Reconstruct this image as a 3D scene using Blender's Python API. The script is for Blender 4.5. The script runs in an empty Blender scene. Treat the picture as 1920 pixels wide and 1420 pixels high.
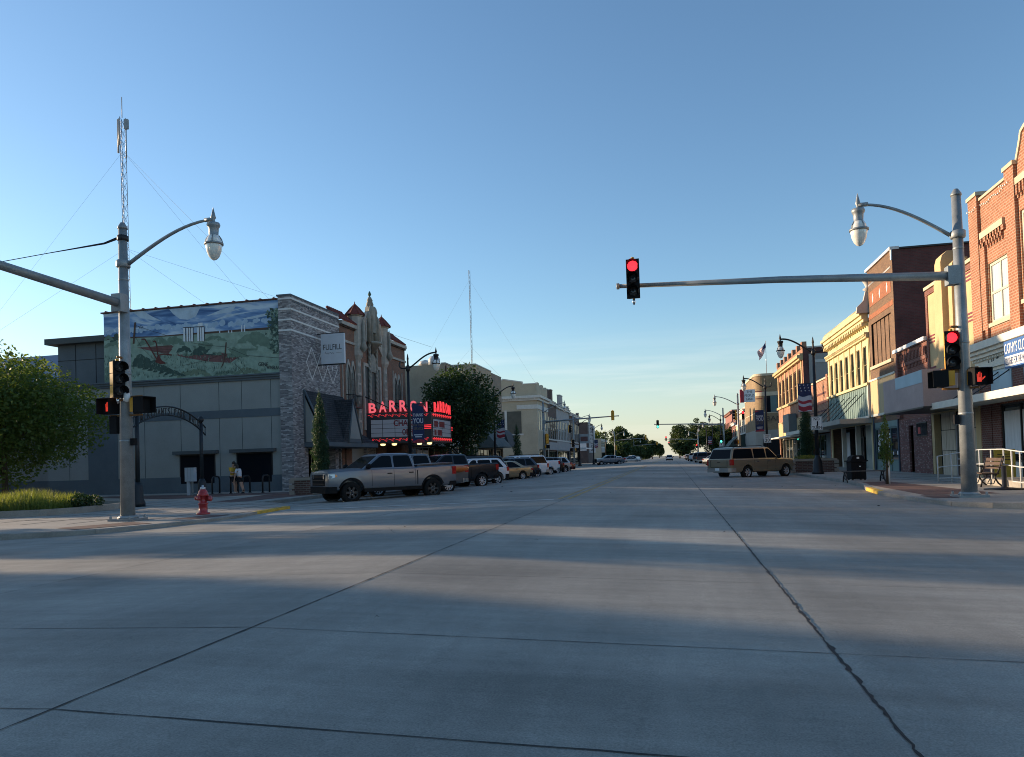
import bpy, bmesh, math, random
from mathutils import Vector as V, Matrix as MX
rnd = random.Random(11)
SC = bpy.context.scene
COL = SC.collection
cos, sin, pi, rad = math.cos, math.sin, math.pi, math.radians

# ------------------------------------------------------------------ materials
def nd(nt, t, **kw):
    n = nt.nodes.new(t)
    for k, v in kw.items():
        if k in n.inputs: n.inputs[k].default_value = v
        else: setattr(n, k, v)
    return n
def rgb(c): return (c[0], c[1], c[2], 1.0)
def boxuv(nt):
    """Object coordinates turned so that (u, v) lies in the face: brick courses stay level on every wall."""
    tc = nd(nt, 'ShaderNodeTexCoord'); ge = nd(nt, 'ShaderNodeNewGeometry')
    s = nd(nt, 'ShaderNodeSeparateXYZ'); nt.links.new(tc.outputs['Object'], s.inputs[0])
    n = nd(nt, 'ShaderNodeSeparateXYZ'); nt.links.new(ge.outputs['True Normal'], n.inputs[0])
    ax = nd(nt, 'ShaderNodeMath', operation='ABSOLUTE'); nt.links.new(n.outputs[0], ax.inputs[0])
    gx = nd(nt, 'ShaderNodeMath', operation='GREATER_THAN'); nt.links.new(ax.outputs[0], gx.inputs[0]); gx.inputs[1].default_value = .6
    a = nd(nt, 'ShaderNodeMix', data_type='FLOAT')
    nt.links.new(gx.outputs[0], a.inputs[0]); nt.links.new(s.outputs[0], a.inputs[2]); nt.links.new(s.outputs[1], a.inputs[3])
    c = nd(nt, 'ShaderNodeCombineXYZ'); nt.links.new(a.outputs[0], c.inputs[0]); nt.links.new(s.outputs[2], c.inputs[1])
    return c.outputs[0]
MATS = {}
def pm(name, col, rough=.7, metal=0, var=.12, scale=1.5, fine=0, bump=0, spec=.4, coat=0, emit=None, es=1, trans=0, stretch=None):
    if name in MATS: return MATS[name]
    m = bpy.data.materials.new(name); m.use_nodes = True; nt = m.node_tree
    b = nt.nodes['Principled BSDF']
    b.inputs['Roughness'].default_value = rough; b.inputs['Metallic'].default_value = metal
    b.inputs['Specular IOR Level'].default_value = spec; b.inputs['Coat Weight'].default_value = coat
    b.inputs['Coat Roughness'].default_value = .04
    b.inputs['Base Color'].default_value = rgb(col); b.inputs['Transmission Weight'].default_value = trans
    if emit: b.inputs['Emission Color'].default_value = rgb(emit); b.inputs['Emission Strength'].default_value = es
    if var:
        tc = nd(nt, 'ShaderNodeTexCoord'); src = tc.outputs['Object']
        if stretch:
            mp = nd(nt, 'ShaderNodeMapping'); mp.inputs['Scale'].default_value = stretch
            nt.links.new(src, mp.inputs[0]); src = mp.outputs[0]
        no = nd(nt, 'ShaderNodeTexNoise', Scale=scale, Detail=5.0, Roughness=.62); nt.links.new(src, no.inputs['Vector'])
        r = nd(nt, 'ShaderNodeMapRange'); nt.links.new(no.outputs[0], r.inputs[0])
        r.inputs[1].default_value = .3; r.inputs[2].default_value = .7; r.inputs[3].default_value = 1 - var; r.inputs[4].default_value = 1 + var
        val = r.outputs[0]
        if fine:
            n2 = nd(nt, 'ShaderNodeTexNoise', Scale=scale * 22, Detail=3.0); nt.links.new(src, n2.inputs['Vector'])
            r2 = nd(nt, 'ShaderNodeMapRange'); nt.links.new(n2.outputs[0], r2.inputs[0])
            r2.inputs[1].default_value = .3; r2.inputs[2].default_value = .7; r2.inputs[3].default_value = 1 - fine; r2.inputs[4].default_value = 1 + fine
            mu = nd(nt, 'ShaderNodeMath', operation='MULTIPLY'); nt.links.new(val, mu.inputs[0]); nt.links.new(r2.outputs[0], mu.inputs[1]); val = mu.outputs[0]
        mx = nd(nt, 'ShaderNodeVectorMath', operation='SCALE'); mx.inputs[0].default_value = col[:3]
        nt.links.new(val, mx.inputs['Scale']); nt.links.new(mx.outputs[0], b.inputs['Base Color'])
        if bump:
            bp = nd(nt, 'ShaderNodeBump', Strength=bump, Distance=.02); nt.links.new(val, bp.inputs['Height']); nt.links.new(bp.outputs[0], b.inputs['Normal'])
    MATS[name] = m
    return m
def brick(name, c1, c2, mortar, bw=.22, bh=.075, rough=.85, var=.18, ms=.012, bias=0.0):
    if name in MATS: return MATS[name]
    m = bpy.data.materials.new(name); m.use_nodes = True; nt = m.node_tree; b = nt.nodes['Principled BSDF']
    uv = boxuv(nt)
    t = nd(nt, 'ShaderNodeTexBrick', Scale=1.0); nt.links.new(uv, t.inputs['Vector'])
    t.inputs['Color1'].default_value = rgb(c1); t.inputs['Color2'].default_value = rgb(c2); t.inputs['Mortar'].default_value = rgb(mortar)
    t.inputs['Brick Width'].default_value = bw; t.inputs['Row Height'].default_value = bh; t.inputs['Mortar Size'].default_value = ms; t.inputs['Bias'].default_value = bias
    tc = nd(nt, 'ShaderNodeTexCoord'); no = nd(nt, 'ShaderNodeTexNoise', Scale=.7, Detail=6.0, Roughness=.65); nt.links.new(tc.outputs['Object'], no.inputs['Vector'])
    r = nd(nt, 'ShaderNodeMapRange'); nt.links.new(no.outputs[0], r.inputs[0])
    r.inputs[1].default_value = .3; r.inputs[2].default_value = .7; r.inputs[3].default_value = 1 - var; r.inputs[4].default_value = 1 + var
    mx = nd(nt, 'ShaderNodeVectorMath', operation='SCALE'); nt.links.new(t.outputs[0], mx.inputs[0]); nt.links.new(r.outputs[0], mx.inputs['Scale'])
    nt.links.new(mx.outputs[0], b.inputs['Base Color']); b.inputs['Roughness'].default_value = rough; b.inputs['Specular IOR Level'].default_value = .25
    bp = nd(nt, 'ShaderNodeBump', Strength=.35, Distance=.01); nt.links.new(t.outputs['Fac'], bp.inputs['Height']); bp.invert = True
    nt.links.new(bp.outputs[0], b.inputs['Normal'])
    MATS[name] = m
    return m
def leafmat(name, c1, c2, trans=.4):
    if name in MATS: return MATS[name]
    m = bpy.data.materials.new(name); m.use_nodes = True; nt = m.node_tree; b = nt.nodes['Principled BSDF']; out = nt.nodes['Material Output']
    tc = nd(nt, 'ShaderNodeTexCoord'); no = nd(nt, 'ShaderNodeTexNoise', Scale=1.1, Detail=4.0); nt.links.new(tc.outputs['Object'], no.inputs['Vector'])
    r = nd(nt, 'ShaderNodeMapRange'); nt.links.new(no.outputs[0], r.inputs[0]); r.inputs[1].default_value = .35; r.inputs[2].default_value = .65
    mx = nd(nt, 'ShaderNodeMix', data_type='RGBA'); nt.links.new(r.outputs[0], mx.inputs[0]); mx.inputs[6].default_value = rgb(c1); mx.inputs[7].default_value = rgb(c2)
    nt.links.new(mx.outputs[2], b.inputs['Base Color']); b.inputs['Roughness'].default_value = .55; b.inputs['Specular IOR Level'].default_value = .3
    tr = nd(nt, 'ShaderNodeBsdfTranslucent'); br = nd(nt, 'ShaderNodeVectorMath', operation='MULTIPLY'); br.inputs[1].default_value = (2.2, 1.9, .8)
    nt.links.new(mx.outputs[2], br.inputs[0]); nt.links.new(br.outputs[0], tr.inputs[0])
    ms = nd(nt, 'ShaderNodeMixShader', Fac=trans); nt.links.new(b.outputs[0], ms.inputs[1]); nt.links.new(tr.outputs[0], ms.inputs[2]); nt.links.new(ms.outputs[0], out.inputs[0])
    MATS[name] = m
    return m
def glow(name, col, s): return pm(name, col, .4, emit=col, es=s, var=0)

# ------------------------------------------------------------------ mesh collector
class MB:
    def __init__(s, m=None):
        s.v = []; s.f = []; s.mi = []; s.mats = []; s.M = None; s.sm = []; s.smooth = False; s.c = 0
        if m: s.use(m)
    def use(s, m):
        if m not in s.mats: s.mats.append(m)
        s.c = s.mats.index(m); return s
    def add(s, vs, fs):
        o = len(s.v)
        for p in vs:
            p = V(p)
            s.v.append(tuple(s.M @ p) if s.M else tuple(p))
        for f in fs:
            s.f.append(tuple(o + i for i in f)); s.mi.append(s.c); s.sm.append(s.smooth)
        return s
    def poly(s, pts): return s.add(pts, [tuple(range(len(pts)))])
    def box(s, x0, x1, y0, y1, z0, z1):
        return s.add([(x0, y0, z0), (x1, y0, z0), (x1, y1, z0), (x0, y1, z0), (x0, y0, z1), (x1, y0, z1), (x1, y1, z1), (x0, y1, z1)],
                     [(0, 3, 2, 1), (4, 5, 6, 7), (0, 1, 5, 4), (1, 2, 6, 5), (2, 3, 7, 6), (3, 0, 4, 7)])
    def cbox(s, c, d): return s.box(c[0] - d[0] / 2, c[0] + d[0] / 2, c[1] - d[1] / 2, c[1] + d[1] / 2, c[2] - d[2] / 2, c[2] + d[2] / 2)
    def rings(s, rs, closed=True, caps=True):
        n = len(rs[0]); vs = [p for r in rs for p in r]; fs = []
        for k in range(len(rs) - 1):
            for i in range(n if closed else n - 1):
                j = (i + 1) % n; fs.append((k * n + i, k * n + j, (k + 1) * n + j, (k + 1) * n + i))
        if caps: fs += [tuple(reversed(range(n))), tuple((len(rs) - 1) * n + i for i in range(n))]
        return s.add(vs, fs)
    def tube(s, pts, r, n=8, caps=True, smooth=True):
        pts = [V(p) for p in pts]; k = len(pts); rs = r if isinstance(r, (list, tuple)) else [r] * k
        t0 = (pts[1] - pts[0]).normalized(); up = V((0, 0, 1)) if abs(t0.z) < .9 else V((1, 0, 0))
        a = t0.cross(up).normalized(); out = []
        for i, p in enumerate(pts):
            t = (pts[min(i + 1, k - 1)] - pts[max(i - 1, 0)]).normalized()
            a = (a - t * a.dot(t)).normalized(); b = t.cross(a)
            out.append([p + (a * cos(2 * pi * j / n) + b * sin(2 * pi * j / n)) * rs[i] for j in range(n)])
        q = s.smooth; s.smooth = smooth; s.rings(out, True, caps); s.smooth = q; return s
    def lathe(s, prof, c=(0, 0, 0), n=12, axis='z', smooth=True, a0=0, a1=2 * pi, caps=True):
        full = abs(a1 - a0 - 2 * pi) < 1e-6; k = n if full else n + 1; rs = []
        for r, z in prof:
            ring = []
            for i in range(k):
                a = a0 + (a1 - a0) * i / n; u, w = r * cos(a), r * sin(a)
                ring.append({'z': (c[0] + u, c[1] + w, c[2] + z), 'y': (c[0] + u, c[1] + z, c[2] + w), 'x': (c[0] + z, c[1] + u, c[2] + w)}[axis])
            rs.append(ring)
        q = s.smooth; s.smooth = smooth; s.rings(rs, full, full and caps); s.smooth = q; return s
    def extr(s, pts, fn, d0, d1):
        """polygon pts (a, b) extruded from d0 to d1; fn(a, b, d) -> xyz"""
        n = len(pts); vs = [fn(a, b, d0) for a, b in pts] + [fn(a, b, d1) for a, b in pts]
        return s.add(vs, [tuple(reversed(range(n))), tuple(range(n, 2 * n))] + [(i, (i + 1) % n, n + (i + 1) % n, n + i) for i in range(n)])
    def text(s, t, o, ux, uz, h, w=None, align='c', ext=.004, bold=0):
        """raised lettering: o = origin of baseline, ux = reading direction, uz = up"""
        vs, fs = glyphs(t, bold); xs = [p[0] for p in vs]; ys = [p[1] for p in vs]
        x0, x1, y0, y1 = min(xs), max(xs), 0, .69
        sy = h / (y1 - y0); sx = sy if w is None else w / (x1 - x0); ux = V(ux); uz = V(uz); nn = ux.cross(uz)
        off = {'c': -(x0 + x1) / 2, 'l': -x0, 'r': -x1}[align]
        return s.add([V(o) + ux * ((p[0] + off) * sx) + uz * (p[1] * sy) + nn * (ext if p[2] > 0 else -.002) for p in vs], fs)
    def build(s, name, parent=None, loc=None):
        me = bpy.data.meshes.new(name); me.from_pydata(s.v, [], s.f)
        for m in s.mats: me.materials.append(m)
        me.polygons.foreach_set('material_index', s.mi); me.polygons.foreach_set('use_smooth', s.sm); me.update()
        o = bpy.data.objects.new(name, me); COL.objects.link(o)
        if parent: o.parent = parent
        if loc: o.location = loc
        return o
GL = {}
def glyphs(t, bold):
    if (t, bold) in GL: return GL[t, bold]
    c = bpy.data.curves.new('lettering', 'FONT'); c.body = t; c.resolution_u = 3; c.extrude = .5; c.offset = bold
    o = bpy.data.objects.new('lettering', c); COL.objects.link(o); dg = bpy.context.evaluated_depsgraph_get()
    me = bpy.data.meshes.new_from_object(o.evaluated_get(dg)); vs = [tuple(v.co) for v in me.vertices]; fs = [tuple(p.vertices) for p in me.polygons]
    bpy.data.objects.remove(o); bpy.data.curves.remove(c); bpy.data.meshes.remove(me)
    GL[t, bold] = (vs, fs); return vs, fs
def tag(o, label=None, cat=None, group=None, kind=None):
    for k, v in (('label', label), ('category', cat), ('group', group), ('kind', kind)):
        if v: o[k] = v
    return o
def thing(name, label, cat, loc=(0, 0, 0), rz=0, group=None):
    o = bpy.data.objects.new(name, None); COL.objects.link(o); o.location = loc; o.rotation_euler = (0, 0, rz); o.empty_display_size = .3
    return tag(o, label, cat, group)
BASE = {}
def dup(root, loc, rz, label, group=None, paint=None):
    paint = paint or BASE.get(root.data.name if root.data else root.name)
    r = root.copy(); COL.objects.link(r); r.location = loc; r.rotation_euler = (0, 0, rz); r['label'] = label
    if group: r['group'] = group
    for ch in list(root.children):
        c = ch.copy(); COL.objects.link(c); c.parent = r; repaint(c, paint)
        for g in ch.children:
            d = g.copy(); COL.objects.link(d); d.parent = c; repaint(d, paint)
    return r
def repaint(o, p):
    if p and o.type == 'MESH':
        for sl in o.material_slots:
            if sl.material and sl.material.name.startswith('car_paint'): sl.link = 'OBJECT'; sl.material = p
def baked(o, angle=None):
    dg = bpy.context.evaluated_depsgraph_get(); me = bpy.data.meshes.new_from_object(o.evaluated_get(dg)); o.modifiers.clear(); old = o.data; o.data = me
    me.name = o.name
    if angle: me.polygons.foreach_set('use_smooth', [True] * len(me.polygons)); me.set_sharp_from_angle(angle=angle)
    return o
def rotz(x, y, z, a): return MX.Translation((x, y, z)) @ MX.Rotation(a, 4, 'Z')

# ------------------------------------------------------------------ shared materials
STEEL = pm('galvanised_steel', (.26, .28, .285), .5, .4, .22, 2.5, .12)
BLACKM = pm('black_metal', (.018, .018, .02), .45, .2, .2, 3)
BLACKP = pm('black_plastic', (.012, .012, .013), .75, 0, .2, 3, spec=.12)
DGLASS = pm('dark_glass', (.006, .009, .013), .06, 0, 0, spec=.06)
GLASS = pm('window_glass', (.014, .019, .022), .03, 0, .3, .6, spec=.3)
RUBBER = pm('tyre_rubber', (.014, .014, .014), .9, 0, .2, 4, spec=.15)
ALLOY = pm('alloy_rim', (.50, .50, .51), .35, .35, .06, 3)
BLKRIM = pm('black_rim', (.035, .035, .037), .45, .2, .1, 3)
CHROME = pm('chrome', (.6, .61, .62), .15, .95, 0)
REDL = pm('red_lamp', (.26, .012, .01), .18, 0, 0, coat=1, emit=(.5, .02, .01), es=.02)
AMBER = pm('amber_lamp', (.6, .2, .02), .2, 0, 0, coat=1)
CLEARL = pm('headlamp_glass', (.5, .52, .53), .1, .3, 0, coat=1)
WHITEP = pm('white_paint', (.72, .72, .7), .55, 0, .07, 2, .04)
YELLOWH = pm('signal_yellow', (.62, .30, .02), .5, 0, .12, 4)
REDG = glow('red_light', (1, .02, .03), 1.6)
GRNG = glow('green_light', (.1, 1, .7), 1.3)
HANDG = glow('hand_light', (1, .06, .03), .27)
LENSOFF = pm('unlit_lens', (.03, .03, .032), .15, 0, 0, coat=.6)
CONC = pm('pavement_concrete', (.31, .285, .245), .85, 0, .16, .8, .12)
KERBM = pm('kerb_concrete', (.28, .255, .22), .85, 0, .2, 1.2, .12)
BRICKPAVE = brick('brick_paving', (.15, .085, .072), (.115, .07, .062), (.14, .115, .1), .2, .1, .85, .2)
GLOBE = pm('lamp_globe', (.82, .80, .72), .10, 0, .14, 9, spec=.6, trans=.12)
# ------------------------------------------------------------------ setting: ground, roads, pavements
CX, CZ = -3.2, .28                                      # crown of the main street
LE, RE = -16.2, 8.2                                     # its gutters
def road_z(x):
    if x <= CX: return max(0, CZ * (1 - (CX - x) / (CX + 15.5)))
    return max(0, CZ * (1 - (x - CX) / (8 - CX)))
def concrete(name, col, slabs=True):
    m = bpy.data.materials.new(name); m.use_nodes = True; nt = m.node_tree; b = nt.nodes['Principled BSDF']
    tc = nd(nt, 'ShaderNodeTexCoord'); src = tc.outputs['Object']
    def noise(scale, lo, hi, st=None, det=5.0):
        v = src
        if st: mp = nd(nt, 'ShaderNodeMapping'); mp.inputs['Scale'].default_value = st; nt.links.new(src, mp.inputs[0]); v = mp.outputs[0]
        n = nd(nt, 'ShaderNodeTexNoise', Scale=scale, Detail=det, Roughness=.65); nt.links.new(v, n.inputs['Vector'])
        r = nd(nt, 'ShaderNodeMapRange'); nt.links.new(n.outputs[0], r.inputs[0]); r.inputs[1].default_value = .28; r.inputs[2].default_value = .72
        r.inputs[3].default_value = lo; r.inputs[4].default_value = hi; return r.outputs[0]
    vals = [noise(.13, .60, 1.24), noise(.55, .82, 1.14), noise(1.0, .88, 1.10, (.16, 1.0, 1)), noise(1.1, .90, 1.08, (1.0, .1, 1)), noise(9, .93, 1.07), noise(90, .74, 1.26, None, 2.0), noise(2.6, .86, 1.12, (.10, 1.3, 1)), noise(3.5, .92, 1.07, (1, .06, 1))]
    if slabs:   # every slab was poured on its own day
        mp = nd(nt, 'ShaderNodeMapping'); mp.inputs['Location'].default_value = (-.95 / 4.15, 0, 0); mp.inputs['Scale'].default_value = (1 / 4.15, 1 / 5.6, 1); nt.links.new(src, mp.inputs[0])
        fl = nd(nt, 'ShaderNodeVectorMath', operation='FLOOR'); nt.links.new(mp.outputs[0], fl.inputs[0])
        wn = nd(nt, 'ShaderNodeTexWhiteNoise', noise_dimensions='2D'); nt.links.new(fl.outputs[0], wn.inputs['Vector'])
        r = nd(nt, 'ShaderNodeMapRange'); nt.links.new(wn.outputs[0], r.inputs[0]); r.inputs[3].default_value = .93; r.inputs[4].default_value = 1.07; vals.append(r.outputs[0])
    acc = vals[0]
    for v in vals[1:]:
        mu = nd(nt, 'ShaderNodeMath', operation='MULTIPLY'); nt.links.new(acc, mu.inputs[0]); nt.links.new(v, mu.inputs[1]); acc = mu.outputs[0]
    sc = nd(nt, 'ShaderNodeVectorMath', operation='SCALE'); sc.inputs[0].default_value = col; nt.links.new(acc, sc.inputs['Scale']); nt.links.new(sc.outputs[0], b.inputs['Base Color'])
    b.inputs['Roughness'].default_value = .78; b.inputs['Specular IOR Level'].default_value = .32
    bp = nd(nt, 'ShaderNodeBump', Strength=.25, Distance=.006); nt.links.new(vals[5], bp.inputs['Height']); nt.links.new(bp.outputs[0], b.inputs['Normal'])
    return m
ROADC = concrete('road_concrete', (.300, .287, .252))
JOINT = pm('joint_tar', (.012, .012, .013), .7, 0, .3, 6)
LINEW = pm('worn_white_line', (.46, .45, .42), .8, 0, .35, 3, .2)
LINEY = pm('worn_yellow_line', (.36, .26, .10), .8, 0, .4, 3, .2)
KERBY = pm('yellow_kerb_paint', (.52, .34, .05), .75, 0, .3, 3, .15)
EARTH = pm('ground_earth', (.13, .115, .085), .95, 0, .3, .3)

g = MB(EARTH); g.box(-1600, 1600, -400, 2600, -1, -.03); tag(g.build('ground'), kind='structure')
def vwall(mb, a, b_, z0, z1): mb.poly([(a[0], a[1], z0), (b_[0], b_[1], z0), (b_[0], b_[1], z1), (a[0], a[1], z1)])
r = MB(ROADC)
xs = [LE - .6, -15.5, -11, -7.35, CX, .95, 5, 8, RE + .8]
for i in range(len(xs) - 1):
    z0, z1 = road_z(xs[i]), road_z(xs[i + 1])
    r.poly([(xs[i], -60, z0), (xs[i + 1], -60, z1), (xs[i + 1], 1500, z1), (xs[i], 1500, z0)])
tag(r.build('road'), kind='structure')
c = MB(ROADC)
for y0, y1 in ((-2.5, 19.5), (97, 119.5), (212, 232)):
    c.poly([(-240, y0, 0), (LE - .6, y0, 0), (LE - .6, y1, 0), (-240, y1, 0)]); c.poly([(RE + .8, y0, 0), (240, y0, 0), (240, y1, 0), (RE + .8, y1, 0)])
tag(c.build('cross_street'), kind='structure')
# tarred joints: jagged strips lying on the slab, following the crown
j = MB(JOINT); jr = random.Random(3)
def joint_long(x0, y0, y1, w, jag, step):
    y = y0; pl = pr = None; k = 0
    while y < y1:
        cx = x0 + jr.uniform(-1, 1) * jag; ww = w * jr.uniform(.45, 1.5) * (1 if jr.random() > .12 else 1.6)
        a, b_ = (cx - ww / 2, y, road_z(cx - ww / 2) + .004), (cx + ww / 2, y, road_z(cx + ww / 2) + .004)
        if pl: j.poly([pl, pr, b_, a])
        pl, pr = a, b_; k += 1; y += step * (1 + max(0, y - 10) * .15)
joint_long(1.0, 1.5, 600, .020, .008, .05); joint_long(CX, 1.5, 23, .013, .003, .12); joint_long(CX, 23, 500, .008, .003, .5); joint_long(-7.4, 1.5, 60, .010, .003, .2); joint_long(5.1, 26, 60, .010, .004, .3)
def joint_cross(y, x0, x1, w, jag=.006):
    x = x0; pl = pr = None
    while x < x1:
        cy = y + jr.uniform(-1, 1) * jag; ww = w * jr.uniform(.5, 1.4)
        a, b_ = (x, cy - ww / 2, road_z(x) + .0035), (x, cy + ww / 2, road_z(x) + .0035)
        if pl: j.poly([pl, a, b_, pr])
        pl, pr = a, b_
        nx = x + jr.uniform(.15, .3)
        if x < CX < nx: nx = CX
        x = nx
joint_cross(3.32, -12, 9, .011, .004); joint_cross(5.22, -12, 9, .008, .003); joint_cross(7.95, -12, 9, .006, .003); joint_cross(12, -15, 9, .006, .003); joint_cross(22.4, -13, 6.5, .02); joint_cross(33, -10, 6, .02)
for k in range(3):      # hairline cracks wandering over the slabs
    x, y, a = jr.uniform(-10, 6), jr.uniform(3.5, 16), jr.uniform(-.5, .5) + (pi / 2 if k % 2 else 0); pl = pr = None
    for i in range(jr.randint(14, 40)):
        w = jr.uniform(.001, .003) * (1 + y * .03); nx, ny = -sin(a) * w, cos(a) * w; l_, r_ = (x - nx, y - ny, road_z(x - nx) + .003), (x + nx, y + ny, road_z(x + nx) + .003)
        if pl: j.poly([pl, l_, r_, pr])
        pl, pr = l_, r_; a += jr.uniform(-.35, .35); x += cos(a) * .09; y += sin(a) * .09
tag(j.build('road_joints'), kind='structure')
p = MB(LINEY)
def strip(mb, x0, y0, x1, y1, w, n=1):
    d = V((x1 - x0, y1 - y0, 0)); L = d.length; q = V((-d.y, d.x, 0)) / L * w / 2; k = max(1, int(n))
    for i in range(k):
        a = V((x0, y0, 0)) + d * (i / k); b_ = V((x0, y0, 0)) + d * ((i + 1) / k); pts = [a - q, b_ - q, b_ + q, a + q]
        mb.poly([(t.x, t.y, road_z(t.x) + .006) for t in pts])
for x in (CX - .22, CX + .10):
    strip(p, x, 22.6, x, 96, .11, 4); strip(p, x, 121, x, 210, .11, 2); strip(p, x, 234, x, 420, .11, 2)
p.use(LINEW); strip(p, -13.6, 22.9, CX - .35, 22.5, .28, 4); strip(p, -14, 96, CX - .3, 96, .35, 3); strip(p, CX + .3, 92, 6.5, 92, .3, 3)
strip(p, -14, 118.5, 6.5, 118.5, .55, 4); strip(p, CX + .3, 207, 6.5, 207, .6, 3); strip(p, -14, 121.5, CX - .3, 121.5, .5, 3)
for k in range(9):   # angled stalls
    y = 31.6 + k * 4.1
    strip(p, 3.4, y, 7.7, y + 4.0, .09, 3)
for k in range(16):
    y = 27.2 + k * 3.9
    strip(p, -15.9, y, -10.4, y + 5.6, .09, 3)
tag(p.build('road_markings'), kind='structure')

def block(name, pts, z=.15, mat=CONC, yellow=(), flush=()):
    """raised pavement: top sheet, kerb face with a slightly lighter kerb stone along the street edge"""
    m = MB(mat); m.poly([(x, y, z) for x, y in pts]); m.use(KERBM)
    for i in range(len(pts)):
        vwall(m, pts[i], pts[(i + 1) % len(pts)], -.05, z)
    return tag(m.build(name), kind='structure')
def kerb(name, pts, z=.156, w=.18, mat=KERBM, cuts=()):
    m = MB(mat); n = len(pts)
    for i in range(n - 1):
        m.use(KERBY if i in cuts else mat)
        a, b_ = V((*pts[i], 0)), V((*pts[i + 1], 0)); d = (b_ - a).normalized(); q = V((-d.y, d.x, 0)) * w
        o = V((d.y, -d.x, 0)) * .02
        A, B = a + o, b_ + o
        m.poly([(A.x, A.y, z - .015), (B.x, B.y, z - .015), (B.x + q.x * .2, B.y + q.y * .2, z), (A.x + q.x * .2, A.y + q.y * .2, z)])
        m.poly([(A.x + q.x * .2, A.y + q.y * .2, z), (B.x + q.x * .2, B.y + q.y * .2, z), (B.x + q.x, B.y + q.y, z), (A.x + q.x, A.y + q.y, z)])
        m.poly([(A.x, A.y, -.03), (B.x, B.y, -.03), (B.x, B.y, z - .015), (A.x, A.y, z - .015)])
    return tag(m.build(name), kind='structure')
# north-west corner bulb, north-east corner bulb (kerb lines read from the photograph's ground plane)
KL = [(-240, 14.0), (-24, 14.2), (-15.6, 14.6), (-14.4, 15.0), (-13.6, 15.5), (-13.0, 16.9), (-12.55, 18.2), (-12.35, 19.6), (-12.75, 21.2), (-13.1, 23.9), (-14.6, 26.0), (-16.2, 27.4), (-16.4, 32), (-16.4, 88), (-14.8, 92), (-14.4, 95), (-15.6, 97), (-240, 97)]
block('pavement', KL + [(-240, 60)])
kerb('kerb', KL, cuts=(8,))
KR = [(240, 97), (8.6, 97), (7.4, 95.6), (6.6, 93), (7.7, 90), (7.7, 36), (7.3, 31.5), (6.75, 28.7), (6.45, 25.9), (6.4, 23.8), (6.6, 21.6), (6.75, 20.4), (7.4, 19.7), (8.4, 19.3), (12, 19.0), (240, 19.0)]
block('pavement', KR)
kerb('kerb', KR, cuts=(7,))
for nm, a, b_, yy in (('pavement', 121, 210, 1), ('pavement', 234, 900, 2)):
    block(nm, [(-240, a), (-16.6, a), (-15.2, a + 1.5), (-16.4, a + 6), (-16.4, b_ - 6), (-15.2, b_ - 1.5), (-16.6, b_), (-240, b_)])
    block(nm, [(240, b_), (8.6, b_), (7.2, b_ - 1.5), (8.2, b_ - 6), (8.2, a + 6), (7.2, a + 1.5), (8.6, a), (240, a)])
pv = MB(BRICKPAVE)
def sheet(pts, z): pv.poly([(x, y, z) for x, y in pts])
sheet([(-31.5, 35.6), (-23.7, 31.6), (-19.6, 35.7), (-20.3, 37.2), (-31.5, 37.0)], .154)
sheet([(-18.6, 27.5), (-17.2, 27.9), (-17.0, 33.0), (-19.2, 36.0), (-20.2, 34.6)], .154)
sheet([(-14.2, 15.5), (-13.3, 17.1), (-14.3, 17.6), (-15.2, 16.0)], .158); sheet([(-21, 14.8), (-17.3, 14.9), (-17.5, 16.4), (-21, 16.6)], .158)
sheet([(-12.9, 18.4), (-12.75, 19.8), (-13.6, 19.8), (-13.7, 18.4)], .158)
sheet([(7.0, 23.2), (9.0, 23.4), (8.7, 33.5), (7.4, 33.0)], .154); sheet([(6.75, 21.7), (7.6, 21.8), (7.7, 23.0), (6.8, 23.0)], .158)
tag(pv.build('brick_paving'), kind='structure')
sj = MB(pm('pavement_joint', (.12, .11, .1), .9, 0, .2, 3))
for k in range(22):
    y = 20 + k * 3.0
    sj.box(8.7, 12.9, y, y + .018, .152, .1565)
    if y > 29: sj.box(-21.3, -16.6, y, y + .018, .152, .1565)
for k in range(7): sj.box(-22 + k * 1.5, -21.98 + k * 1.5, 17.2, 30, .152, .1565)
for k in range(5): sj.box(-21, -12.9, 18.8 + k * 2.2, 18.82 + k * 2.2, .152, .1565)
for x in (-18.8, 10.5): sj.box(x, x + .018, 30, 95, .152, .1562)
tag(sj.build('pavement_joints'), kind='structure')
# litter and gravel specks lying on the road
gv = MB(pm('road_grit', (.42, .40, .36), .9, 0, .3, 5)); gr = random.Random(5)
for k in range(70):
    x, y = gr.uniform(-9, 7), 2.5 + 14 * gr.random() ** 1.6; s = gr.uniform(.002, .007)
    if gr.random() < .5: x = 1 + gr.gauss(0, 1.2)
    gv.lathe([(s * .3, 0), (s, s * .4), (s * .5, s)], (x, y, road_z(x)), 5)
gv.use(pm('dry_leaf', (.05, .04, .03), .9))
for k in range(30):
    x, y = gr.uniform(-9, 7), 3 + 60 * gr.random() ** 1.7; z = road_z(x) + .006; a = gr.uniform(0, 6.3); s = gr.uniform(.02, .045) * (1 + y * .02)
    gv.add([(x + s * cos(a), y + s * sin(a), z), (x + s * .4 * cos(a + 1.6), y + s * .4 * sin(a + 1.6), z + .02), (x - s * cos(a), y - s * sin(a), z), (x + s * .4 * cos(a - 1.6), y + s * .4 * sin(a - 1.6), z + .015)], [(0, 1, 2, 3)])
tag(gv.build('road_grit'), kind='stuff')
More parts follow.
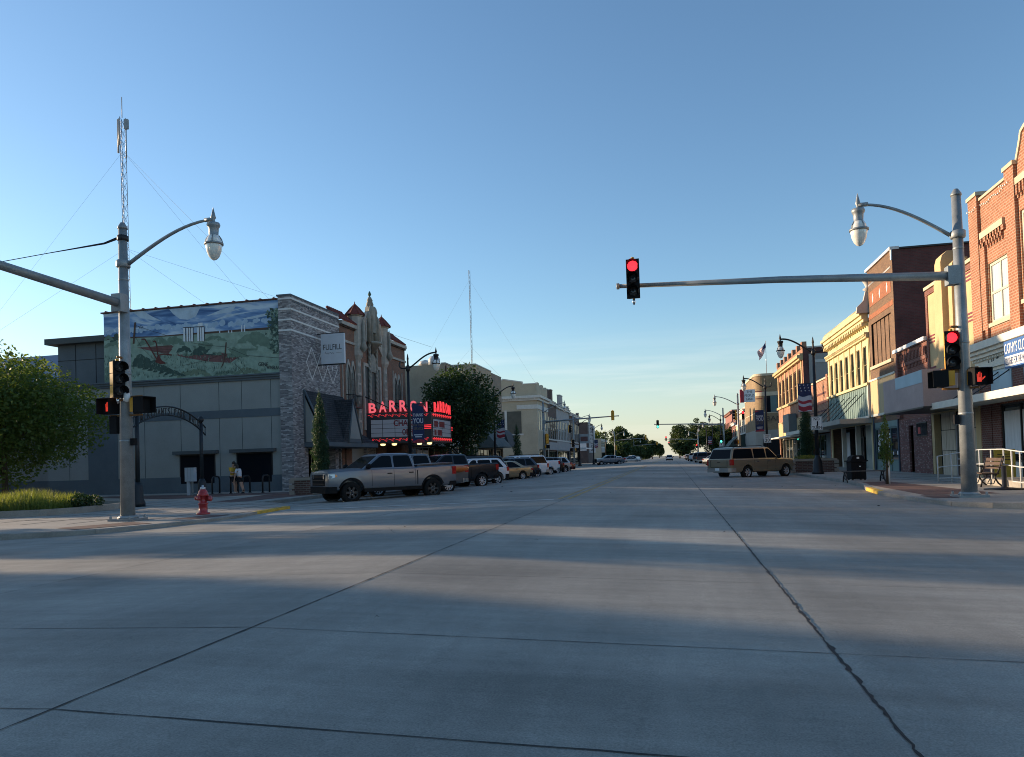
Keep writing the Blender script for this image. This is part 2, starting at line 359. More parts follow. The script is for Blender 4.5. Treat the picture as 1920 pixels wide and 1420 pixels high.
# ------------------------------------------------------------------ buildings
XL, XR = -21.4, 13.0
class Bld:
    """a street-front building; u runs along the street, z up, d out from the facade towards the street"""
    def __init__(s, side, u0, u1, h, name, label, X=None, group=None, cat='building'):
        s.X = X if X is not None else (XL if side == 'L' else XR); s.sg = 1 if side == 'L' else -1
        s.u0, s.u1, s.h = u0, u1, h; s.base = V((s.X, (u0 + u1) / 2, .15)); s.root = thing(name, label, cat, s.base, 0, group)
    def mb(s, m=None): q = MB(m); q.M = MX.Translation(-s.base); return q
    def p(s, u, z, d): return (s.X + s.sg * d, u, z)
    def box(s, m, u0, u1, z0, z1, d0, d1): a, b_ = sorted((s.X + s.sg * d0, s.X + s.sg * d1)); return m.box(a, b_, u0, u1, z0, z1)
    def slab(s, name, mat, *a, parent=None):
        if len(a) <= 5:
            for q in a: m = s.mb(mat); s.box(m, *q); o = m.build(name, parent or s.root)
            return o
        m = s.mb(mat); [s.box(m, *q) for q in a]; return m.build(name, parent or s.root)
    def wall(s, mat, holes=(), depth=14, side=None, u0=None, u1=None, z0=.1, z1=None, rev=.08, name='wall', roof=None, revm=None):
        u0 = s.u0 if u0 is None else u0; u1 = s.u1 if u1 is None else u1; z1 = s.h if z1 is None else z1
        m = s.mb(mat); us = sorted({u0, u1, *[q for h in holes for q in h[:2]]}); zs = sorted({z0, z1, *[q for h in holes for q in h[2:4]]})
        for i in range(len(us) - 1):
            for k in range(len(zs) - 1):
                a, b_, c_, d_ = us[i], us[i + 1], zs[k], zs[k + 1]; mu, mz = (a + b_) / 2, (c_ + d_) / 2
                if any(h[0] < mu < h[1] and h[2] < mz < h[3] for h in holes): continue
                m.poly([s.p(a, c_, 0), s.p(b_, c_, 0), s.p(b_, d_, 0), s.p(a, d_, 0)])
        if revm: m.use(revm)
        for a, b_, c_, d_ in [h[:4] for h in holes]:
            for e in (((a, c_), (a, d_)), ((b_, c_), (b_, d_)), ((a, c_), (b_, c_)), ((a, d_), (b_, d_))):
                m.poly([s.p(*e[0], 0), s.p(*e[1], 0), s.p(*e[1], -rev), s.p(*e[0], -rev)])
        m.use(side or mat)
        for u in (u0, u1): m.poly([s.p(u, z0, 0), s.p(u, z0, -depth), s.p(u, z1, -depth), s.p(u, z1, 0)])
        m.poly([s.p(u0, z0, -depth), s.p(u1, z0, -depth), s.p(u1, z1, -depth), s.p(u0, z1, -depth)])
        m.use(roof or ROOF); m.poly([s.p(u0, z1 - .02, 0), s.p(u1, z1 - .02, 0), s.p(u1, z1 - .02, -depth), s.p(u0, z1 - .02, -depth)])
        return m.build(name, s.root)
    def window(s, u0, u1, z0, z1, fm, d=-.025, nu=1, nz=2, fw=.07, pane=None, name='window', sill=None, blind=None):
        m = s.mb(fm); t = .06
        for a in (u0, u1 - fw): s.box(m, a, a + fw, z0, z1, d - t, d)
        for k in range(1, nu): c_ = u0 + (u1 - u0) * k / nu; s.box(m, c_ - fw * .35, c_ + fw * .35, z0 + fw, z1 - fw, d - t, d - .005)
        for c_ in (z0, z1 - fw): s.box(m, u0 + fw, u1 - fw, c_, c_ + fw, d - t, d)
        for k in range(1, nz): c_ = z0 + (z1 - z0) * k / nz; s.box(m, u0 + fw, u1 - fw, c_ - fw * .45, c_ + fw * .45, d - t, d - .002)
        w = m.build(name, s.root)
        g = s.mb(pane or GLASS); g.poly([s.p(u0 + .02, z0 + .02, d - .045), s.p(u1 - .02, z0 + .02, d - .045), s.p(u1 - .02, z1 - .02, d - .045), s.p(u0 + .02, z1 - .02, d - .045)]); g.build('pane', w)
        if sill: q = s.mb(sill); s.box(q, u0 - .1, u1 + .1, z0 - .16, z0 - .003, d - .02, .07); q.build('sill', w)
        if blind:
            q = s.mb(blind); s.box(q, u0 + .05, u1 - .05, z0 + (z1 - z0) * .45, z1 - .08, d - .04, d - .03); q.build('blind', w)
        return w
    def shop(s, u0, u1, z0, z1, fm, n=3, door=None, d=-.25, base=.45, basem=None, curtain=None):
        """storefront: base panel, framed display panes, an optional door bay"""
        m = s.mb(fm); fw = .07; us = [u0 + (u1 - u0) * k / n for k in range(n + 1)]
        for u in us: s.box(m, u - fw / 2, u + fw / 2, z0, z1, d - .08, d + .02)
        s.box(m, u0, u1, z1 - fw, z1 + .02, d - .08, d + .015); s.box(m, u0, u1, z0 + base - .05, z0 + base, d - .08, d + .012)
        f = m.build('storefront', s.root)
        b_ = s.mb(basem or fm); s.box(b_, u0, u1, z0, z0 + base - .05, d - .1, d - .01); b_.build('base_panel', f)
        for k in range(n):
            g = s.mb(GLASS); g.poly([s.p(us[k] + .03, z0 + base, d - .03), s.p(us[k + 1] - .03, z0 + base, d - .03), s.p(us[k + 1] - .03, z1 - .06, d - .03), s.p(us[k] + .03, z1 - .06, d - .03)]); g.build('pane', f)
        if curtain:
            for k in curtain:
                q = s.mb(pm('net_curtain', (.66, .67, .66), .9, var=.2, scale=3, stretch=(1, 8, .3))); s.box(q, us[k] + .08, us[k + 1] - .08, z0 + base + .25, z1 - .3, d - .028, d - .02); q.build('curtain', f)
        if door:
            a, b_ = door; q = s.mb(fm)
            for u in (a, b_ - .09): s.box(q, u, u + .09, z0, z0 + 2.3, d + .025, d + .07)
            s.box(q, a + .09, b_ - .09, z0 + 2.2, z0 + 2.3, d + .025, d + .07); s.box(q, a + .09, b_ - .09, z0, z0 + .25, d + .025, d + .07)
            dr = q.build('door', s.root); q = s.mb(DGLASS); s.box(q, a + .09, b_ - .09, z0 + .25, z0 + 2.2, d + .03, d + .05); q.build('pane', dr)
            q = s.mb(CHROME); s.box(q, a + .14, a + .17, z0 + .95, z0 + 1.25, d + .07, d + .11); q.build('handle', dr)
        return f
ROOF = pm('roof_felt', (.09, .09, .09), .9)
GREYST = pm('grey_stucco', (.255, .262, .248), .9, 0, .07, .8, .05)
DARKST = pm('dark_grey_stucco', (.095, .115, .13), .85, 0, .1, .8, .05)
GREYBR = brick('grey_variegated_brick', (.13, .12, .125), (.46, .44, .43), (.2, .19, .19), .26, .075, .85, .12, .010, -.12)
WHITEST = pm('white_stone', (.62, .62, .6), .7, 0, .08, 3)
SHING = brick('charcoal_shingle', (.030, .034, .040), (.05, .054, .06), (.01, .011, .012), .3, .14, .9, .2)
BRKTRIM = pm('bronze_frame', (.03, .03, .03), .4, .3, .1, 3)
CREAMF = pm('cream_frame', (.55, .5, .38), .6, 0, .08, 3)

# --- corner shop of grey brick and stucco, mural on its flank
YW = 39.86
b = Bld('L', 39.7, 46.15, 11.52, 'corner_shop', 'grey corner shop with a mural on its flank and white diamonds on its brick front')
b.wall(GREYBR, [(41.0, 46.0, .12, 3.0)], depth=.8, side=GREYBR, rev=.8)
m = b.mb(GREYST); m.box(-38.4, -22.2, YW, 56, .1, 6.95); m.use(DARKST); m.box(-34.15, -22.2, YW + .01, 56, 6.95, 11.2); m.build('stucco_wall', b.root)
m = b.mb(DARKST); m.box(-38.4, -22.21, YW - .03, YW - .001, .1, 1.1); m.box(-33.2, -22.21, YW - .03, YW - .001, 4.55, 5.02); m.box(-35.4, -33.3, YW - .03, YW - .001, 1.1, 5.6)
m.build('dark_bands', b.root)
m = b.mb(pm('stucco_joint', (.05, .054, .054), .9))
for x in (-36.8, -31.4, -28.9, -26.3, -24.8, -22.9): m.box(x, x + .03, YW - .004, YW - .0005, 1.1, 6.8)
m.build('stucco_joint', b.root)
m = b.mb(DARKST)
for z0, z1, dd in ((6.72, 6.85, .1), (6.85, 6.98, .18), (6.98, 7.06, .26)): m.box(-38.6, -22.21, YW - dd, YW - .001, z0, z1)
m.build('ledge', b.root)
for a, c_ in ((-29.0, -26.6), (-25.2, -22.85)):
    m = b.mb(BRKTRIM); m.box(a, c_, YW - .025, YW - .002, .62, 2.45); w = m.build('window', b.root)
    m = b.mb(DGLASS); m.poly([(a + .07, YW - .032, .7), (c_ - .07, YW - .032, .7), (c_ - .07, YW - .032, 2.38), (a + .07, YW - .032, 2.38)]); m.build('pane', w)
    m = b.mb(pm('window_hood', (.07, .08, .085), .7)); m.box(a - .3, c_ + .25, YW - .3, YW - .004, 2.46, 2.66); m.build('hood', w)
m = b.mb(DARKST); m.box(-22.3, -21.38, 39.68, 46.17, 11.521, 11.62); m.box(-22.5, -22.2, 40, 46.15, 11.1, 11.5); m.build('coping', b.root)
m = b.mb(WHITEST)
for z in (11.36, 10.74, 10.12, 9.5):
    b.box(m, 39.68, 46.16, z - .05, z + .05, -.8, .025)
m.build('white_stripes', b.root)
m = b.mb(DARKST)
for k in range(26): b.box(m, 39.95 + k * .24, 40.07 + k * .24, 11.16, 11.27, .0, .03)
m.build('dentils', b.root)
m = b.mb(WHITEST)
for c_ in (42.17, 43.6, 45.03):
    pts = [(c_, 8.82), (c_ + .72, 7.83), (c_, 6.84), (c_ - .72, 7.83)]
    for i in range(4):
        (a, e), (f, g_) = pts[i], pts[(i + 1) % 4]; d = V((f - a, g_ - e)).normalized(); q = V((-d.y, d.x)) * .036
        m.poly([b.p(a - q.x, e - q.y, .012 + .002 * i), b.p(f - q.x, g_ - q.y, .012 + .002 * i), b.p(f + q.x, g_ + q.y, .012 + .002 * i), b.p(a + q.x, e + q.y, .012 + .002 * i)])
    m.poly([b.p(c_, 8.05, .012), b.p(c_ + .07, 7.83, .012), b.p(c_, 7.6, .012), b.p(c_ - .07, 7.83, .012)])
m.build('diamonds', b.root)
# shingled awning with a pointed dormer
m = b.mb(SHING); pr = [(0, 6.1), (1.5, 2.95), (1.5, 2.72), (0, 2.72)]
m.poly([b.p(41.05, 6.1, .01), b.p(46.6, 6.1, .01), b.p(46.6, 2.95, 1.5), b.p(41.05, 2.95, 1.5)]); m.build('awning', b.root)
aw = b.root.children[-1]
m = b.mb(GREYST); m.poly([b.p(41.05, 5.7, .05), b.p(41.05, 2.98, .05), b.p(41.05, 2.98, 1.32)]); m.build('end_panel', aw); m = b.mb(GREYST); m.poly([b.p(46.6, 6.1, .01), b.p(46.6, 2.95, .01), b.p(46.6, 2.95, 1.5)]); m.build('end_panel', aw)
m = b.mb(DARKST); b.box(m, 41.0, 48.6, 2.68, 2.95, 1.42, 1.56); b.box(m, 40.98, 41.12, 2.68, 2.95, 0, 1.42); b.box(m, 41.1, 48.5, 2.66, 2.7, .0, 1.42)
m.tube([b.p(41.03, 6.12, .03), b.p(41.03, 2.95, 1.53)], .07, 6); m.tube([b.p(41.03, 6.12, .04), b.p(41.03, 2.9, .04)], .06, 6); m.build('fascia', aw)
m = b.mb(SHING); pk, bl, br_ = (44.75, 5.75, 1.5), (43.7, 2.96, 1.62), (45.85, 2.96, 1.62)
m.poly([b.p(*pk), b.p(*bl), b.p(43.3, 2.96, 1.4), b.p(44.75, 5.75, .15)]); m.poly([b.p(*pk), b.p(*br_), b.p(46.2, 2.96, 1.4), b.p(44.75, 5.75, .15)]); dm = m.build('dormer', aw)
m = b.mb(GREYST); m.poly([b.p(44.75, 5.4, 1.51), b.p(43.95, 3.2, 1.6), b.p(45.6, 3.2, 1.6)]); m.use(DARKST); m.poly([b.p(44.75, 5.7, 1.495), b.p(43.72, 2.96, 1.59), b.p(45.83, 2.96, 1.59)])
m.tube([b.p(*bl), b.p(*pk), b.p(*br_)], .06, 6)
m.build('gable', aw)
m = b.mb(SHING); m.poly([b.p(46.61, 4.3, .02), b.p(48.6, 3.0, .02), b.p(48.6, 2.96, 1.5), b.p(46.61, 2.96, 1.52)]); m.poly([b.p(46.61, 4.3, .02), b.p(46.61, 2.96, 1.5), b.p(48.5, 2.96, 1.5)]); m.build('side_roof', aw)
b.slab('pillar', GREYBR, *[(u, u + .5, .15, 2.9, -.5, -.02) for u in (41.0, 43.2, 45.2)])
b.shop(41.5, 45.2, .15, 2.7, CREAMF, 4, (43.8, 44.8), -.79, .6, GREYBR)
# mural: flat painted shapes a few millimetres thick, laid over one another
mur = thing('mural', 'painted prairie mural with grain silos, plough and fence posts above the dark ledge', 'mural', (-28.2, YW - .002, 7.1))
def MP(cx, cy, k):
    t0 = 140 - 10 * min(1, (cx - 55) / 545) - max(0, cx - 600) * .0545; b0 = 806 - (cx - 55) * .030
    return (-34.13 + 11.93 * (cx - 55) / 1770 + 28.2, -.012 - k * .0022 + .002, 7.08 + 4.28 * (1 - (cy - t0) / (b0 - t0)) - 7.1)
msky = bpy.data.materials.new('mural_sky'); msky.use_nodes = True; _n = msky.node_tree; _b = _n.nodes['Principled BSDF']
_t = nd(_n, 'ShaderNodeTexCoord'); _m = nd(_n, 'ShaderNodeMapping'); _m.inputs['Scale'].default_value = (.13, 1, .62); _m.inputs['Rotation'].default_value = (0, .12, 0); _n.links.new(_t.outputs['Object'], _m.inputs[0])
_w = nd(_n, 'ShaderNodeTexNoise', Scale=2.2, Detail=3.0, Distortion=1.6); _n.links.new(_m.outputs[0], _w.inputs['Vector'])
_r = nd(_n, 'ShaderNodeValToRGB'); _n.links.new(_w.outputs[0], _r.inputs[0]); _e = _r.color_ramp.elements
_e[0].position = .34; _e[0].color = (.05, .12, .26, 1); _e[1].position = .62; _e[1].color = (.50, .60, .68, 1); _x = _e.new(.48); _x.color = (.16, .29, .50, 1)
_n.links.new(_r.outputs[0], _b.inputs['Base Color']); _b.inputs['Roughness'].default_value = .8
m = MB(msky); m.poly([MP(55, 142, 0), MP(1824, 65, 0), MP(1824, 420, 0), MP(55, 420, 0)]); m.build('painted_sky', mur)
PG = [pm('mural_green_%s' % n_, c_, .85, 0, .22, 2.5, .1) for n_, c_ in (('pale', (.235, .32, .255)), ('mid', (.13, .195, .145)), ('deep', (.045, .08, .066)), ('olive', (.145, .19, .13)))]
PR = pm('mural_red_earth', (.16, .075, .07), .85, 0, .25, 2.5); PB = pm('mural_brown', (.09, .055, .04), .85, 0, .2, 3); PW = pm('mural_white', (.62, .66, .68), .85, 0, .1, 2); PK = pm('mural_dark', (.03, .025, .03), .85)
PC = pm('mural_cloud', (.34, .46, .58), .85, 0, .15, 2); PRR = pm('mural_rust', (.11, .03, .024), .8, 0, .2, 4)
mr = random.Random(8)
def mpoly(pts, k, mat, mb_): mb_.use(mat); mb_.poly([MP(x, y, k) for x, y in pts])
KB = [0]
def bush(x0, x1, ytop, ybot, k, mat, mb_):
    """a clump of rounded leafy brush dabs with a flat foot"""
    mb_.use(mat); h, w = ybot - ytop, x1 - x0
    for i in range(26):
        f = (i + .5) / 26; e = sin(pi * f) ** .6; r = h * mr.uniform(.14, .26); x = x0 + w * f; y = ybot - (h * e - r) * mr.random() ** .5; KB[0] += 1
        q = [min(1820, max(58, x + r * 1.25 * mr.uniform(.75, 1.15) * cos(t * .5236))) for t in range(12)]
        mb_.poly([MP(q[t], min(ybot, y + r * mr.uniform(.75, 1.15) * sin(t * .5236)), k + .02 * i) for t in range(12)])
def cloud(x, y, r, k, mb_):
    mb_.use(PC)
    for q in range(5):
        a, c_, rr = x + mr.uniform(-1, 1) * r, y + mr.uniform(-.5, .3) * r, r * mr.uniform(.35, .7)
        KB[0] += 1; mb_.poly([MP(max(57, a + rr * cos(t * .7)), c_ + rr * sin(t * .7), k - .6 + .012 * (KB[0] % 150)) for t in range(9)])
m = MB(PC)
for x in range(60, 1800, 62): cloud(x + mr.uniform(-20, 20), 335 - (x - 55) * .035 + mr.uniform(-25, 10), 34, 1, m)
m.use(pm('mural_swoop', (.42, .52, .60), .85, 0, .15, 2))
for pts in ([(365, 140), (470, 132), (560, 190), (660, 238), (560, 225), (440, 200)], [(740, 130), (1060, 108), (1010, 200), (930, 232), (850, 225), (780, 175)],
            [(1100, 205), (1250, 150), (1420, 100), (1380, 150), (1560, 110), (1330, 175), (1190, 190)], [(1150, 255), (1330, 190), (1600, 165), (1380, 205), (1230, 240)], [(1440, 240), (1700, 190), (1800, 165), (1700, 215), (1560, 240)], [(430, 225), (530, 248), (440, 240)]):
    m.poly([MP(x, y, 2) for x, y in pts])
m.build('painted_clouds', mur)
m = MB(); mpoly([(55, 360), (250, 372), (600, 380), (1100, 352), (1824, 318), (1824, 470), (1100, 500), (55, 480)], 3, PB, m)
mpoly([(55, 395), (380, 388), (620, 388), (1000, 374), (1824, 342), (1824, 768), (55, 806)], 4, PG[0], m)
mpoly([(400, 480), (760, 468), (830, 560), (1250, 550), (1440, 590), (1340, 650), (1100, 630), (900, 590), (780, 560), (560, 520)], 5, PR, m)
m.use(PB)
for k in range(6): m.poly([MP(520 + k * 12, 478 + k * 15, 6), MP(780 + k * 10, 476 + k * 15, 6), MP(780 + k * 10, 480 + k * 15, 6), MP(520 + k * 12, 483 + k * 15, 6)])
for x0, x1, a, e, mt in ((60, 150, 345, 400, 1), (140, 260, 330, 420, 2), (60, 260, 400, 470, 1), (420, 560, 395, 465, 1), (540, 720, 385, 460, 1), (690, 880, 375, 470, 1), (1090, 1300, 385, 440, 1), (1260, 1480, 360, 450, 0), (1440, 1720, 340, 470, 1),
                         (760, 1000, 420, 560, 0), (820, 950, 470, 540, 2), (900, 1240, 440, 575, 1), (960, 1180, 480, 570, 2), (1120, 1330, 470, 560, 0), (1300, 1560, 400, 520, 0), (1340, 1480, 440, 600, 1), (1480, 1800, 390, 540, 1), (1520, 1700, 430, 560, 0)):
    bush(x0, x1, a, e, 7 + mr.random() * 2, PG[mt], m)
[bush(370 + k * 52, 500 + k * 56, 540 + k * 26, 660 + k * 15, 9.3 + k * .01, PG[2], m) for k in range(8)]; [bush(60 + k * 40, 170 + k * 40, 640 + k * 20, 800, 9.3, PG[1 + k % 2], m) for k in range(4)]
bush(820, 1150, 690, 775, 9.4, PG[3], m); bush(1180, 1420, 715, 768, 9.4, PG[1], m); bush(1380, 1640, 690, 765, 9.5, PG[3], m)
for k in range(560):
    x, y = mr.uniform(60, 1700), mr.uniform(560, 790)
    if x > 1500 and y < 700: continue
    m.use(PG[mr.choice((0, 1, 2, 2, 3))]); l = mr.uniform(16, 40); q = mr.uniform(-14, 14); y = min(y, 780 - (x - 55) * .025)
    m.poly([MP(x - 3, y, 9.8), MP(x + 3, y, 9.8), MP(x + q, y - l, 9.8)])
m.build('painted_prairie', mur)
m = MB(PW)
for x in (880, 912, 936, 958, 1020, 1046, 1068): m.poly([MP(x, 310, 11), MP(x + 20, 310, 11), MP(x + 20, 440, 11), MP(x, 436, 11)])
m.poly([MP(1030, 265, 11), MP(1076, 263, 11), MP(1076, 302, 11), MP(1030, 304, 11)])
for x in (1455, 1482): m.poly([MP(x, 298, 11), MP(x + 12, 297, 11), MP(x + 12, 360, 11), MP(x, 362, 11)])
for x in (1238, 1326, 1356): m.poly([MP(x, 345, 11), MP(x + 12, 345, 11), MP(x + 12, 366, 11), MP(x, 366, 11)])
m.use(PK)
for x in (904, 930, 952, 978, 1042, 1064, 1090): m.poly([MP(x, 306, 11.5), MP(x + 5, 306, 11.5), MP(x + 5, 440, 11.5), MP(x, 440, 11.5)])
m.poly([MP(876, 304, 11.5), MP(1095, 296, 11.5), MP(1095, 301, 11.5), MP(876, 310, 11.5)])
m.build('painted_silos', mur)
m = MB(PB)
m.poly([MP(380, 240, 12), MP(398, 238, 12), MP(378, 440, 12), MP(358, 445, 12)]); m.poly([MP(1300, 455, 12), MP(1312, 455, 12), MP(1302, 570, 12), MP(1272, 670, 12), MP(1240, 708, 12), MP(1278, 630, 12)])
m.use(PRR)
def stroke(pts, w, k):
    for i in range(len(pts) - 1):
        (a, e), (f, g_) = pts[i], pts[i + 1]; d = V((f - a, g_ - e)).normalized() * w; m.poly([MP(a - d.y, e + d.x, k), MP(f - d.y, g_ + d.x, k), MP(f + d.y, g_ - d.x, k), MP(a + d.y, e - d.x, k)])
stroke([(450, 402), (485, 402), (520, 455), (570, 540), (606, 598)], 6, 12.2); stroke([(570, 432), (592, 424), (604, 450), (612, 520), (618, 560)], 6, 12.3); stroke([(606, 598), (625, 560), (680, 550), (760, 562)], 6, 12.4)
m.poly([MP(600, 598, 12.5), MP(630, 560, 12.5), (MP(655, 610, 12.5)), MP(705, 638, 12.5), MP(640, 645, 12.5), MP(585, 622, 12.5)])
m.use(PK); stroke([(398, 270), (560, 330), (720, 378)], 1.4, 12.6); stroke([(390, 380), (450, 480), (600, 620)], 1.2, 12.6); stroke([(960, 450), (1120, 480), (1305, 498), (1500, 585), (1824, 618)], 1.4, 12.6); stroke([(860, 665), (1060, 630), (1300, 560)], 1.2, 12.6); stroke([(420, 280), (450, 300), (470, 285), (445, 270), (430, 300)], 1.3, 12.7); stroke([(1370, 640), (1480, 762)], 1.2, 12.7)
m.build('painted_plough_and_posts', mur)
m = MB(PG[2])
for k in range(330):
    f = mr.random(); x, y = 1824 - abs(mr.gauss(0, 55)) * (1.1 - .5 * f) - 3, 150 + f * 420; s_ = mr.uniform(9, 20); a = mr.uniform(0, 6)
    if x < 1690: continue
    m.use(PG[mr.choice((2, 2, 2, 1, 0))]); m.poly([MP(min(1822, x + s_ * cos(a)), y + s_ * sin(a), 13 + .002 * k), MP(min(1822, x + s_ * cos(a + 2)), y + s_ * sin(a + 2), 13 + .002 * k), MP(min(1822, x + s_ * cos(a + 4)), y + s_ * sin(a + 4), 13 + .002 * k)])
m.build('painted_tree', mur)
m = MB(PK)
for t_, cx, cy, h_, w_ in (('GENE', 1660, 690, .22, .62), ('WINELAND', 1765, 722, .2, 1.0)):
    o = MP(cx, cy, 14); m.text(t_, o, (1, 0, -.08), (0.08, 0, 1), h_, w_)
m.build('lettering', mur)
tb = b.mb(pm('terracotta_coping', (.10, .045, .035), .8, 0, .2, 4)); tb.box(-34.3, -22.25, YW - .08, YW + .3, 11.37, 11.45)
for k in range(14): tb.lathe([(.0, -.1), (.12, -.1), (.12, .1), (0, .1)], (-34 + k * .88, YW + .1, 11.42), 8, 'y')
m = b.mb(DARKST); m.box(-34.15, -22.25, YW + .0, YW + .3, 11.2, 11.37); m.build('parapet', b.root)
tb.build('tile_coping', b.root)
# dark annex behind the corner shop
an = Bld('L', 40.6, 60, 10.1, 'annex_building', 'dark blue grey annex with overhanging flat roof left of the mural')
m = an.mb(DARKST); m.box(-38.2, -34.2, 40.6, 60, 7.0, 9.75); m.box(-38.3, -34.2, 40.62, 60, .1, 7.0); m.box(-62, -38.31, 40.9, 60, .1, 1.1); m.use(GREYST); m.box(-62, -38.31, 40.95, 60, 1.1, 5.2); m.build('wall', an.root)
m = an.mb(pm('annex_joint', (.02, .024, .028), .9)); [m.box(x, x + .03, 40.58, 40.599, 7.06, 9.7) for x in (-36.9, -35.4)]; m.box(-38.2, -34.2, 40.58, 40.598, 8.72, 8.75); m.build('wall_joint', an.root)
m = an.mb(pm('annex_fascia', (.05, .06, .06), .6)); m.box(-38.75, -34.18, 40.1, 60.2, 9.75, 10.12); m.build('roof', an.root)
bm = Bld('L', 58, 80, 13.2, 'metal_shed', 'blue metal shed wall showing above the tree at left')
m = bm.mb(pm('blue_metal', (.16, .24, .38), .6, .1, .06, .5)); m.box(-75, -46, 62, 82, .1, 13.2); m.build('wall', bm.root)
m = bm.mb(brick('shed_brick', (.2, .12, .08), (.14, .09, .07), (.2, .18, .16))); m.box(-60, -42, 55, 61.9, .1, 9.4); m.build('brick_extension', bm.root)
# projecting sign
sg = thing('hanging_sign', 'white square shop sign reading FULFILL projecting from grey brick', 'sign', (-20.4, 43.0, 8.8))
m = MB(pm('sign_white', (.55, .58, .62), .5, 0, .05, 2)); m.M = MX.Translation((20.4, -43.0, -8.8)); m.box(-21.12, -19.58, 42.9, 43.1, 7.85, 9.72); m.build('panel', sg)
m = MB(BLACKM); m.M = MX.Translation((20.4, -43.0, -8.8)); m.box(-21.45, -19.6, 42.97, 43.03, 9.722, 9.78); m.box(-21.45, -19.6, 42.97, 43.03, 7.78, 7.848); m.build('bracket', sg)
m = MB(pm('sign_ink', (.03, .03, .035), .6)); m.M = MX.Translation((20.4, -43.0, -8.8)); m.text('FULFILL', (-20.35, 42.895, 8.72), (1, 0, 0), (0, 0, 1), .34, 1.22)
m.tube([(-20.85 + k * .035, 42.897, 8.5 + .055 * sin(k * 1.9) + (.06 if k in (1, 9, 10) else 0)) for k in range(18)], .008, 4); m.box(-20.1, -19.72, 42.892, 42.9, 8.52, 8.53); m.build('lettering', sg)
# ------------------------------------------------------------------ theatre
THBR = brick('theatre_brick', (.25, .12, .075), (.17, .085, .06), (.17, .125, .1), .22, .075)
TERRA = pm('pale_terracotta', (.36, .33, .285), .7, 0, .22, 2.5, .1); TERRAD = pm('weathered_terracotta', (.25, .24, .205), .75, 0, .3, 2, .1)
TILE = pm('clay_roof_tile', (.15, .038, .028), .75, 0, .25, 3, .1); NEON = glow('pink_neon', (1, .14, .17), .34); NEONR = glow('red_neon', (1, .05, .06), .42)
WARM = glow('warm_lamp', (1, .74, .32), 1.1); BOARD = pm('marquee_board', (.22, .25, .29), .5, 0, .06, 2, emit=(.55, .6, .72), es=.025)
t = Bld('L', 46.2, 58.7, 11.25, 'theatre', 'brown brick movie theatre with red tiled turrets and a neon marquee')
def arch(u0, u1, z0, zs, zp, n=6):
    um = (u0 + u1) / 2; pts = [(u0, z0), (u1, z0), (u1, zs)]
    for k in range(1, n): f = k / n; pts.append((u1 + (um - u1) * f, zs + (zp - zs) * (1 - (1 - f) ** 1.7)))
    pts.append((um, zp))
    for k in range(n - 1, 0, -1): f = k / n; pts.append((u0 + (um - u0) * f, zs + (zp - zs) * (1 - (1 - f) ** 1.7)))
    return pts + [(u0, zs)]
t.wall(THBR, [(46.6, 58.3, .12, 3.0)], depth=22, rev=1.6)
m = t.mb(TILE)
def tiles(m, u0, u1):
    n = int((u1 - u0) / .3)
    m.poly([t.p(u0, 11.3, .2), t.p(u1, 11.3, .2), t.p(u1, 12.15, -.9), t.p(u0, 12.15, -.9)])
    for k in range(n):
        u = u0 + .15 + k * .3; m.tube([t.p(u, 11.3, .23), t.p(u, 12.17, -.88)], .075, 6, smooth=False); m.tube([t.p(u - .1, 12.2, -.9), t.p(u + .1, 12.2, -.9)], .1, 5)
    m.poly([t.p(u0, 11.26, -.9), t.p(u0, 11.3, .2), t.p(u0, 12.15, -.9)]); m.poly([t.p(u1, 11.26, -.9), t.p(u1, 11.3, .2), t.p(u1, 12.15, -.9)])
tiles(m, 46.25, 48.75); m.build('tile_roof', t.root); m = t.mb(TILE); tiles(m, 54.6, 58.65); m.build('tile_roof', t.root); m = t.mb(TILE); m.lathe([(.6, 11.3), (.6, 12.5), (.4, 12.85), (0, 12.95)], t.p(51.0, 0, -.9), 12); m.build('rear_dome', t.root)
for a, c_ in ((46.22, 48.7), (54.7, 58.7)):
    m = t.mb(TERRA)
    t.box(m, a, c_, 11.0, 11.24, 0, .2)
    t.box(m, a, c_, 9.85, 10.02, 0, .1)
    m.use(PB)
    for k in range(int((c_ - a) / .2)): t.box(m, a + .05 + k * .2, a + .14 + k * .2, 10.88, 10.99, 0, .14)
    m.build('string_course', t.root)
for u in (49.05, 54.0):       # octagonal turrets
    m = t.mb(TERRA); q = m.smooth; m.lathe([(.5, 9.2), (.5, 11.95), (.58, 11.98), (.58, 12.08)], t.p(u, 0, -.1), 8, smooth=False); m.lathe([(.2, 8.6), (.5, 9.2)], t.p(u, 0, -.1), 8, smooth=False); tw = m.build('turret', t.root)
    m = t.mb(TILE); m.lathe([(.74, 12.05), (.36, 12.5), (.05, 12.85), (.02, 13.05)], t.p(u, 0, -.1), 8, smooth=False)
    for k in range(8): a = k * pi / 4; m.tube([(t.X + .74 * cos(a) - .1, u + .74 * sin(a), 12.07), (t.X + .36 * cos(a) - .1, u + .36 * sin(a), 12.52), (t.X - .1, u, 12.88)], .04, 5)
    m.build('cone_roof', tw)
    m = t.mb(TERRA); t.box(m, u - .28, u + .28, 3.6, 8.9, 0, .14); m.use(TERRAD)
    for k in range(7): t.box(m, u - .18, u - .06, 4.0 + k * .66, 4.5 + k * .66, .14, .16); t.box(m, u + .06, u + .18, 4.0 + k * .66, 4.5 + k * .66, .14, .16)
    m.lathe([(0, 9.4), (.3, 9.7), (.12, 10.2), (.1, 11.4), (0, 11.9)], t.p(u, 0, .5), 6); m.build('pilaster', tw)
